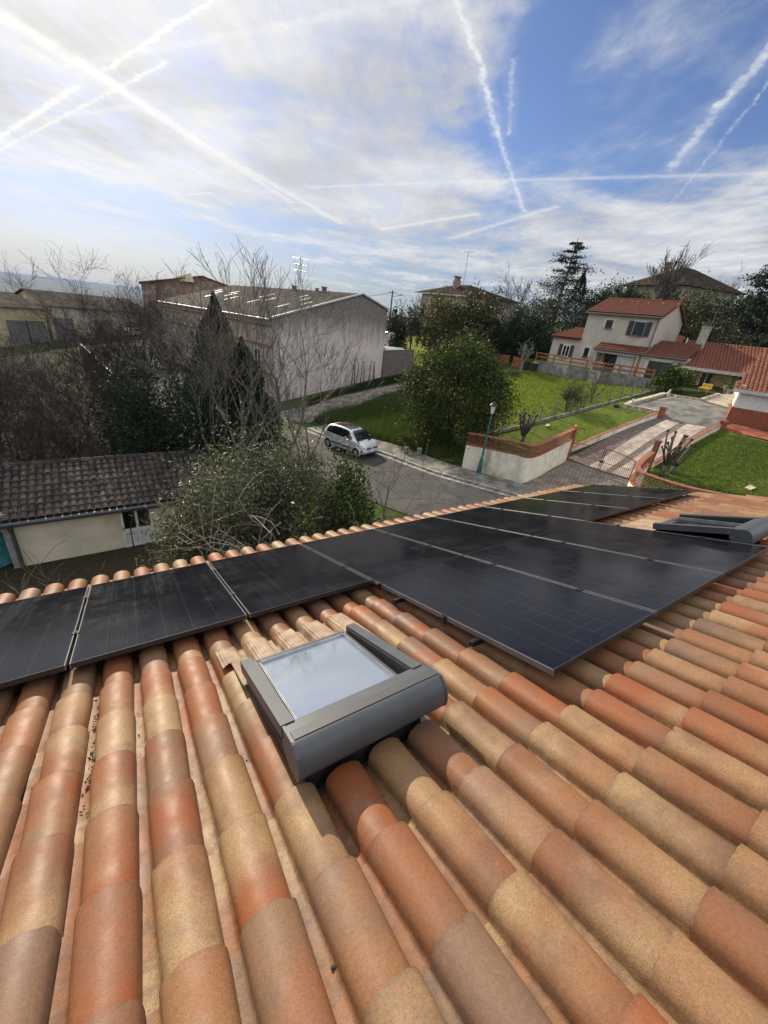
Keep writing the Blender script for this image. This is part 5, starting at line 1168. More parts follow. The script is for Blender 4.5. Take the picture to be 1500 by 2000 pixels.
def white_house():
    A = pol(73.35, 36); Bq = pol(76.5, 36.15); d = Bq - A; d[2] = 0; d /= np.linalg.norm(d); n = np.array([d[1], -d[0], 0]); n = -n if n @ (CAM - A) < 0 else n; B = -n; h = lambda p, z: np.array([p[0], p[1], z])
    z0 = -1.45; zb = 2.83 - 36 * math.tan(R_(4.5)); ze = 2.83 - 36 * math.tan(R_(2.75)); root = empty('white_house', (*A[:2], z0), 'white walled house with brick red base at the right edge of the photo', 'house'); E = A + d * 12
    mb = MB(); mb.wallbox(A, E, zb, ze + .1, .2); mb.wallbox(A, A + B * 7, zb, ze + .3, .2); put(mb, 'wall', simple('white_render', (.70, .68, .66), .9, var=.05), root)
    mb = MB(); mb.wallbox(A - d * .02 + n * .02, E + n * .02, z0 - .6, zb, .24); mb.wallbox(A - d * .02 + n * .1, A + B * 7 - d * .02, z0 - .6, zb, .24); put(mb, 'plinth', simple('plinth_red', (.27, .085, .045), .85, var=.1), root)
    mb = MB(); s = .36; L = 7.5; roof_slope(mb, h(A - d * .5 + n * .4, ze), h(E + n * .4, ze), h(E + B * L, ze + s * L), h(A + B * L + d * .6, ze + s * L), pal=pal_red, seed=8, pu=.24); put(mb, 'roof', ROOFR, root)
    mb = MB(); mb.wallbox(A - d * .5 + n * .44, E + n * .44, ze - .16, ze + .05, .07); put(mb, 'fascia', simple('fascia_pale', (.55, .55, .57), .6), root)
    F = Facade(A, E)
    # stone balustrade beside the house
    P = T(1426, 797); r2 = empty('balustrade', P, 'cream stone balustrade beside the white house', 'balustrade'); q = pol(74.1, 40.5); q[2] = 0; dd = np.array([q[0] - P[0], q[1] - P[1], 0]); L = 4.2; dd /= np.linalg.norm(dd)
    mb = MB(); mb.box(dd * L / 2 + Z * .09, (L, .28, .18), (dd, np.cross(Z, dd), Z)); mb.box(dd * L / 2 + Z * .98, (L + .1, .26, .13), (dd, np.cross(Z, dd), Z)); mb.build('rail', STONE, r2)
    for k in range(9): mb = MB(); mb.lathe([(.06, .18), (.05, .25), (.095, .42), (.06, .62), (.045, .72), (.075, .90)], dd * (.25 + k * .46), 10); mb.build('baluster', STONE, r2, smooth=True)
    for e in (0.0, L): mb = MB(); mb.box(dd * e + Z * .5, (.34, .34, 1.12), (dd, np.cross(Z, dd), Z)); mb.build('pedestal', STONE, r2)
white_house()

def far_houses():
    # villa on the hill at the right
    D = 96.0; C0 = pol(64.76, D); ze = 2.83 + D * math.tan(R_(6.5)); zr = 2.83 + (D + 5) * math.tan(R_(7.62)); A = pol(59.6, D + 6); Bq = pol(69.6, D + 9); z0 = 4.0; h = lambda p, z: np.array([p[0], p[1], z])
    root = empty('villa', (*C0[:2], z0), 'large pale stone villa with hipped brown roof on the hill behind the trees', 'house'); st = simple('villa_stone', (.36, .315, .225), .9, var=.12, scale=1.0, stain=((.2, .18, .13), .5, .5))
    e1 = (A - C0); e1[2] = 0; e1 /= np.linalg.norm(e1); e2 = (Bq - C0); e2[2] = 0; e2 /= np.linalg.norm(e2); LA = np.linalg.norm((A - C0)[:2]); LB = np.linalg.norm((Bq - C0)[:2]); far = C0 + e1 * LA + e2 * LB
    mb = MB(); P = [C0, Bq, far, A]
    for i in range(4): a, b = P[i], P[(i + 1) % 4]; mb.quad((a[0], a[1], z0 - 4), (b[0], b[1], z0 - 4), (b[0], b[1], ze), (a[0], a[1], ze))
    put(mb, 'wall', st, root); mb = MB()
    for a, b in ((C0, Bq), (A, C0)): mb.wallbox(a, b, ze - .55, ze - .35, .3); mb.wallbox(a, b, ze - 3.2, ze - 3.0, .3)
    put(mb, 'cornice', simple('villa_trim', (.42, .38, .29), .9), root)
    ap = h(C0 + e1 * LA * .42 + e2 * LB * .34, zr + .7); ap2 = h(C0 + e1 * LA * .5 + e2 * LB * .62, zr + .7); ov = 1.0
    o = lambda p, s1, s2: h(p + e1 * s1 + e2 * s2, ze - .25)
    c0, b0, f0, a0 = o(C0, -ov, -ov), o(Bq, -ov, ov), o(far, ov, ov), o(A, ov, -ov)
    mb = MB()
    for a, b, c, d in ((c0, b0, ap2, ap), (a0, c0, ap, ap), (f0, a0, ap, ap2), (b0, f0, ap2, ap2)):
        if np.linalg.norm(c - d) < .1: mb.tint = (.02, .5, .5); mb.face(mb.verts([a, b, c]))
        else: mb.tint = (.05, .5, .5); mb.quad(a, b, c, d)
    mb.tint = (.1, .1, .1); mb.face(mb.verts([c0, a0, f0, b0])); put(mb, 'roof', simple('villa_roof', (.052, .034, .027), .95, var=.3, scale=1.5, spec=.08), root)
    for F, rng in ((Facade(A, C0), (1300, 1320)), (Facade(C0, Bq), (1345, 1372, 1398))):
        for x in rng: q = F.hit(x, 560); c = np.array([q[0], q[1], ze - 1.15]); window(root, F, c, .55, .5, 0, SHUT, panes=1, sill=False)
    mb = MB(); q = C0 + e1 * LA * .62 + e2 * 3.0; mb.box((q[0], q[1], zr - .5), (.8, .8, 3.4)); mb.box((q[0], q[1], zr + 1.25), (1.0, 1.0, .2)); put(mb, 'chimney', simple('villa_chimney', (.40, .20, .13), .9, var=.3), root)
    mb = MB(); q3 = np.array([q[0] + 1.6, q[1] - 1, zr]); mb.tube([q3, q3 + Z * 4.2], .04, 5); mb.tube([q3 + Z * 4.1 - e1 * .9, q3 + Z * 4.1 + e1 * .9], .03, 4); put(mb, 'antenna', simple('aerial_metal', (.25, .25, .26), .4, .7), root)
    # brown roofed house behind the hedge in the middle
    D = 74.0; A = pol(36.6, D + 4); C0 = pol(42.2, D); Bq = pol(48.2, D + 5); ze = 2.83 + D * math.tan(R_(3.62)); zr = 2.83 + (D + 4) * math.tan(R_(4.6)); z0 = 1.0
    root = empty('hill_house', (*C0[:2], z0), 'house with dark brown hipped roof above the hedge in the middle', 'house'); e1 = (A - C0); e1[2] = 0; LA = np.linalg.norm(e1); e1 /= LA; e2 = (Bq - C0); e2[2] = 0; LB = np.linalg.norm(e2); e2 /= LB; far = C0 + e1 * LA + e2 * LB
    mb = MB(); P = [C0, Bq, far, A]
    for i in range(4): a, b = P[i], P[(i + 1) % 4]; mb.quad((a[0], a[1], z0 - 4), (b[0], b[1], z0 - 4), (b[0], b[1], ze), (a[0], a[1], ze))
    put(mb, 'wall', simple('hill_render', (.42, .36, .27), .9, var=.1), root)
    ap = h(C0 + e1 * LA * .30 + e2 * LB * .30, zr); ap2 = h(C0 + e1 * LA * .62 + e2 * LB * .34, zr); ov = .7; o = lambda p, s1, s2: h(p + e1 * s1 + e2 * s2, ze - .1); c0, b0, f0, a0 = o(C0, -ov, -ov), o(Bq, -ov, ov), o(far, ov, ov), o(A, ov, -ov); mb = MB()
    mb.quad(a0, c0, ap, ap2); mb.face(mb.verts([c0, b0, ap])); mb.quad(b0, f0, ap2, ap); mb.face(mb.verts([f0, a0, ap2])); mb.face(mb.verts([c0, a0, f0, b0])); put(mb, 'roof', simple('hill_roof', (.058, .036, .029), .95, var=.3, scale=2, spec=.08), root)
    mb = MB(); mb.wallbox(a0 , c0, ze - .28, ze - .10, .12); put(mb, 'gutter', simple('fascia_white', (.62, .60, .56), .7), root)
    mb = MB(); q = C0 + e1 * LA * .50 + e2 * 2.0; mb.box((q[0], q[1], ze + .9), (1.0, .8, 2.4)); 
    for i in (-.35, -.1, .15, .4): mb.box((q[0] + i, q[1], ze + 2.35), (.12, .5, .5))
    mb.box((q[0], q[1], ze + 2.65), (1.2, .9, .10)); put(mb, 'chimney', simple('hill_chimney', (.34, .26, .20), .9, var=.3), root)
    mb = MB(); q2 = q + e1 * .9; mb.box((q2[0] + e1[0], q2[1] + e1[1], ze + .5), (.35, .35, 1.6)); put(mb, 'flue', simple('flue_pale', (.5, .47, .42), .8), root)
    mb = MB(); q3 = np.array([q[0], q[1], ze + 1]) - e1 * 1.2; mb.tube([q3, q3 + Z * 5.2], .035, 5); mb.tube([q3 + Z * 5.1 - e1 * .9, q3 + Z * 5.1 + e1 * .8], .025, 4); put(mb, 'antenna', simple('aerial_metal', (.25, .25, .26), .4, .7), root)
far_houses()

def stained_wall(name, col, dark, zt, depth):
    mt, N, b = material(name)
    if N is None: return mt
    tc = N.new('ShaderNodeTexCoord').outputs['Object']; x, y, z = N.sep(tc)
    n = N.noise(tc, .45, 6, .65); st = N.noise(N.v('MULTIPLY', tc, (1.6, 1.6, .16)), 1.3, 6, .7); f = N.noise(tc, 6, 4, .6)
    edge = N.m('ADD', N.m('ADD', z, N.m('MULTIPLY', N.m('SUBTRACT', st, .5), 3.0)), N.m('MULTIPLY', N.m('SUBTRACT', n, .5), 4.0))
    k = N.ss(edge, zt - depth - .6, zt - depth + 2.6)                       # black lichen along the top of the wall, running down in streaks
    c = N.mix(N.ss(n, .3, .7), tuple(q * .86 for q in col), col); c = N.v('SCALE', c, scale=N.ss(f, .2, .8, .88, 1.1)); c = N.mix(N.m('MULTIPLY', k, N.ss(f, .2, .7, .55, .95)), c, dark)
    c = N.mix(N.ss(st, .58, .8, 0, .55), c, dark); N.put(b.inputs['Base Color'], c); b.inputs['Roughness'].default_value = .95; b.inputs['Specular IOR Level'].default_value = .15
    return mt
def shop():
    L = pol(18.25, 41.0); g = np.array([.98, .19, 0]); g /= np.linalg.norm(g); l = np.array([-.19, .98, 0]); l /= np.linalg.norm(l); W = 13.9; ap = 10.1; z0 = -7.0; zl, za, zr = 1.75, 4.70, 3.58; LEN = 30.0; h = lambda p, z: np.array([p[0], p[1], z])
    root = empty('commercial_building', (*L[:2], -5.8), 'big pale two storey building with black-stained gable wall beyond the car', 'building'); off = root.location
    R1 = L + g * W; A1 = L + g * ap
    mb = MB(); mb.face(mb.verts([h(L, z0), h(R1, z0), h(R1, zr), h(A1, za), h(L, zl)])); put(mb, 'gable_wall', stained_wall('gable_render', (.68, .60, .57), (.095, .088, .084), 3.3, 3.2), root)
    mb = MB(); mb.quad(h(L + l * LEN, z0), h(L, z0), h(L, zl), h(L + l * LEN, zl)); mb.quad(h(R1, z0), h(R1 + l * LEN, z0), h(R1 + l * LEN, zr), h(R1, zr)); mb.face(mb.verts([h(R1 + l * LEN, z0), h(L + l * LEN, z0), h(L + l * LEN, zl), h(A1 + l * LEN, za), h(R1 + l * LEN, zr)])); put(mb, 'wall', simple('shop_cream', (.50, .43, .36), .9, var=.1, stain=((.3, .26, .22), .8, .5)), root)
    mb = MB(); sl = (za - zl) / ap; roof_slope(mb, h(L + l * LEN - g * .35, zl - .35 * sl + .06), h(L - g * .35 + l * .02, zl - .35 * sl + .06), h(A1 + l * .02, za + .06), h(A1 + l * LEN, za + .06), pu=.42, pv=.62, seg=3, amp=.08, pal=pal_dark, seed=21)
    roof_slope(mb, h(R1 + l * .02 + g * .2, zr), h(R1 + l * LEN + g * .2, zr), h(A1 + l * LEN, za + .06), h(A1 + l * .02, za + .06), pu=.42, pv=.62, seg=3, amp=.08, pal=pal_dark, seed=22); put(mb, 'roof', ROOFO, root)
    mb = MB()
    for a, b, za_, zb_ in ((L - g * .3, A1, zl - .09, za), (A1, R1 + g * .15, za, zr)): mb.wallbox(a - l * .08, b - l * .08, (za_ + .06, zb_ + .06), (za_ + .20, zb_ + .20), .22)
    put(mb, 'verge', simple('verge_zinc', (.42, .43, .45), .5, .4), root)
    mb = MB(); mb.tube([h(L - g * .40, zl - .12), h(L + l * LEN - g * .40, zl - .12)], .09, 8); mb.tube([h(L - g * .08 - l * .05, zl - .2), h(L - g * .08 - l * .05, -6)], .05, 6); put(mb, 'gutter', simple('verge_zinc', (.42, .43, .45), .5, .4), root)
    F = Facade(L, L + l * LEN); mb = MB()
    for z in (.95, -.75, -3.2): mb.wallbox(L - g * .04, L + l * LEN - g * .04, z, z + .22, .10)
    put(mb, 'brick_band', simple('brick_band', (.33, .15, .095), .9, var=.25, scale=5), root)
    for s in (3.0, 8.5, 14, 19.5):
        c = L + l * s + Z * (-2.0 - L[2]); window(root, F, c, 1.3, 1.9, .0, WHITEP, panes=2, sill=True); c = L + l * s + Z * (-5.0 - L[2]); window(root, F, c, 1.8, 2.2, 0, WHITEP, panes=2, sill=False, name='shop_window')
    # sun glints put in as pale strips lying on the long slope
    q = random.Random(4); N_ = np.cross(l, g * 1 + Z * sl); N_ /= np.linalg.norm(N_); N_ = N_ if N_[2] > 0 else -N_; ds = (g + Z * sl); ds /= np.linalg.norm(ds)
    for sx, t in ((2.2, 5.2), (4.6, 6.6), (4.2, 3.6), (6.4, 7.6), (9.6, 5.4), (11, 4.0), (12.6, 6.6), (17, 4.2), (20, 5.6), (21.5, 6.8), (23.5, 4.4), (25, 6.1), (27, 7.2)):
        mb = MB(); c = L + l * sx + Z * (zl - L[2]) + ds * t + N_ * .14; mb.box(c, (1.7 * q.uniform(.7, 1.2), .36, .03), (ds, l, N_)); put(mb, 'roof_light', simple('sun_glint_pale', (.50, .51, .52), .4, spec=.4), root)
    for s, t, hh, w in ((5.6, 9.4, .65, .42), (7.4, 9.7, .4, .3), (12, 9.6, .55, .45)): mb = MB(); c = L + l * s + g * t; mb.box((c[0], c[1], zl + sl * t + hh / 2 - .2), (w, w, hh + .4)); mb.box((c[0], c[1], zl + sl * t + hh + .03), (w + .12, w + .12, .08)); put(mb, 'chimney', simple('shop_chimney', (.24, .17, .14), .9, var=.3), root)
    mb = MB(); c = L + l * 9.5 + g * 8.8; m0 = np.array([c[0], c[1], zl + sl * 8.8]); mb.tube([m0, m0 + Z * 3.6], .035, 5)
    for zz, n_, ln in ((3.5, 7, 1.2), (2.9, 5, .9), (2.3, 4, .8)):
        mb.tube([m0 + Z * zz - g * ln * .7, m0 + Z * zz + g * ln * .8], .022, 4)
        for k in range(n_): p = m0 + Z * zz + g * (ln * 1.4 * (k / (n_ - 1) - .5)); mb.tube([p - l * .3, p + l * .3], .012, 4)
    put(mb, 'antenna', simple('aerial_metal', (.25, .25, .26), .4, .7), root)
    # low wall carried on to the right of the gable
    P0, P1 = R1, T(803, 724); zt0 = ztop(h(R1, -3.2), 685) ; r = MB(); r.wallbox(P0 - l * .1, P1, -5.0, (zt0, ztop(P1, 684)), .25); r.wallbox(P0 - l * .1, P1, (zt0, ztop(P1, 684)), (zt0 + .09, ztop(P1, 684) + .09), .34); o = r.build('low_wall', stained_wall('low_wall_render', (.46, .40, .37), (.10, .09, .085), 6, 20), origin=P0); tag(o, 'pale rain-streaked low wall joined to the right of the stained gable', 'wall')
    # the taller block behind, and its long tiled roof
    D = 78; A = pol(4.17, D - 2); Bq = pol(10.5, D); zA = 2.83 + D * math.tan(R_(.62)); zB = 2.83 + D * math.tan(R_(2.05)); r2 = empty('brick_building', (*A[:2], -6), 'taller reddish building with a pale gable peak behind the bare trees', 'building'); bk = np.array([.085, .996, 0]) * 16
    mb = MB(); pk = Bq; C2 = pol(15.5, D + 3); zC = zA + .4
    mb.face(mb.verts([h(A, -7), h(C2, -7), h(C2, zC), h(pk, zB), h(A, zA)])); mb.quad(h(A, -7), h(A, zA), h(A + bk, zA), h(A + bk, -7)); mb.quad(h(C2, -7), h(C2 + bk, -7), h(C2 + bk, zC), h(C2, zC)); put(mb, 'wall', simple('pink_brick', (.27, .19, .16), .9, var=.25, scale=1.5), r2)
    mb = MB(); mb.tint = (.9, .9, .5); nn_ = np.array([-.03, 0, .12])
    roof_slope(mb, h(A + bk - g * .4, zA + .08), h(A - g * .4 - l * .4, zA + .08), h(pk - l * .4, zB + .12), h(pk + bk, zB + .12), pu=.5, pv=.7, seg=3, pal=pal_dark, seed=31); roof_slope(mb, h(C2 - l * .4, zC + .08), h(C2 + bk, zC + .08), h(pk + bk, zB + .12), h(pk - l * .4, zB + .12), pu=.5, pv=.7, seg=3, pal=pal_red, seed=32); put(mb, 'roof', ROOFB, r2)
    p1, p2, p3 = at(345, 540, D - 1.2), at(372, 533, D - 1.2), at(380, 551, D - 1.2); p4 = at(352, 549, D - 1.2); mb = MB(); mb.prism([p1, p2, p3, p4], l * .5); put(mb, 'parapet', simple('parapet_cream', (.62, .57, .42), .9), r2)
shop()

def hangars():
    for (a0, a1, D0, D1, ze, zr, zg, lab, nm, wc, rc) in ((-4.6, 4.4, 92, 98, -2.45, -1.2, -6.5, 'long beige warehouse with a dark roof beyond the car park', 'warehouse', (.46, .41, .32), (.038, .030, .027)), (-13, -4.9, 84, 90, -3.0, -1.75, -7.0, 'warehouse with ochre yellow wall at the left edge of the photo', 'warehouse', (.44, .39, .24), (.040, .031, .028))):
        A, Bq = pol(a0, D0), pol(a1, D1); d = Bq - A; d[2] = 0; d /= np.linalg.norm(d); n = np.array([d[1], -d[0], 0]); n = -n if n @ (CAM - A) < 0 else n; B = -n; h = lambda p, z: np.array([p[0], p[1], z])
        e = 2.83 + D0 * math.tan(R_(ze)); r = 2.83 + (D0 + 8) * math.tan(R_(zr)); root = empty(nm, (*A[:2], zg), lab, 'warehouse', 'warehouses by the car park'); dep = 16
        mb = MB(); P = [A, Bq, Bq + B * dep, A + B * dep]
        for i in range(4):
            a, b = P[i], P[(i + 1) % 4]; pts = [h(a, zg - 2), h(b, zg - 2), h(b, e)]
            if i in (1, 3): pts.append(h((a + b) / 2, r))
            mb.face(mb.verts(pts + [h(a, e)]))
        put(mb, 'wall', simple('warehouse_' + ('ochre' if wc[2] < .25 else 'beige'), wc, .9, var=.12, scale=.6), root)
        mb = MB(); o = .5
        mb.quad(h(A - d * o + n * o, e - .03), h(Bq + d * o + n * o, e - .03), h((Bq + d * o) + B * dep / 2, r + .12), h((A - d * o) + B * dep / 2, r + .12)); mb.quad(h(Bq + d * o + B * (dep + o), e), h(A - d * o + B * (dep + o), e), h((A - d * o) + B * dep / 2, r + .12), h((Bq + d * o) + B * dep / 2, r + .12))
        put(mb, 'roof', simple('warehouse_roof', rc, .95, var=.35, scale=.7, spec=.05), root)
        F = Facade(A, Bq); L = np.linalg.norm((Bq - A)[:2])
        for t in ((.12, .5, .82) if a0 > -5 else (.70, .88)):
            mb = MB(); c = A + d * L * t + n * .06; mb.box((c[0], c[1], zg + 1.9), (2.8, .1, 3.4), F.ax()); put(mb, 'roller_door', simple('warehouse_door', (.15, .145, .14), .7), root)
    # a few cars in the yard, seen through the twigs
    for i, (x, y, col, lab) in enumerate(((147, 652, (.62, .63, .65), 'white van in the yard glimpsed through the twigs, the leftmost vehicle'), (222, 640, (.60, .61, .63), 'pale car in the yard, nearest the warehouse wall'), (243, 648, (.45, .46, .48), 'silver car parked in the middle of the yard row'), (262, 656, (.55, .56, .58), 'light car at the near end of the yard row'))):
        P = T(x, y); r = empty('yard_car', P, lab, 'car' if i else 'van', 'vehicles parked in the yard'); r.rotation_euler = (0, 0, .5 + .2 * i); hh = 1.9 if i == 0 else 1.45; mb = MB(); w = .85; prof = [(-2.1, .3), (-2.1, hh * .62), (-1.8, hh * .95), (-1.4, hh), (.4, hh), (1.1, hh * .66), (1.95, hh * .55), (2.1, .3)]
        mb.prism([(x_, -w, z_) for x_, z_ in prof], (0, 2 * w, 0)); mb.build('body', simple('yard_paint_%s' % 'abcd'[i], col, .3, .3), r)
        mb = MB()
        for s in (-1, 1): mb.quad(*[(x_, s * (w + .01), z_) for x_, z_ in ((-1.6, hh * .66), (.85, hh * .66), (.35, hh * .93), (-1.45, hh * .93))])
        mb.quad((1.12, -w * .85, hh * .68), (1.12, w * .85, hh * .68), (.45, w * .8, hh * .96), (.45, -w * .8, hh * .96)); mb.build('windows', DARKGLASS, r)
        for wx in (-1.3, 1.3):
            for s in (-1, 1): mb = MB(); mb.lathe([(.25, -.1), (.31, -.08), (.31, .08), (.25, .1)], (wx, s * .78, .31), 12, ((1, 0, 0), (0, 0, 1), (0, 1, 0))); mb.build('wheel', simple('tyre', (.018, .018, .019), .8), r)
    # dark fence running down from the yard
    a, b = onz(157, 672, -4.2), onz(262, 768, -5.0); mb = MB(); mb.wallbox(a, b, (a[2] - 3, b[2] - 3), (a[2], b[2]), .12); o = mb.build('panel', simple('yard_fence', (.035, .032, .03), .9)); mc = MB(); mc.wallbox(a, b, (a[2], b[2]), (a[2] + .06, b[2] + .06), .16); r = empty('yard_fence', a, 'long dark fence slanting down from the yard behind the bare trees', 'fence'); attach(o, r); attach(mc.build('lit_top_edge', simple('fence_lit_edge', (.42, .41, .40), .6)), r)  # pale strip along the top paints the sunlit edge of the dark fence
hangars()

def annex():
    zg = -6.65; A = onz(50, 1103, zg); Bq = onz(247, 1068, zg); d = Bq - A; d[2] = 0; d /= np.linalg.norm(d); n = np.array([d[1], -d[0], 0]); n = -n if n @ (CAM - A) < 0 else n; B = -n; h = lambda p, z: np.array([p[0], p[1], z])
    F = Facade(A, Bq); ze = F.hit(150, 994)[2]; root = empty('garden_annex', (*A[:2], zg), 'low cream annex with weathered grey tile roof and white door at the left', 'outbuilding'); E = A + d * 8.8; W_ = A - d * 7.0
    wallm = simple('annex_cream', (.58, .53, .42), .92, var=.08, scale=1.2, bump=.08, stain=((.38, .30, .15), .5, .6))
    mb = MB(); mb.wallbox(A, E, zg - .5, ze + .1, .22); mb.wallbox(E, E + B * 5, zg - .5, ze + .2, .22); mb.wallbox(A + B * .11, A + B * 5, zg - .5, ze + .2, .22); mb.wallbox(W_ + B * 4.8, E + B * 4.8, zg - .5, ze + .3, .22); put(mb, 'wall', wallm, root)
    # roof: slope found from the ridge row in the photo
    s = .31; best = min(np.arange(1.2, 6.5, .05), key=lambda k: abs(pix(h(A + d * 2.0 + B * k, ze + s * (k + .35)))[1] - 903)); ov = .42
    e0, e1 = h(W_ + n * ov, ze + .02), h(E + d * .3 + n * ov, ze + .02); r0, r1 = h(W_ + B * best, ze + s * (best + ov)), h(E + d * .3 + B * best, ze + s * (best + ov))
    mb = MB(); Vv = r0 - e0; LV = np.linalg.norm(Vv); Vv /= LV; Nn = np.cross(d, Vv); Nn = Nn if Nn[2] > 0 else -Nn; nu = int(np.linalg.norm(e1 - e0) / .235) + 1; rows = int(round(LV / .34)); tile_field(mb, e0, d, Vv, Nn, nu, rows, .235, LV / rows, seg=8, hgt_=.085, step=.03, palette=lambda q: (q.random(), q.random(), q.random()), seed=41, jit=2.2)
    q = random.Random(8); k = 0.0; Lr = np.linalg.norm(r1 - r0)
    while k < Lr:                                                   # ridge tiles
        mb.tint = (q.random(), q.random(), q.random()); mb.sm = True; mb.tube([r0 + d * k + Z * .05, r0 + d * (k + .44) + Z * .035], [.125, .105], 10); mb.sm = False; k += .40
    b0, b1 = h(W_ + B * (2 * best + ov), ze), h(E + d * .3 + B * (2 * best + ov), ze); mb.tint = (.4, .4, .4); mb.quad(b1, b0, r0, r1); mb.quad(e0 - Nn * .05, e1 - Nn * .05, r1 - Nn * .05, r0 - Nn * .05)
    mb.tint = (1, 1, 1); put(mb, 'roof', tile_material('annex_tiles', old=True, detail=False), root)
    mb = MB(); gp0, gp1 = e0 + n * .07 - Z * .07, e1 + n * .07 - Z * .07; mb.tube([gp0, gp1], .068, 10); mb.wallbox(e0, e1, ze - .20, ze - .03, .03); put(mb, 'gutter', simple('gutter_slate', (.085, .092, .11), .45, .3), root)
    mb = MB(); p = A + n * .22 - d * .05; mb.tube([p + n * .26 + Z * (ze - .12 - p[2]), p + Z * (ze - .5 - p[2]), h(p, zg)], .05, 8); put(mb, 'downpipe', simple('gutter_slate', (.085, .092, .11), .45), root)
    mb = MB(); mb.box((*(A - d * .16 + n * .02)[:2], (zg + ze) / 2), (.26, .26, ze - zg + .4), F.ax()); mb.tube([h(A - d * .16, ze - .55), h(A - d * .75 + n * .1, ze - .02)], .07, 6); put(mb, 'porch_post', simple('post_grey', (.27, .26, .25), .8), root)
    # glazed door
    c, w, hh = F.rect(238, 986, 300, 1066); hh *= 1.0; ax = F.ax(); ctop = F.hit(265, 985)[2]; cz = (ctop + zg + .02) / 2; c = h(c, cz); hh = ctop - zg - .02; t = .09; wp = simple('door_white', (.60, .60, .62), .6, var=.06, stain=((.40, .40, .40), 2, .4)); o_ = n * .12
    mb = MB(); mb.box(c + o_ + Z * (hh / 2 - .06), (w, .07, .12), ax)
    for q_ in (-1, 0, 1): mb.box(c + o_ + d * q_ * (w / 2 - t / 2) + Z * 0, (t, .07, hh), ax)
    mb.box(c + o_ - Z * hh * .08, (w - .02, .066, .12), ax); mb.box(c + o_ - Z * (hh / 2 - .07), (w - .02, .066, .14), ax); mb.box(c + n * .095 - Z * hh * .29, (w - .06, .04, hh * .40), ax)
    dr = put(mb, 'door', wp, root); mb = MB()
    for i in range(1, 12):
        if i != 6: mb.box(c + n * .118 + d * (w * (i / 12 - .5)) - Z * hh * .29, (.012, .006, hh * .36), ax)
    mb.build('board_joints', simple('joint_grey', (.33, .33, .34), .8), dr)
    for q_ in (-1, 1): mb = MB(); mb.box(c + n * .10 + d * q_ * w * .245 + Z * hh * .20, (w * .40, .02, hh * .46), ax); mb.build('pane', simple('door_glass', (.006, .006, .007), .25), dr)
    mb = MB(); mb.box(c + n * .17 - d * (w / 2 - .05) - Z * .02, (.03, .03, .16), ax); mb.build('handle', SHUT, dr)
    # things kept under the porch roof at the left
    P = h(A - d * .95 + B * .6, zg); r = empty('covered_cart', P, 'teal tarpaulin draped over a cart under the annex porch', 'tarpaulin'); mb = MB(); mb.sm = True; q = random.Random(2); rows = []
    for i in range(8):
        t_ = i / 7; rad = .75 * (1 - .35 * t_ ** 2); rows.append(mb.verts([(rad * math.cos(a) * (1.1 + .10 * math.sin(5 * a + i)), rad * math.sin(a) * (.8 + .08 * math.cos(4 * a)), .05 + 1.25 * math.sin(t_ * 1.5) + .05 * q.uniform(-1, 1)) for a in np.linspace(0, 2 * math.pi, 17)[:-1]]))
    for a, b in zip(rows, rows[1:]):
        for k_ in range(16): j = (k_ + 1) % 16; mb.face((a[k_], a[j], b[j], b[k_]))
    mb.face(rows[-1]); mb.build('sheet', simple('teal_tarp', (.05, .22, .25), .5, var=.2, scale=3), r)
    return A, Bq, d, n, zg
ANX = annex()

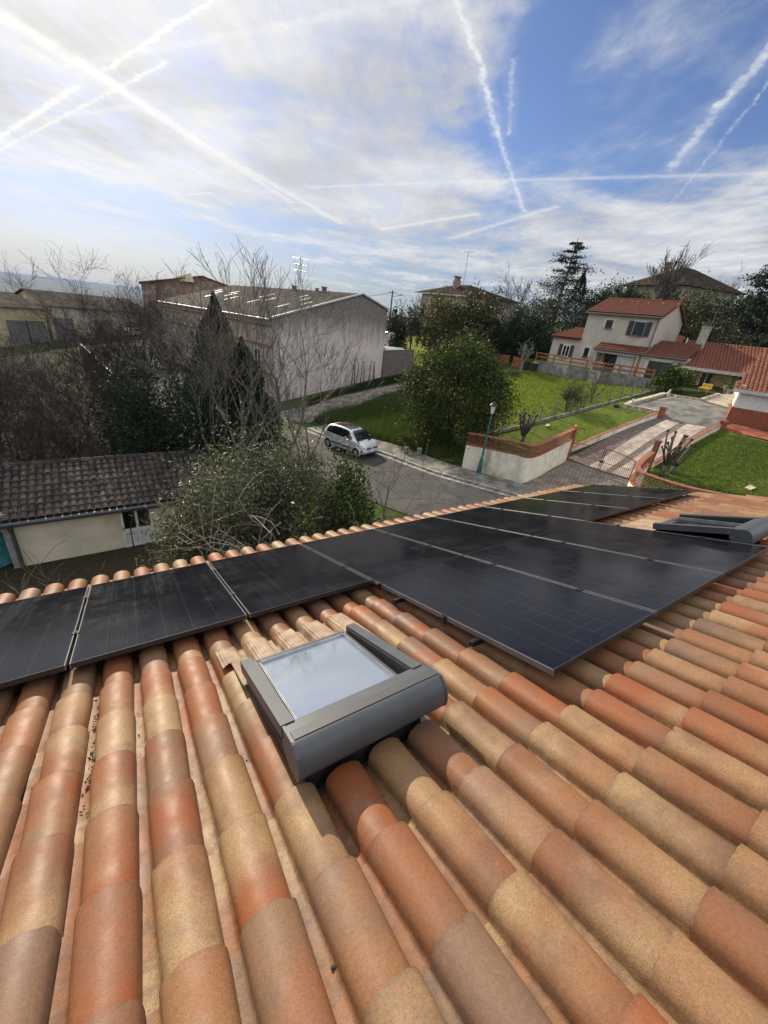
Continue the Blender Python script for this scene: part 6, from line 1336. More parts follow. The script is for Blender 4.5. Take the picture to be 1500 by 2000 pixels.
def sundries():
    # utility pole and wire
    P = pol(32.9, 62); P[2] = h1(P[0], P[1]); zt = 2.83 + 62 * math.tan(R_(3.2)); root = empty('utility_pole', P, 'slim utility pole with a small lamp arm right of the stained gable', 'pole'); hh = zt - P[2]
    mb = MB(); mb.tube([(0, 0, 0), (0, 0, hh)], [.14, .09], 8); mb.tube([(-.5, .2, hh - .25), (.5, -.2, hh - .25)], .04, 5); mb.build('post', simple('pole_wood', (.075, .06, .05), .9), root)
    mb = MB(); mb.tube([(0, 0, hh - .8), (.9, -.5, hh - .45)], .03, 5); mb.box((1.05, -.58, hh - .42), (.45, .18, .12)); mb.build('lamp_arm', simple('arm_grey', (.22, .22, .22), .6), root)
    a = np.array([P[0], P[1], zt - .2]); b = at(640, 568, 52); pts = [a + (b - a) * t - Z * .5 * math.sin(math.pi * t) for t in np.linspace(0, 1, 12)]; mb = MB(); mb.tube(pts, .022, 4); o = mb.build('overhead_wire', simple('wire_black', (.02, .02, .02), .6), origin=a); tag(o, 'thin wire from the utility pole to the roof ridge of the stained building', 'wire')
    # garden shed with a bright door
    P = T(800, 652); F = Facade(at(785, 650, np.hypot(*(P - CAM)[:2])), at(818, 650, np.hypot(*(P - CAM)[:2]) + 1)); root = empty('garden_shed', P, 'dark timber shed with blue and green door on the grass behind', 'shed'); ax = F.ax(); H = ztop(P, 629) - P[2]; w = abs((F.hit(816, 640) - F.hit(785, 640)) @ F.d)
    bx = lambda c, s, nm, mt: put_local(c, s, nm, mt, ax, root)
    mb = MB(); mb.box(-ax[1] * 1.5 + Z * (H / 2 - .1), (w, 2.8, H), ax); mb.build('wall', simple('shed_brown', (.075, .05, .035), .9, var=.3), root)
    mb = MB(); mb.box(-ax[1] * 1.3 + Z * (H - .02), (w + .6, 3.6, .12), (ax[0], ax[1] * .98 + Z * .12, Z)); mb.build('roof', simple('shed_roof', (.13, .12, .10), .9), root)
    for q_, col, nm in ((-.27, (.03, .22, .10), 'door_green'), (-.08, (.03, .09, .36), 'door_blue'), (.28, (.17, .085, .04), 'door_brown')): mb = MB(); mb.box(ax[1] * .0 - ax[1] * .05 + ax[0] * w * q_ + Z * H * .43, (w * (.17 if q_ < 0 else .3), .12, H * .78), ax); mb.build('door', simple(nm, col, .6), root)
    # white things behind the low wall
    c = at(758, 668, 56); mb = MB(); mb.box((0, 0, .3), (1.5, 2.2, 1.9), bev=.15); o = mb.build('white_trailer', simple('trailer_white', (.70, .71, .72), .5)); o.location = tuple(c); tag(o, 'white boxy trailer behind the low wall right of the gable', 'trailer')
    c = at(766, 681, 53); mb = MB(); mb.sm = True; n = 12; A = [(-1.4, 1.5 * math.cos(a), 1.1 * math.sin(a)) for a in np.linspace(0, math.pi, n)]; Bp = [(1.4, y, z) for _, y, z in A]
    for i in range(n - 1): mb.quad(A[i], Bp[i], Bp[i + 1], A[i + 1])
    mb.face(mb.verts(A)); mb.face(mb.verts(Bp)[::-1]); o = mb.build('polytunnel', simple('tunnel_white', (.62, .63, .66), .4)); o.location = tuple(c - Z * .9); tag(o, 'white rounded polytunnel peeping over the low wall', 'polytunnel')
    # statues on the courtyard wall
    for i, (x, y, yt, lab) in enumerate(((1303, 775, 760, 'white stone lion statue at the far corner of the courtyard'), (1232, 794, 778, 'white stone dog statue at the left end of the courtyard wall'))):
        P = T(x, y); hh = min(1.25, ztop(P, yt) - P[2]); s = hh / 1.15; r = empty('statue', P, lab, 'statue', 'white stone statues'); wm = simple('statue_white', (.62, .60, .54), .85, var=.12, scale=6)
        mb = MB(); mb.box((0, 0, .1 * s), (.62 * s, .42 * s, .34 * s), bev=.03 * s); mb.build('base', wm, r)
        bm = bmesh.new(); ske = [((-.16, 0, .42), .20), ((-.05, 0, .58), .19), ((.08, 0, .76), .155), ((.13, 0, .90), .12), ((.17, 0, 1.02), .145), ((.29, 0, 1.0), .075)]
        vs_ = [bm.verts.new([q * s for q in p]) for p, _ in ske]
        for a, b in zip(vs_, vs_[1:]): bm.edges.new((a, b))
        rad = [r_ for _, r_ in ske]
        for sg in (-1, 1):
            l = [bm.verts.new([q * s for q in p]) for p in ((.15, sg * .10, .56), (.19, sg * .11, .36), (.26, sg * .11, .29))]; bm.edges.new((vs_[2], l[0])); bm.edges.new((l[0], l[1])); bm.edges.new((l[1], l[2])); rad += [.075, .06, .055]
            l = [bm.verts.new([q * s for q in p]) for p in ((-.05, sg * .17, .38), (.08, sg * .19, .30))]; bm.edges.new((vs_[0], l[0])); bm.edges.new((l[0], l[1])); rad += [.11, .06]
            l = bm.verts.new([q * s for q in (.14, sg * .085, 1.13)]); bm.edges.new((vs_[4], l)); rad += [.04]
        me = bpy.data.meshes.new('figure'); bm.to_mesh(me); bm.free(); o = bpy.data.objects.new('figure', me); COL.objects.link(o); o.parent = r; me.materials.append(wm); mo = o.modifiers.new('skin', 'SKIN'); o.modifiers.new('soft', 'SUBSURF').render_levels = 2
        for sv_, rr_ in zip(me.skin_vertices[0].data, rad): sv_.radius = (rr_ * s, rr_ * s)
        me.skin_vertices[0].data[0].use_root = True; r.rotation_euler = (0, 0, -2.2 if i == 0 else -2.6)
    # veranda furniture and pots
    P = T(1373, 768); r = empty('garden_bench', P, 'yellow garden seat on the veranda of the yellow house', 'seat'); ym = simple('seat_yellow', (.60, .40, .06), .6); mb = MB(); mb.box((0, 0, .38), (.6, .75, .16), bev=.05); mb.build('seat', ym, r); mb = MB(); mb.box((.27, 0, .58), (.10, .75, .36), bev=.05); mb.build('backrest', ym, r)
    for sx in (-.22, .22):
        for sy in (-.3, .3): mb = MB(); mb.box((sx, sy, .15), (.07, .07, .34)); mb.build('leg', ym, r)
    for i, (x, y, lab) in enumerate(((1347, 757, 'dark wicker chair left of the french window'), (1393, 764, 'dark wicker chair right of the yellow seat'))):
        P = T(x, y); r = empty('wicker_chair', P, lab, 'chair', 'wicker chairs'); wk = simple('wicker_dark', (.03, .022, .018), .8); mb = MB(); mb.lathe([(.30, .36), (.36, .42), (.32, .45)], n=14); mb.build('seat', wk, r); mb = MB(); mb.tube([(.33 + .18 * math.sin(a / 2) , .42 * math.cos(a), .45 + .62 * math.sin(a)) for a in np.linspace(0, math.pi, 13)], .035, 6)
        for k in range(7): t = -.33 + .11 * k; mb.tube([(.30, t * .8, .45), (.48, t, .45 + .58 * math.sqrt(max(.05, 1 - (t / .42) ** 2)))], .012, 4)
        mb.build('backrest', wk, r)
        for k in range(4): a = math.pi / 4 + k * math.pi / 2; mb = MB(); mb.tube([(.22 * math.cos(a), .22 * math.sin(a), .4), (.32 * math.cos(a), .32 * math.sin(a), 0)], .022, 5); mb.build('leg', wk, r)
    for i, (x, y, s, lab) in enumerate(((1355, 748, 1.0, 'potted plant on a tall stand by the left veranda post'), (1415, 768, 1.1, 'stone urn with a plant at the right of the veranda'), (1422, 771, .8, 'small pot with a plant next to the stone urn'))):
        P = T(x, y); r = empty('potted_plant', P, lab, 'potted plant', 'pots on the veranda'); mb = MB(); mb.lathe([(.16 * s, 0), (.17 * s, .06 * s), (.12 * s, .12 * s), (.24 * s, .5 * s), (.27 * s, .55 * s), (.22 * s, .55 * s)], n=12); mb.build('pot', simple('pot_stone', (.34, .29, .22), .85), r)
        leaf_cloud('foliage', 140, (0, 0, .85 * s), (.34 * s, .34 * s, .34 * s), .13 * s, [(.03, .07, .018), (.05, .10, .03)], r, seed=i)
    # things left lying on the lawns
    for x, y, col, lab, s in ((1070, 832, (.55, .53, .48), 'pale plank lying on the side lawn by the fence', (.9, .25, .08)), (1203, 796, (.02, .02, .022), 'small black thing lying on the lawn near the courtyard', (.5, .35, .22))):
        P = T(x, y); mb = MB(); mb.box((0, 0, s[2] / 2 + .02), s, bev=.03); o = mb.build('plank' if s[2] < .1 else 'black_bag', simple('litter_%d' % x, col, .8)); o.location = tuple(P); o.rotation_euler = (0, 0, .4); tag(o, lab, 'plank' if s[2] < .1 else 'bag')
    P = T(1466, 955); r = empty('paper_scraps', P, 'crumpled cream scrap lying on the front lawn', 'scrap'); mb = MB(); q = random.Random(1)
    for k in range(1): mb.face(mb.verts([(-.35, -.1, .05), (0, -.2, .16), (.3, -.05, .06), (.25, .15, .15), (0, .1, .22), (-.3, .2, .08)])); mb.prism([(-.35, -.1, .0), (.3, -.05, .0), (.25, .15, .0), (-.3, .2, .0)], (0, 0, .05))
    mb.build('sheet', simple('scrap_cream', (.55, .48, .34), .9), r)

# ------------------------------------------------------------------ vegetation
def leaf_mat(name, trans=.25, rough=.55, spec=.35): return tinted(name, rough, spec, trans)
def leaf_arrays(C, size, cols, rng, up=.3, aspect=2.2, out=None, cvar=.25, curl=.25):
    """quads, one per leaf: C centres (n,3)"""
    n = len(C); d = rng.normal(size=(n, 3)); d[:, 2] += up
    if out is not None: d += out
    d /= np.linalg.norm(d, axis=1, keepdims=True) + 1e-9
    r = rng.normal(size=(n, 3)); s = np.cross(d, r); s /= np.linalg.norm(s, axis=1, keepdims=True) + 1e-9
    nn = np.cross(s, d); sz = size * rng.uniform(.65, 1.3, (n, 1)); L = d * sz; Wd = s * sz / aspect; cv = nn * sz * curl * rng.uniform(-1, 1, (n, 1))
    V = np.stack([C - L * .5, C + Wd * .5 + cv * .5, C + L * .5, C - Wd * .5 + cv * .5], 1).reshape(-1, 3)
    col = np.array(cols)[rng.integers(0, len(cols), n)] * rng.uniform(1 - cvar, 1 + cvar, (n, 1))
    return V, col
def leaf_object(name, V, col, mt, parent):
    n = len(V) // 4; me = bpy.data.meshes.new(name); me.vertices.add(len(V)); me.vertices.foreach_set('co', np.asarray(V, np.float32).ravel()); me.loops.add(4 * n); me.loops.foreach_set('vertex_index', np.arange(4 * n, dtype=np.int32)); me.polygons.add(n); me.polygons.foreach_set('loop_start', np.arange(0, 4 * n, 4, dtype=np.int32))
    try: me.polygons.foreach_set('loop_total', np.full(n, 4, np.int32))
    except Exception: pass
    at_ = me.attributes.new('tint', 'FLOAT_COLOR', 'FACE'); c4 = np.ones((n, 4), np.float32); c4[:, :3] = col; at_.data.foreach_set('color', c4.ravel()); me.materials.append(mt); me.update(calc_edges=True); me.validate()
    o = bpy.data.objects.new(name, me); COL.objects.link(o); o.parent = parent; return o
def leaf_cloud(name, n, c, r, size, cols, parent, seed=0, mt=None, clumps=0, up=.3, aspect=2.2, spread=.35, hollow=.5, squash=None, shape=None):
    rng = np.random.default_rng(seed + 100); c = np.array(c, float); r = np.array(r, float)
    def inside(k):
        p = rng.normal(size=(k, 3)); p /= np.linalg.norm(p, axis=1, keepdims=True); return p * (hollow + (1 - hollow) * rng.uniform(0, 1, (k, 1)) ** .6)
    if clumps:
        cc = inside(clumps); cs = rng.uniform(.6, 1.3, (clumps, 1)); ids = rng.integers(0, clumps, n); p = cc[ids] + rng.normal(size=(n, 3)) * spread * cs[ids] * .5; cb = rng.uniform(.7, 1.25, clumps)[ids][:, None]
    else: p = inside(n); cb = np.ones((n, 1))
    if shape: p = shape(p, rng)
    C = c + p * r; V, col = leaf_arrays(C, size, cols, rng, up, aspect, out=p * .6); return leaf_object(name, V, np.clip(col * cb, .002, .9), mt or leaf_mat('leaves'), parent)
def bark(name='bark_grey', col=(.13, .115, .095)): return simple(name, col, .9, var=.3, scale=7, bump=.3, bscale=20)
def branches(mb, base, hgt_, r0, rng, levels=4, spread=.5, n0=3, lean=(0, 0), trunk=.25, curl=.12, fan=1.0, twig=3, up=.25, minr=.0045, kids=(3, 5), ratio=.62, droop=0.0):
    """recursive boughs from one base, everything joined in one builder"""
    def grow(p, d, L, r, lev):
        k = 5 if lev < 2 else 3; pts = [p]; rad = [r]; q = p.copy(); dd = d.copy(); seg = L / k
        for i in range(k):
            dd = dd + rng.normal(size=3) * curl + np.array([0, 0, up * .12 - droop * (lev >= 2) * .15]); dd /= np.linalg.norm(dd); q = q + dd * seg; pts.append(q.copy()); rad.append(max(minr, r * (1 - .62 * (i + 1) / k)))
        mb.tube(pts, rad, 7 if lev == 0 else (5 if lev == 1 else 3), cap=False)
        if lev >= levels: return
        m_ = rng.integers(kids[0], kids[1] + 1) + (1 if lev >= levels - 1 else 0)
        for j in range(m_):
            t = rng.uniform(.30, 1.0) if j else 1.0; i = min(int(t * k), k - 1); f = t * k - i; pp = pts[i] + (pts[i + 1] - pts[i]) * f; rr = (rad[i] + (rad[i + 1] - rad[i]) * f) * rng.uniform(.55, .85)
            td = pts[i + 1] - pts[i]; td /= np.linalg.norm(td); a = rng.normal(size=3); a -= td * (a @ td); a /= np.linalg.norm(a) + 1e-9; ang = rng.uniform(.35, 1.0) * spread * 1.6; nd = td * math.cos(ang) + a * math.sin(ang) * np.array([fan, fan, 1]); nd[2] += up; nd /= np.linalg.norm(nd); grow(pp, nd, L * ratio * rng.uniform(.7, 1.2), max(minr, rr), lev + 1)
    base = np.array(base, float); t = trunk * hgt_
    d0 = np.array([lean[0], lean[1], 1.0]); d0 /= np.linalg.norm(d0)
    if t > .05: mb.tube([base - d0 * .3, base + d0 * t * .5, base + d0 * t], [r0 * 1.25, r0 * 1.05, r0], 8, cap=False)
    p = base + d0 * t
    for i in range(n0):
        a = 2 * math.pi * i / n0 + rng.uniform(-.6, .6); s = spread * rng.uniform(.3, 1.0) * (.25 if n0 == 1 else 1); d = np.array([math.cos(a) * s, math.sin(a) * s, 1.0]) + d0 * .4; d /= np.linalg.norm(d); grow(p, d, (hgt_ - t) * rng.uniform(.42, .58), r0 * rng.uniform(.5, .72), 1)
def bare_tree(P, H, label, seed=0, r0=.10, group=None, cat='tree', name='bare_tree', mt=None, **kw):
    root = empty(name, P, label, cat, group); rng = np.random.default_rng(seed); lv = kw.get('levels', 4)
    mb = MB(); branches(mb, (0, 0, 0), H, r0, rng, **kw); o = mb.build('branches', mt or bark(), root, smooth=True)
    # scale so that the tree reaches the wanted height
    zs = np.array([v[2] for v in mb.v]); k = H / max(np.percentile(zs, 99.7), .1); o.scale = (k ** .6 if k < 1 else k ** .6, k ** .6, k); return root
sundries()

rng0 = np.random.default_rng(5)
TW = bark('bark_dark', (.046, .033, .026)); TL = bark('bark_light', (.155, .14, .112)); TR = bark('bark_reddish', (.060, .040, .035))
# bare wood on the left: every tree its own
left_wood = [(20, 24.5, 665, TW, .10, 'bare dark tree at the left edge, its leaning trunk above the annex ridge'), (-45, 27, 618, TW, .10, 'bare tree beyond the left edge of the photo, nearer of two'), (62, 27, 672, TL, .11, 'bare tree with a pale trunk above the left part of the annex roof'), (100, 30, 668, TW, .09, 'thin dark bare tree second from the pale trunk'), (130, 25, 700, TW, .07, 'low dark bare tree in front of the yard fence'),
             (165, 33, 648, TW, .10, 'twiggy bare tree in front of the warehouse left of the curly willow'), (232, 36, 492, TW, .12, 'tall curly twigged willow against the sky at the left'), (290, 37, 528, TW, .11, 'bare tree with tangled twigs right of the curly willow'), (345, 35, 512, TW, .11, 'bare tree in front of the pale gable peak'), (200, 26, 690, TW, .08, 'brown bare shrub-like tree left of the dark evergreens'), (275, 29, 640, TW, .08, 'slim bare tree rising before the dark evergreens'),
             (315, 31, 580, TW, .10, 'bare tree half hiding the brick building'), (380, 30, 565, TW, .10, 'bare tree before the left end of the long tiled roof'), (250, 32, 640, TW, .09, 'bare tree in front of the yard cars'), (205, 34, 640, TW, .09, 'bare tree in front of the beige warehouse, left of the willow trunk'),
             (10, 21.5, 780, TW, .06, 'low bare thicket tree just above the annex ridge at the left'), (135, 22, 800, TW, .05, 'low bare thicket tree above the middle of the annex ridge'), (-20, 33, 640, TW, .1, 'bare tree beyond the left edge of the photo, farther of two')]
for i, (x, D, ytop, mt, r0, lab) in enumerate(left_wood):
    P = at(x, 800, D); P[2] = h1(P[0], P[1]); H = max(2.5, ztop(P, ytop) - P[2])
    curly = 'curly' in (lab or '') or 'tangled' in (lab or '')
    bare_tree(P, H, lab or 'bare tree beyond the left edge of the photo', 10 + i, r0 * 1.05, 'bare trees behind the annex', mt=mt, levels=5, spread=.66 if not curly else .58, n0=5, trunk=.14, curl=.26 if curly else .15, kids=(3, 5), ratio=.62, up=.20, minr=.007)
# undergrowth below them
for i, (x, D, w, yt, lab) in enumerate([(40, 23.5, 2.6, 800, 'brown leafless undergrowth behind the left part of the annex'), (150, 24, 2.8, 790, 'brown leafless undergrowth behind the middle of the annex'), (235, 25, 2.4, 800, 'brown leafless undergrowth beside the dark evergreens'), (90, 28, 3.4, 720, 'taller brown thicket below the pale trunk')]):
    P = at(x, 850, D); P[2] = h1(P[0], P[1]); H = ztop(P, yt) - P[2]; r = empty('thicket', P, lab, 'thicket', 'leafless thickets'); mb = MB(); g = np.random.default_rng(60 + i)
    for k in range(9): branches(mb, (g.uniform(-w, w), g.uniform(-1.2, 1.2), 0), H * g.uniform(.6, 1.05), .03, g, levels=3, spread=.6, n0=3, trunk=.05, curl=.2, kids=(3, 5), minr=.006)
    mb.build('stems', TW, r)
    leaf_cloud('dry_leaves', 900, (0, 0, H * .42), (w * 1.1, 1.6, H * .45), .09, [(.045, .034, .022), (.06, .045, .025), (.03, .032, .014)], r, seed=60 + i, hollow=.1)
# pale multi-stemmed tree by the road, in front of the big building
for i, (x, D, yt, r0, lab, n0) in enumerate([(470, 18.5, 505, .17, 'tall pale bare tree with several stems before the stained building, left of its pair', 4), (555, 19.5, 492, .17, 'tall pale bare tree with several stems at the roadside, before the gable corner', 4), (596, 19.0, 650, .12, 'smaller bare tree leaning towards the road in front of the gable', 3), (420, 20, 520, .10, 'bare tree with upright twigs left of the cypress spire', 3)]):
    P = at(x, 860, D); P[2] = h1(P[0], P[1]); H = ztop(P, yt) - P[2]
    bare_tree(P, H, lab, 80 + i, r0, 'pale bare trees by the road', mt=TL, levels=5, spread=.50 if i != 2 else .42, n0=n0, trunk=.08, curl=.12, kids=(3, 4), ratio=.62, up=.30, minr=.007, lean=(.04, 0) if i == 2 else (0, 0))
# evergreens in front of them
DARKG = [(.016, .028, .016), (.022, .036, .020), (.030, .044, .025), (.018, .030, .022)]
def cypress(x, ybase, D, ytop, wid, lab, n=7000, seed=0, cols=DARKG, size=.20):
    P = at(x, ybase, D); P[2] = h1(P[0], P[1]); H = ztop(P, ytop) - P[2]; r = empty('cypress', P, lab, 'tree', 'dark cypresses'); g = np.random.default_rng(seed); t = g.uniform(0, 1, n) ** .85; a = g.uniform(0, 2 * math.pi, n); rad = wid * (1 - t ** 1.7) * (.35 + .65 * g.uniform(0, 1, n) ** .5) * (1 + .22 * np.sin(3 * a + 9 * t) + .20 * np.sin(19 * t + 2 * a) + .16 * np.sin(31 * t + 5 * a)); C = np.stack([rad * np.cos(a), rad * np.sin(a), .3 + t * (H - .3)], 1)
    V, col = leaf_arrays(C, size, cols, g, up=1.3, aspect=2.6, out=np.stack([np.cos(a), np.sin(a), 0 * a], 1) * .5); leaf_object('foliage', V, col, leaf_mat('needles', .08, .7, .2), r); mb = MB(); mb.tube([(0, 0, -.2), (0, 0, H * .7)], [.14, .03], 7); mb.build('trunk', TW, r); return r
cypress(432, 800, 25.5, 572, 2.1, 'dark cypress spire in front of the long facade of the stained building', 20000, 1)
cypress(478, 810, 24, 660, 2.1, 'lower dark cypress right of the spire', 16000, 2)
def bush(P, r, n, size, cols, lab, cat='shrub', name='shrub', seed=0, clumps=60, group=None, trunk=None, zc=.55, mt=None, spread=.42, aspect=2.2, up=.3, hollow=.45, stems=6, shape=None):
    root = empty(name, P, lab, cat, group); leaf_cloud('foliage', n, (0, 0, r[2] * zc * 1.0), r, size, cols, root, seed, mt, clumps, up, aspect, spread, hollow, shape=shape)
    mb = MB(); g = np.random.default_rng(seed + 7)
    branches(mb, (0, 0, 0), r[2] * 1.55, trunk or .05, g, levels=3, spread=.7, n0=stems, trunk=.10, curl=.15, kids=(3, 4), minr=.006); mb.build('branches', TW, root); return root
def at_ground(x, y, D): P = at(x, y, D); P[2] = h1(P[0], P[1]); return P
def sized(x, D, ytop): P = at_ground(x, 800, D); return P, ztop(P, ytop) - P[2]
for i, (x, D, yt, rx, lab, n) in enumerate([(322, 23.5, 690, 2.7, 'dark ivy-like evergreen left of the cypress spire', 13000), (275, 22, 775, 1.7, 'low dark evergreen behind the right end of the annex roof', 6000), (385, 21, 750, 1.7, 'dark evergreen under the cypress spire', 6000), (470, 20.5, 800, 1.6, 'dark evergreen behind the silver leaved bush', 5000)]):
    P, H = sized(x, D, yt); bush(P, (rx, rx, H * .5), n, .16, DARKG + [(.03, .045, .03)], lab, 'tree', 'evergreen', 130 + i, 70, 'dark evergreens beside the annex', mt=leaf_mat('glossy_dark', .08, .75, .1), zc=1.0)
# big silver leaved bush in front of the annex
SILV = [(.070, .080, .050), (.10, .108, .075), (.15, .155, .12), (.045, .055, .030), (.22, .22, .185), (.032, .042, .022)]
for i, (x, D, yt, rx, n, lab) in enumerate([(400, 10.2, 925, 1.25, 26000, 'grey-green narrow leaved bush beside the annex door'), (480, 11.6, 868, 1.5, 34000, 'tall silvery narrow leaved bush in front of the bare roadside trees'), (580, 11.9, 880, 1.5, 30000, 'silvery narrow leaved bush between the tall bush and the laurel'), (350, 10.6, 985, 1.0, 12000, 'drooping silvery bush side next to the annex wall')]):
    P, H = sized(x, D, yt); bush(P, (rx, rx, H * .52), n, .125, SILV, lab, 'shrub', 'silver_bush', 150 + i, 90, 'silver leaved bushes below the roof', mt=leaf_mat('silver_leaves', .28, .45, .35), zc=.93, aspect=4.2, up=.15, hollow=.35)
for i, (x, D, yt, rx, n, lab) in enumerate([(688, 11.0, 905, .62, 5000, 'glossy green laurel at the roadside edge of the bush mass'), (722, 10.2, 938, .42, 2600, 'small bright laurel next to the little bare tree'), (610, 9.0, 1000, .45, 2400, 'bright green laurel just above the tile ends')]):
    P, H = sized(x, D, yt); bush(P, (rx, rx, H * .5), n, .12, [(.035, .062, .016), (.058, .088, .022), (.09, .115, .032), (.024, .044, .012)], lab, 'shrub', 'laurel', 170 + i, 55, 'laurels below the roof', mt=leaf_mat('laurel_leaves', .25, .42, .3), zc=1.0, aspect=2.0)
# dry brambles and bleached boughs
BL = bark('bleached_wood', (.27, .25, .21))
for i, (x, D, yt, lab) in enumerate([(520, 7.6, 958, 'bleached bare boughs arching over the dark heart of the bush'), (420, 7.5, 985, 'bleached bare boughs in front of the grey-green bush'), (610, 7.9, 948, 'pale dry twigs in front of the bright laurel'), (360, 7.4, 1012, 'pale dry twigs by the annex door')]):
    P, H = sized(x, D, yt); r = empty('dry_brambles', P, lab, 'dead branches', 'bleached dead branches'); mb = MB(); g = np.random.default_rng(190 + i)
    for k in range(3): branches(mb, (g.uniform(-.9, .9), g.uniform(-.5, .5), H * .25), H * g.uniform(.6, .95), .026, g, levels=3, spread=1.15, n0=2, trunk=.05, curl=.30, kids=(2, 4), ratio=.7, up=-.02, minr=.008, droop=.4)
    mb.build('twigs', BL, r)
P, H = sized(782, 9.6, 868); bare_tree(P, H, 'small bare tree on the near side of the road just above the tile ends', 211, .07, None, mt=bark('bark_mid', (.10, .088, .072)), levels=3, spread=.85, n0=4, trunk=.42, curl=.16, kids=(3, 4), ratio=.62, up=.18, minr=.006)
P, H = sized(690, 10.6, 960); bare_tree(P, H, 'thin leafless sapling between the laurel and the road', 212, .025, None, mt=TW, levels=3, spread=.4, n0=2, trunk=.3, curl=.12, kids=(3, 4), minr=.005, name='sapling')
A_, B__, d_, n_, zg_ = ANX
P = A_ + d_ * 3.4 + n_ * .5; P[2] = zg_; bare_tree(P, 2.0, 'leafless sapling standing before the cream annex wall', 213, .022, None, mt=TW, levels=2, spread=.45, n0=2, trunk=.45, curl=.14, kids=(2, 3), minr=.005, name='sapling')
P = at_ground(40, 1120, 10.5); r = empty('dry_shrub', P, 'dry brown shrub at the lower left by the annex porch', 'shrub'); mb = MB(); g = np.random.default_rng(215); 
for k in range(16): branches(mb, (g.uniform(-1.5, 1.0), g.uniform(-.6, .6), 0), g.uniform(2.2, 3.3), .024, g, levels=3, spread=.6, n0=3, trunk=.05, curl=.2, kids=(3, 5), minr=.007)
mb.build('branches', bark('dry_stem', (.115, .088, .06)), r); leaf_cloud('dry_leaves', 3500, (0, 0, 1.5), (1.6, .9, 1.3), .07, [(.13, .10, .055), (.08, .065, .035), (.17, .12, .065)], r, 215, hollow=.1)

# big evergreen on the far side of the road (magnolia-like)
P = at_ground(872, 880, 27.6); H = ztop(P, 664) - P[2]
root = empty('evergreen_tree', P, 'big round glossy evergreen tree between the road and the green field', 'tree')
MG = [(.030, .050, .012), (.046, .070, .015), (.066, .086, .020), (.020, .035, .010), (.095, .105, .026)]
def egg(p, g): q = p.copy(); t = (q[:, 2:3] + 1) / 2; q[:, :2] *= (1.12 - .40 * np.clip(t, 0, 1.2) ** 2.6); return q
leaf_cloud('foliage', 42000, (0, 0, H * .52), (3.2, 3.2, H * .48), .165, MG, root, 230, leaf_mat('magnolia_leaves', .18, .58, .16), 210, .25, 1.9, .30, .60, shape=egg)
mb = MB(); branches(mb, (0, 0, 0), H * .95, .16, np.random.default_rng(231), levels=3, spread=.55, n0=5, trunk=.12, curl=.12, kids=(3, 4), minr=.01); mb.build('branches', TW, root)
P = T(800, 880); bush(P, (1.1, .9, .8), 2600, .12, MG, 'low leafy skirt of shrubs at the foot of the big evergreen', 'shrub', 'shrub', 235, 30, zc=.9, mt=leaf_mat('magnolia_leaves'))
for x, y, hh, lab in ((817, 893, .62, 'pale concrete post under the big evergreen, right of the pair'), (792, 890, .6, 'pale concrete post under the big evergreen, left of the pair')):
    P = T(x, y); mb = MB(); mb.box((0, 0, hh / 2), (.28, .22, hh), bev=.03); o = mb.build('marker_post', simple('weathered_concrete', (.26, .25, .22), .95)); o.location = tuple(P); tag(o, lab, 'post', 'concrete posts under the evergreen')

# pollards
def pollard(x, y, yt, seed, lab, limbs=7, spread=.45, cols=None):
    P = T(x, y); H = ztop(P, yt) - P[2]; r = empty('pollard_tree', P, lab, 'tree', 'pollarded trees'); mb = MB(); mb.sm = True; g = np.random.default_rng(seed); mb.tube([(0, 0, -.2), (0, 0, H * .25)], [.17, .15], 9); 
    def knob(p, s): kn = MB(); kn.blob(p, (s, s, s * .9), 8, 6, .25, int(g.integers(999))); kn.build('knuckle', bark('pollard_knuckle', (.07, .052, .045)), r, smooth=True)
    for i in range(limbs):
        a = 2 * math.pi * i / limbs + g.uniform(-.3, .3); s = spread * H * g.uniform(.35, 1.0); top = np.array([math.cos(a) * s, math.sin(a) * s, H * g.uniform(.78, .98)]); m1 = np.array([top[0] * .45, top[1] * .45, H * .48]) + g.normal(size=3) * .04; mb.tube([(0, 0, H * .2), m1, top], [.075, .058, .045], 7); knob(top, .08)
        if i % 2: t2 = m1 + np.array([math.cos(a + 1) * .35, math.sin(a + 1) * .35, .4]); mb.tube([m1, t2], [.05, .036], 6); knob(t2, .062)
    mb.build('trunk', bark('pollard_bark', (.105, .085, .07)), r)
pollard(1018, 869, 800, 241, 'knobbly pollarded tree inside the lattice wall left of the gate', 11, .28); pollard(1291, 930, 841, 242, 'knobbly pollarded tree inside the curved wall right of the gate', 10, .24); pollard(1312, 925, 868, 243, 'smaller leaning pollard beside the right-hand pollarded tree', 4, .55)
# garden shrubs near the fence
P, H = T(1116, 806), 0; H = ztop(P, 715) - P[2]; root = empty('wispy_shrub', P, 'half bare wispy shrub on the post and wire fence', 'shrub'); mb = MB(); g = np.random.default_rng(250)
for k in range(5): branches(mb, (g.uniform(-.7, .7), g.uniform(-.7, .7), 0), H * g.uniform(.6, 1), .03, g, levels=3, spread=.5, n0=3, trunk=.05, curl=.16, kids=(3, 5), minr=.007)
mb.build('branches', TR, root); leaf_cloud('foliage', 1800, (0, 0, H * .38), (1.2, 1.0, H * .36), .11, [(.05, .06, .022), (.07, .07, .03), (.04, .05, .02)], root, 251, hollow=.1, clumps=24)
P = T(1152, 790); H = ztop(P, 690) - P[2]; bare_tree(P, min(H, 4.5), 'spreading bare shrub in front of the grey retaining wall', 252, .05, None, mt=TR, levels=3, spread=.8, n0=5, trunk=.08, curl=.16, kids=(3, 5), minr=.008, name='bare_shrub', cat='shrub')
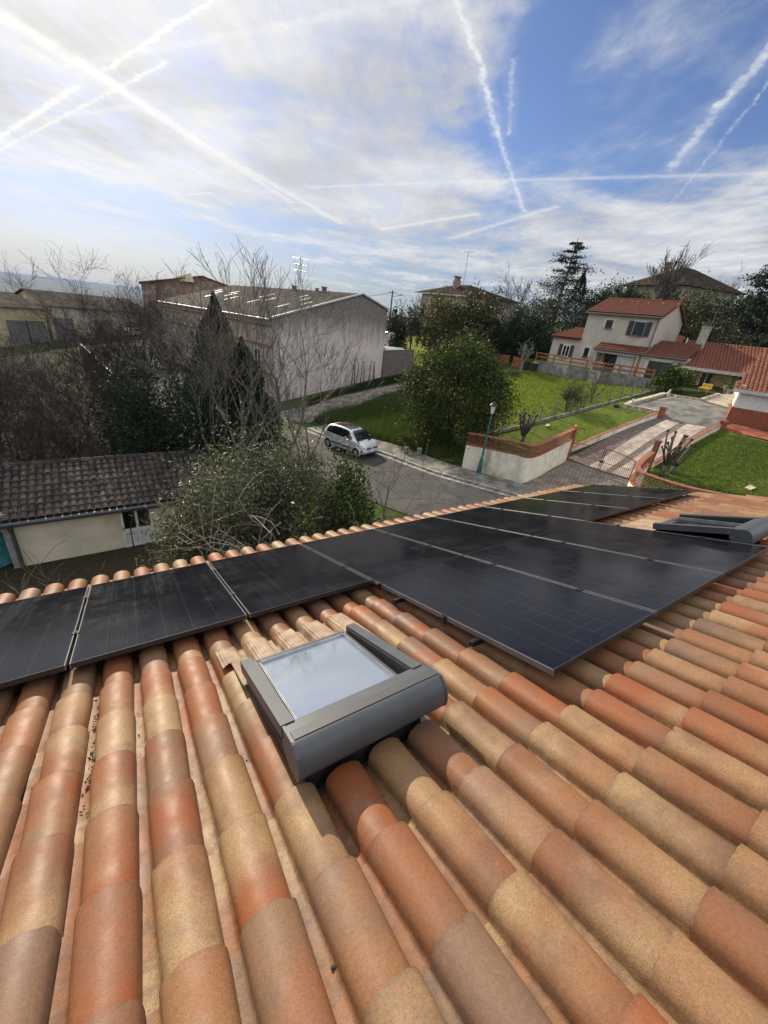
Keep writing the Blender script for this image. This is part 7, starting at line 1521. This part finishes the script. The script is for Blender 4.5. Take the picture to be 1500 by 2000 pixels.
P = T(1016, 728); H = ztop(P, 662) - P[2]; bare_tree(P, H, 'small pale leafless fruit tree in front of the two bins', 253, .12, None, mt=bark('pale_bark', (.27, .25, .22)), levels=3, spread=.8, n0=6, trunk=.22, curl=.12, kids=(3, 4), ratio=.6, up=.25, minr=.014, name='fruit_tree')
P = T(1302, 768); bush(P, (1.25, 1.25, 1.1), 3800, .22, [(.030, .06, .012), (.05, .09, .018), (.02, .045, .010), (.09, .13, .03)], 'rounded glossy bush at the corner of the courtyard before the garage', 'shrub', 'round_bush', 255, 45, zc=.95, mt=leaf_mat('laurel_leaves'))
P = T(1000, 735); bush(P, (.8, .7, .5), 700, .14, [(.05, .08, .04), (.07, .10, .06)], 'low greyish shrub at the top of the green field', 'shrub', 'shrub', 256, 14, zc=.8)
# dead twigs against the gable
P = T(706, 752); r = empty('dead_shrub', P, 'dead dark stems against the foot of the stained gable', 'shrub'); mb = MB(); g = np.random.default_rng(257)
for k in range(9): q = g.uniform(-1.3, 1.6); mb.tube([(q, 0, 0), (q + g.uniform(-.2, .2), g.uniform(-.2, .2), g.uniform(1.2, 2.6)), (q + g.uniform(-.5, .5), 0, g.uniform(2.0, 3.2))], [.06, .04, .01], 5)
mb.build('stems', bark('dead_stem', (.03, .027, .025)), r)

# trees behind the houses: x pixel, top row, width in pixels, distance, kind, label
HED = [(.028, .036, .012), (.045, .052, .016), (.062, .066, .021), (.022, .029, .011)]
OLV = [(.055, .058, .016), (.08, .078, .020), (.10, .090, .022), (.04, .045, .014)]
RED = [(.045, .030, .022), (.06, .038, .026), (.035, .028, .02)]
back = [(806, 575, 52, 62, 'mix', HED, 'ivy grown tree right of the utility pole'), (775, 608, 42, 56, 'leafy', DARKG, 'dark narrow shrub tree against the right corner of the stained building'), (832, 600, 60, 66, 'bare', None, 'bare bushy tree left of the brown roofed house'),
        (862, 580, 78, 60, 'leafy', OLV, 'olive-yellow bushy tree in front of the brown roofed house'), (912, 568, 100, 58, 'leafy', HED + OLV, 'tall mixed green hedge tree in the middle of the hedge'), (960, 580, 86, 57, 'leafy', HED, 'dark hedge tree below the right end of the brown roof'), (872, 640, 70, 55, 'bare', None, 'reddish leafless shrub at the foot of the hedge'), (938, 640, 60, 54, 'bare', None, 'leafless brown shrub in the middle of the hedge foot'),
        (1030, 602, 92, 56, 'leafy', [(.012, .030, .014), (.02, .042, .02)], 'dense dark green conifer-like tree left of the grey house'), (1000, 522, 80, 68, 'bare', None, 'open bare oak against the sky beside the brown roof'), (1062, 560, 90, 66, 'mix', HED, 'tangled half bare tree below the tall cedar'), (1112, 530, 60, 69, 'conifer', DARKG, 'dark conifer right of the tall thin cedar'),
        (1148, 562, 66, 72, 'leafy', HED, 'dark round tree behind the left gable of the grey house'), (1188, 552, 58, 76, 'leafy', HED, 'dark tree left of the bare fan-shaped tree'), (1222, 570, 60, 78, 'leafy', HED, 'small dark tree under the bare fan-shaped tree'), (1258, 482, 92, 82, 'fan', None, 'bare fan-shaped tree with upright twigs before the villa'),
        (1292, 566, 60, 84, 'leafy', [(.03, .045, .012), (.045, .06, .016)], 'green hedge shrub below the villa wall'), (1384, 514, 74, 125, 'bare', None, 'distant bare round tree behind the villa'), (1352, 574, 84, 74, 'leafy', OLV + HED, 'olive green tree right of the grey house roof'), (1405, 572, 104, 76, 'leafy', HED, 'broad dark tree under the villa at the right'), (1380, 618, 90, 68, 'mix', HED, 'tangled brown-green tree behind the yellow house chimney'), (1440, 622, 90, 66, 'leafy', OLV + HED, 'olive tree above the ridge of the yellow house'), (1500, 600, 110, 70, 'leafy', HED, 'dark tree at the right edge above the yellow house'),
        (1060, 630, 60, 60, 'leafy', DARKG, 'dark shrub between the hedge and the grey house wing'), (990, 640, 70, 60, 'bare', None, 'leafless grey shrub right of the hedge foot')]
for i, (x, yt, wpx, D, kind, cols, lab) in enumerate(back):
    P = at_ground(x, 640, D); H = max(2.5, ztop(P, yt) - P[2]); dep = (RW @ (P - CAM))[2]; rx = wpx / 2 / FPX * dep * 1.02; grp = 'trees on the slope behind the houses'
    if kind == 'leafy': bush(P, (rx * 1.05, rx * 1.05, H * .54), int(4800 + 190 * rx * H), .33, cols, lab, 'tree', 'hedge_tree', 300 + i, 80, grp, .12, zc=.86, mt=leaf_mat('hedge_leaves', .12, .6, .25), spread=.34, hollow=.15, stems=4)
    elif kind == 'conifer': r = cypress(x, 640, D, yt, rx, lab, 3500, 300 + i, cols, .34); r.name = 'conifer'; r['group'] = grp
    else:
        r = empty('bare_tree' if kind != 'mix' else 'half_bare_tree', P, lab, 'tree', grp); mb = MB(); g = np.random.default_rng(300 + i)
        if kind == 'fan': branches(mb, (0, 0, 0), H, .20, g, levels=4, spread=.36, n0=8, trunk=.30, curl=.07, kids=(3, 5), ratio=.62, up=.42, minr=.022, lean=(.15, -.1))
        else: branches(mb, (0, 0, 0), H, .16, g, levels=4 if H > 6 else 3, spread=.62, n0=5, trunk=.14, curl=.14, kids=(3, 5), ratio=.6, up=.24, minr=.018)
        zs = np.percentile([v[2] for v in mb.v], 99.5); xs = np.percentile(np.abs([v[0] for v in mb.v]), 98); o = mb.build('branches', TR if 'reddish' in lab or 'brown' in lab else bark('bark_slope', (.085, .072, .062)), r); o.scale = (min(2.2, rx / xs), min(2.2, rx / xs), H / zs)
        if kind == 'mix': leaf_cloud('foliage', int(800 + 30 * rx * H), (0, 0, H * .5), (rx, rx, H * .45), .34, cols, r, 300 + i, leaf_mat('hedge_leaves'), 40, hollow=.2, spread=.28)
def cedar(x, yb, yt, D, wpx, lab, seed, tiers=14, lean=0.0, n=5200):
    P = at_ground(x, yb, D); H = ztop(P, yt) - P[2]; dep = (RW @ (P - CAM))[2]; rx = wpx / 2 / FPX * dep; r = empty('cedar', P, lab, 'tree', 'cedars with tiered boughs'); g = np.random.default_rng(seed); mb = MB(); mb.tube([(0, 0, -.3), (lean * .4, 0, H * .5), (lean, 0, H)], [.30, .18, .03], 8); Cs = []
    for k in range(tiers):
        t = .18 + .82 * (k + g.uniform(-.3, .3)) / tiers; t = min(max(t, .12), .985); L0 = rx * (1.05 - t) ** .85 * 1.15
        for j in range(5 if t < .8 else 4):
            a = g.uniform(0, 2 * math.pi); L = L0 * g.uniform(.55, 1.15); p0 = np.array([lean * t, 0, H * t]); p1 = p0 + np.array([math.cos(a) * L, math.sin(a) * L, L * g.uniform(-.12, .16)]); mb.tube([p0, (p0 + p1) / 2 + (0, 0, .08 * L), p1], [.06, .04, .012], 4, cap=False); m_ = int(n / tiers / 5); s = g.uniform(.25, 1.05, m_)[:, None]; Cs.append(p0 + (p1 - p0) * s + (0, 0, .06 * L) + g.normal(size=(m_, 3)) * np.array([.16, .16, .06]) * (L * .9 + .3))
    C = np.concatenate(Cs); V, col = leaf_arrays(C, .30, DARKG + [(.028, .034, .022)], g, up=.1, aspect=2.4); leaf_object('foliage', V, col, leaf_mat('needles', .08, .7, .2), r); mb.build('trunk', TW, r)
cedar(1076, 640, 462, 75, 150, 'tall thin cedar with sparse tiers against the sky', 400, 17, .9, 8000)
cedar(1484, 640, 474, 60, 230, 'broad dark cedar with spreading tiers at the right edge', 401, 15, 0, 18000)

# grasses and weeds
def grass_patch(name, poly_pts, n, hmin, hmax, wid, cols, lab, seed, cat='grass'):
    poly = poly_px(poly_pts); g = np.random.default_rng(seed); xs = np.array([p[0] for p in poly]); ys = np.array([p[1] for p in poly]); X = g.uniform(xs.min(), xs.max(), n * 3); Y = g.uniform(ys.min(), ys.max(), n * 3); ins = np.zeros(len(X), bool); j = len(poly) - 1
    for i in range(len(poly)):
        c = ((ys[i] > Y) != (ys[j] > Y)) & (X < (xs[j] - xs[i]) * (Y - ys[i]) / (ys[j] - ys[i] + 1e-12) + xs[i]); ins ^= c; j = i
    X, Y = X[ins][:n], Y[ins][:n]; Zz = hgt(X, Y) + .03; k = len(X); h = g.uniform(hmin, hmax, k); a = g.uniform(0, 6.28, k); dx, dy = np.cos(a) * wid / 2, np.sin(a) * wid / 2; lx, ly = g.normal(size=k) * h * .35, g.normal(size=k) * h * .35
    B0 = np.stack([X - dx, Y - dy, Zz], 1); B1 = np.stack([X + dx, Y + dy, Zz], 1); Tp = np.stack([X + lx + dx * .2, Y + ly + dy * .2, Zz + h], 1); T2 = np.stack([X + lx - dx * .2, Y + ly - dy * .2, Zz + h], 1)
    V = np.stack([B0, B1, Tp, T2], 1).reshape(-1, 3); col = np.array(cols)[g.integers(0, len(cols), k)] * g.uniform(.7, 1.3, (k, 1)); o = leaf_object(name, V, col, leaf_mat('grass_blades', .3, .6, .25), None); o['kind'] = 'stuff'; tag(o, lab, cat); return o
grass_patch('tall_grass', [(610, 826), (645, 808), (700, 798), (760, 775), (860, 760), (870, 830), (880, 895), (850, 900), (800, 882), (740, 860), (690, 846), (640, 834)], 26000, .25, .75, .035, [(.035, .075, .014), (.06, .11, .020), (.09, .12, .032), (.12, .115, .05)], 'tall rough grass on the verge behind the silver car', 500)
grass_patch('field_grass', [(890, 830), (890, 770), (985, 724), (1060, 728), (1180, 744), (1266, 763), (1213, 781), (1130, 804), (1052, 824), (985, 842)], 42000, .05, .16, .05, [(.085, .140, .012), (.15, .205, .020), (.20, .23, .03)], 'bright cropped grass of the field by the grey wall', 501)
grass_patch('lawn_grass', [(1410, 842), (1426, 849), (1500, 867), (1640, 904), (1700, 1010), (1500, 988), (1410, 965), (1320, 948), (1275, 930), (1274, 914)], 30000, .04, .11, .04, [(.055, .110, .012), (.09, .160, .020), (.12, .17, .028), (.15, .16, .05)], 'short green grass of the front lawn at the right', 502)
grass_patch('bank_grass', [(600, 794), (653, 775), (745, 754), (803, 742), (803, 732), (745, 742), (660, 766), (600, 786)], 7000, .1, .35, .04, [(.02, .035, .010), (.035, .05, .015)], 'dark grass along the foot of the stained gable', 503)

# ------------------------------------------------------------------ haze: the air that fades the far hills
def haze():
    mb = MB(); mb.box((0, 4000, -60), (24000, 24000, 180)); mt = bpy.data.materials.new('haze_air'); mt.use_nodes = True; n = mt.node_tree.nodes; n.clear(); o = n.new('ShaderNodeOutputMaterial'); v = n.new('ShaderNodeVolumePrincipled')
    v.inputs['Color'].default_value = (.42, .62, 1.0, 1); v.inputs['Density'].default_value = HAZE; v.inputs['Anisotropy'].default_value = 0.0; mt.node_tree.links.new(v.outputs[0], o.inputs['Volume'])
    h = mb.build('haze', mt); h['kind'] = 'stuff'
HAZE = 7.5e-5
haze()
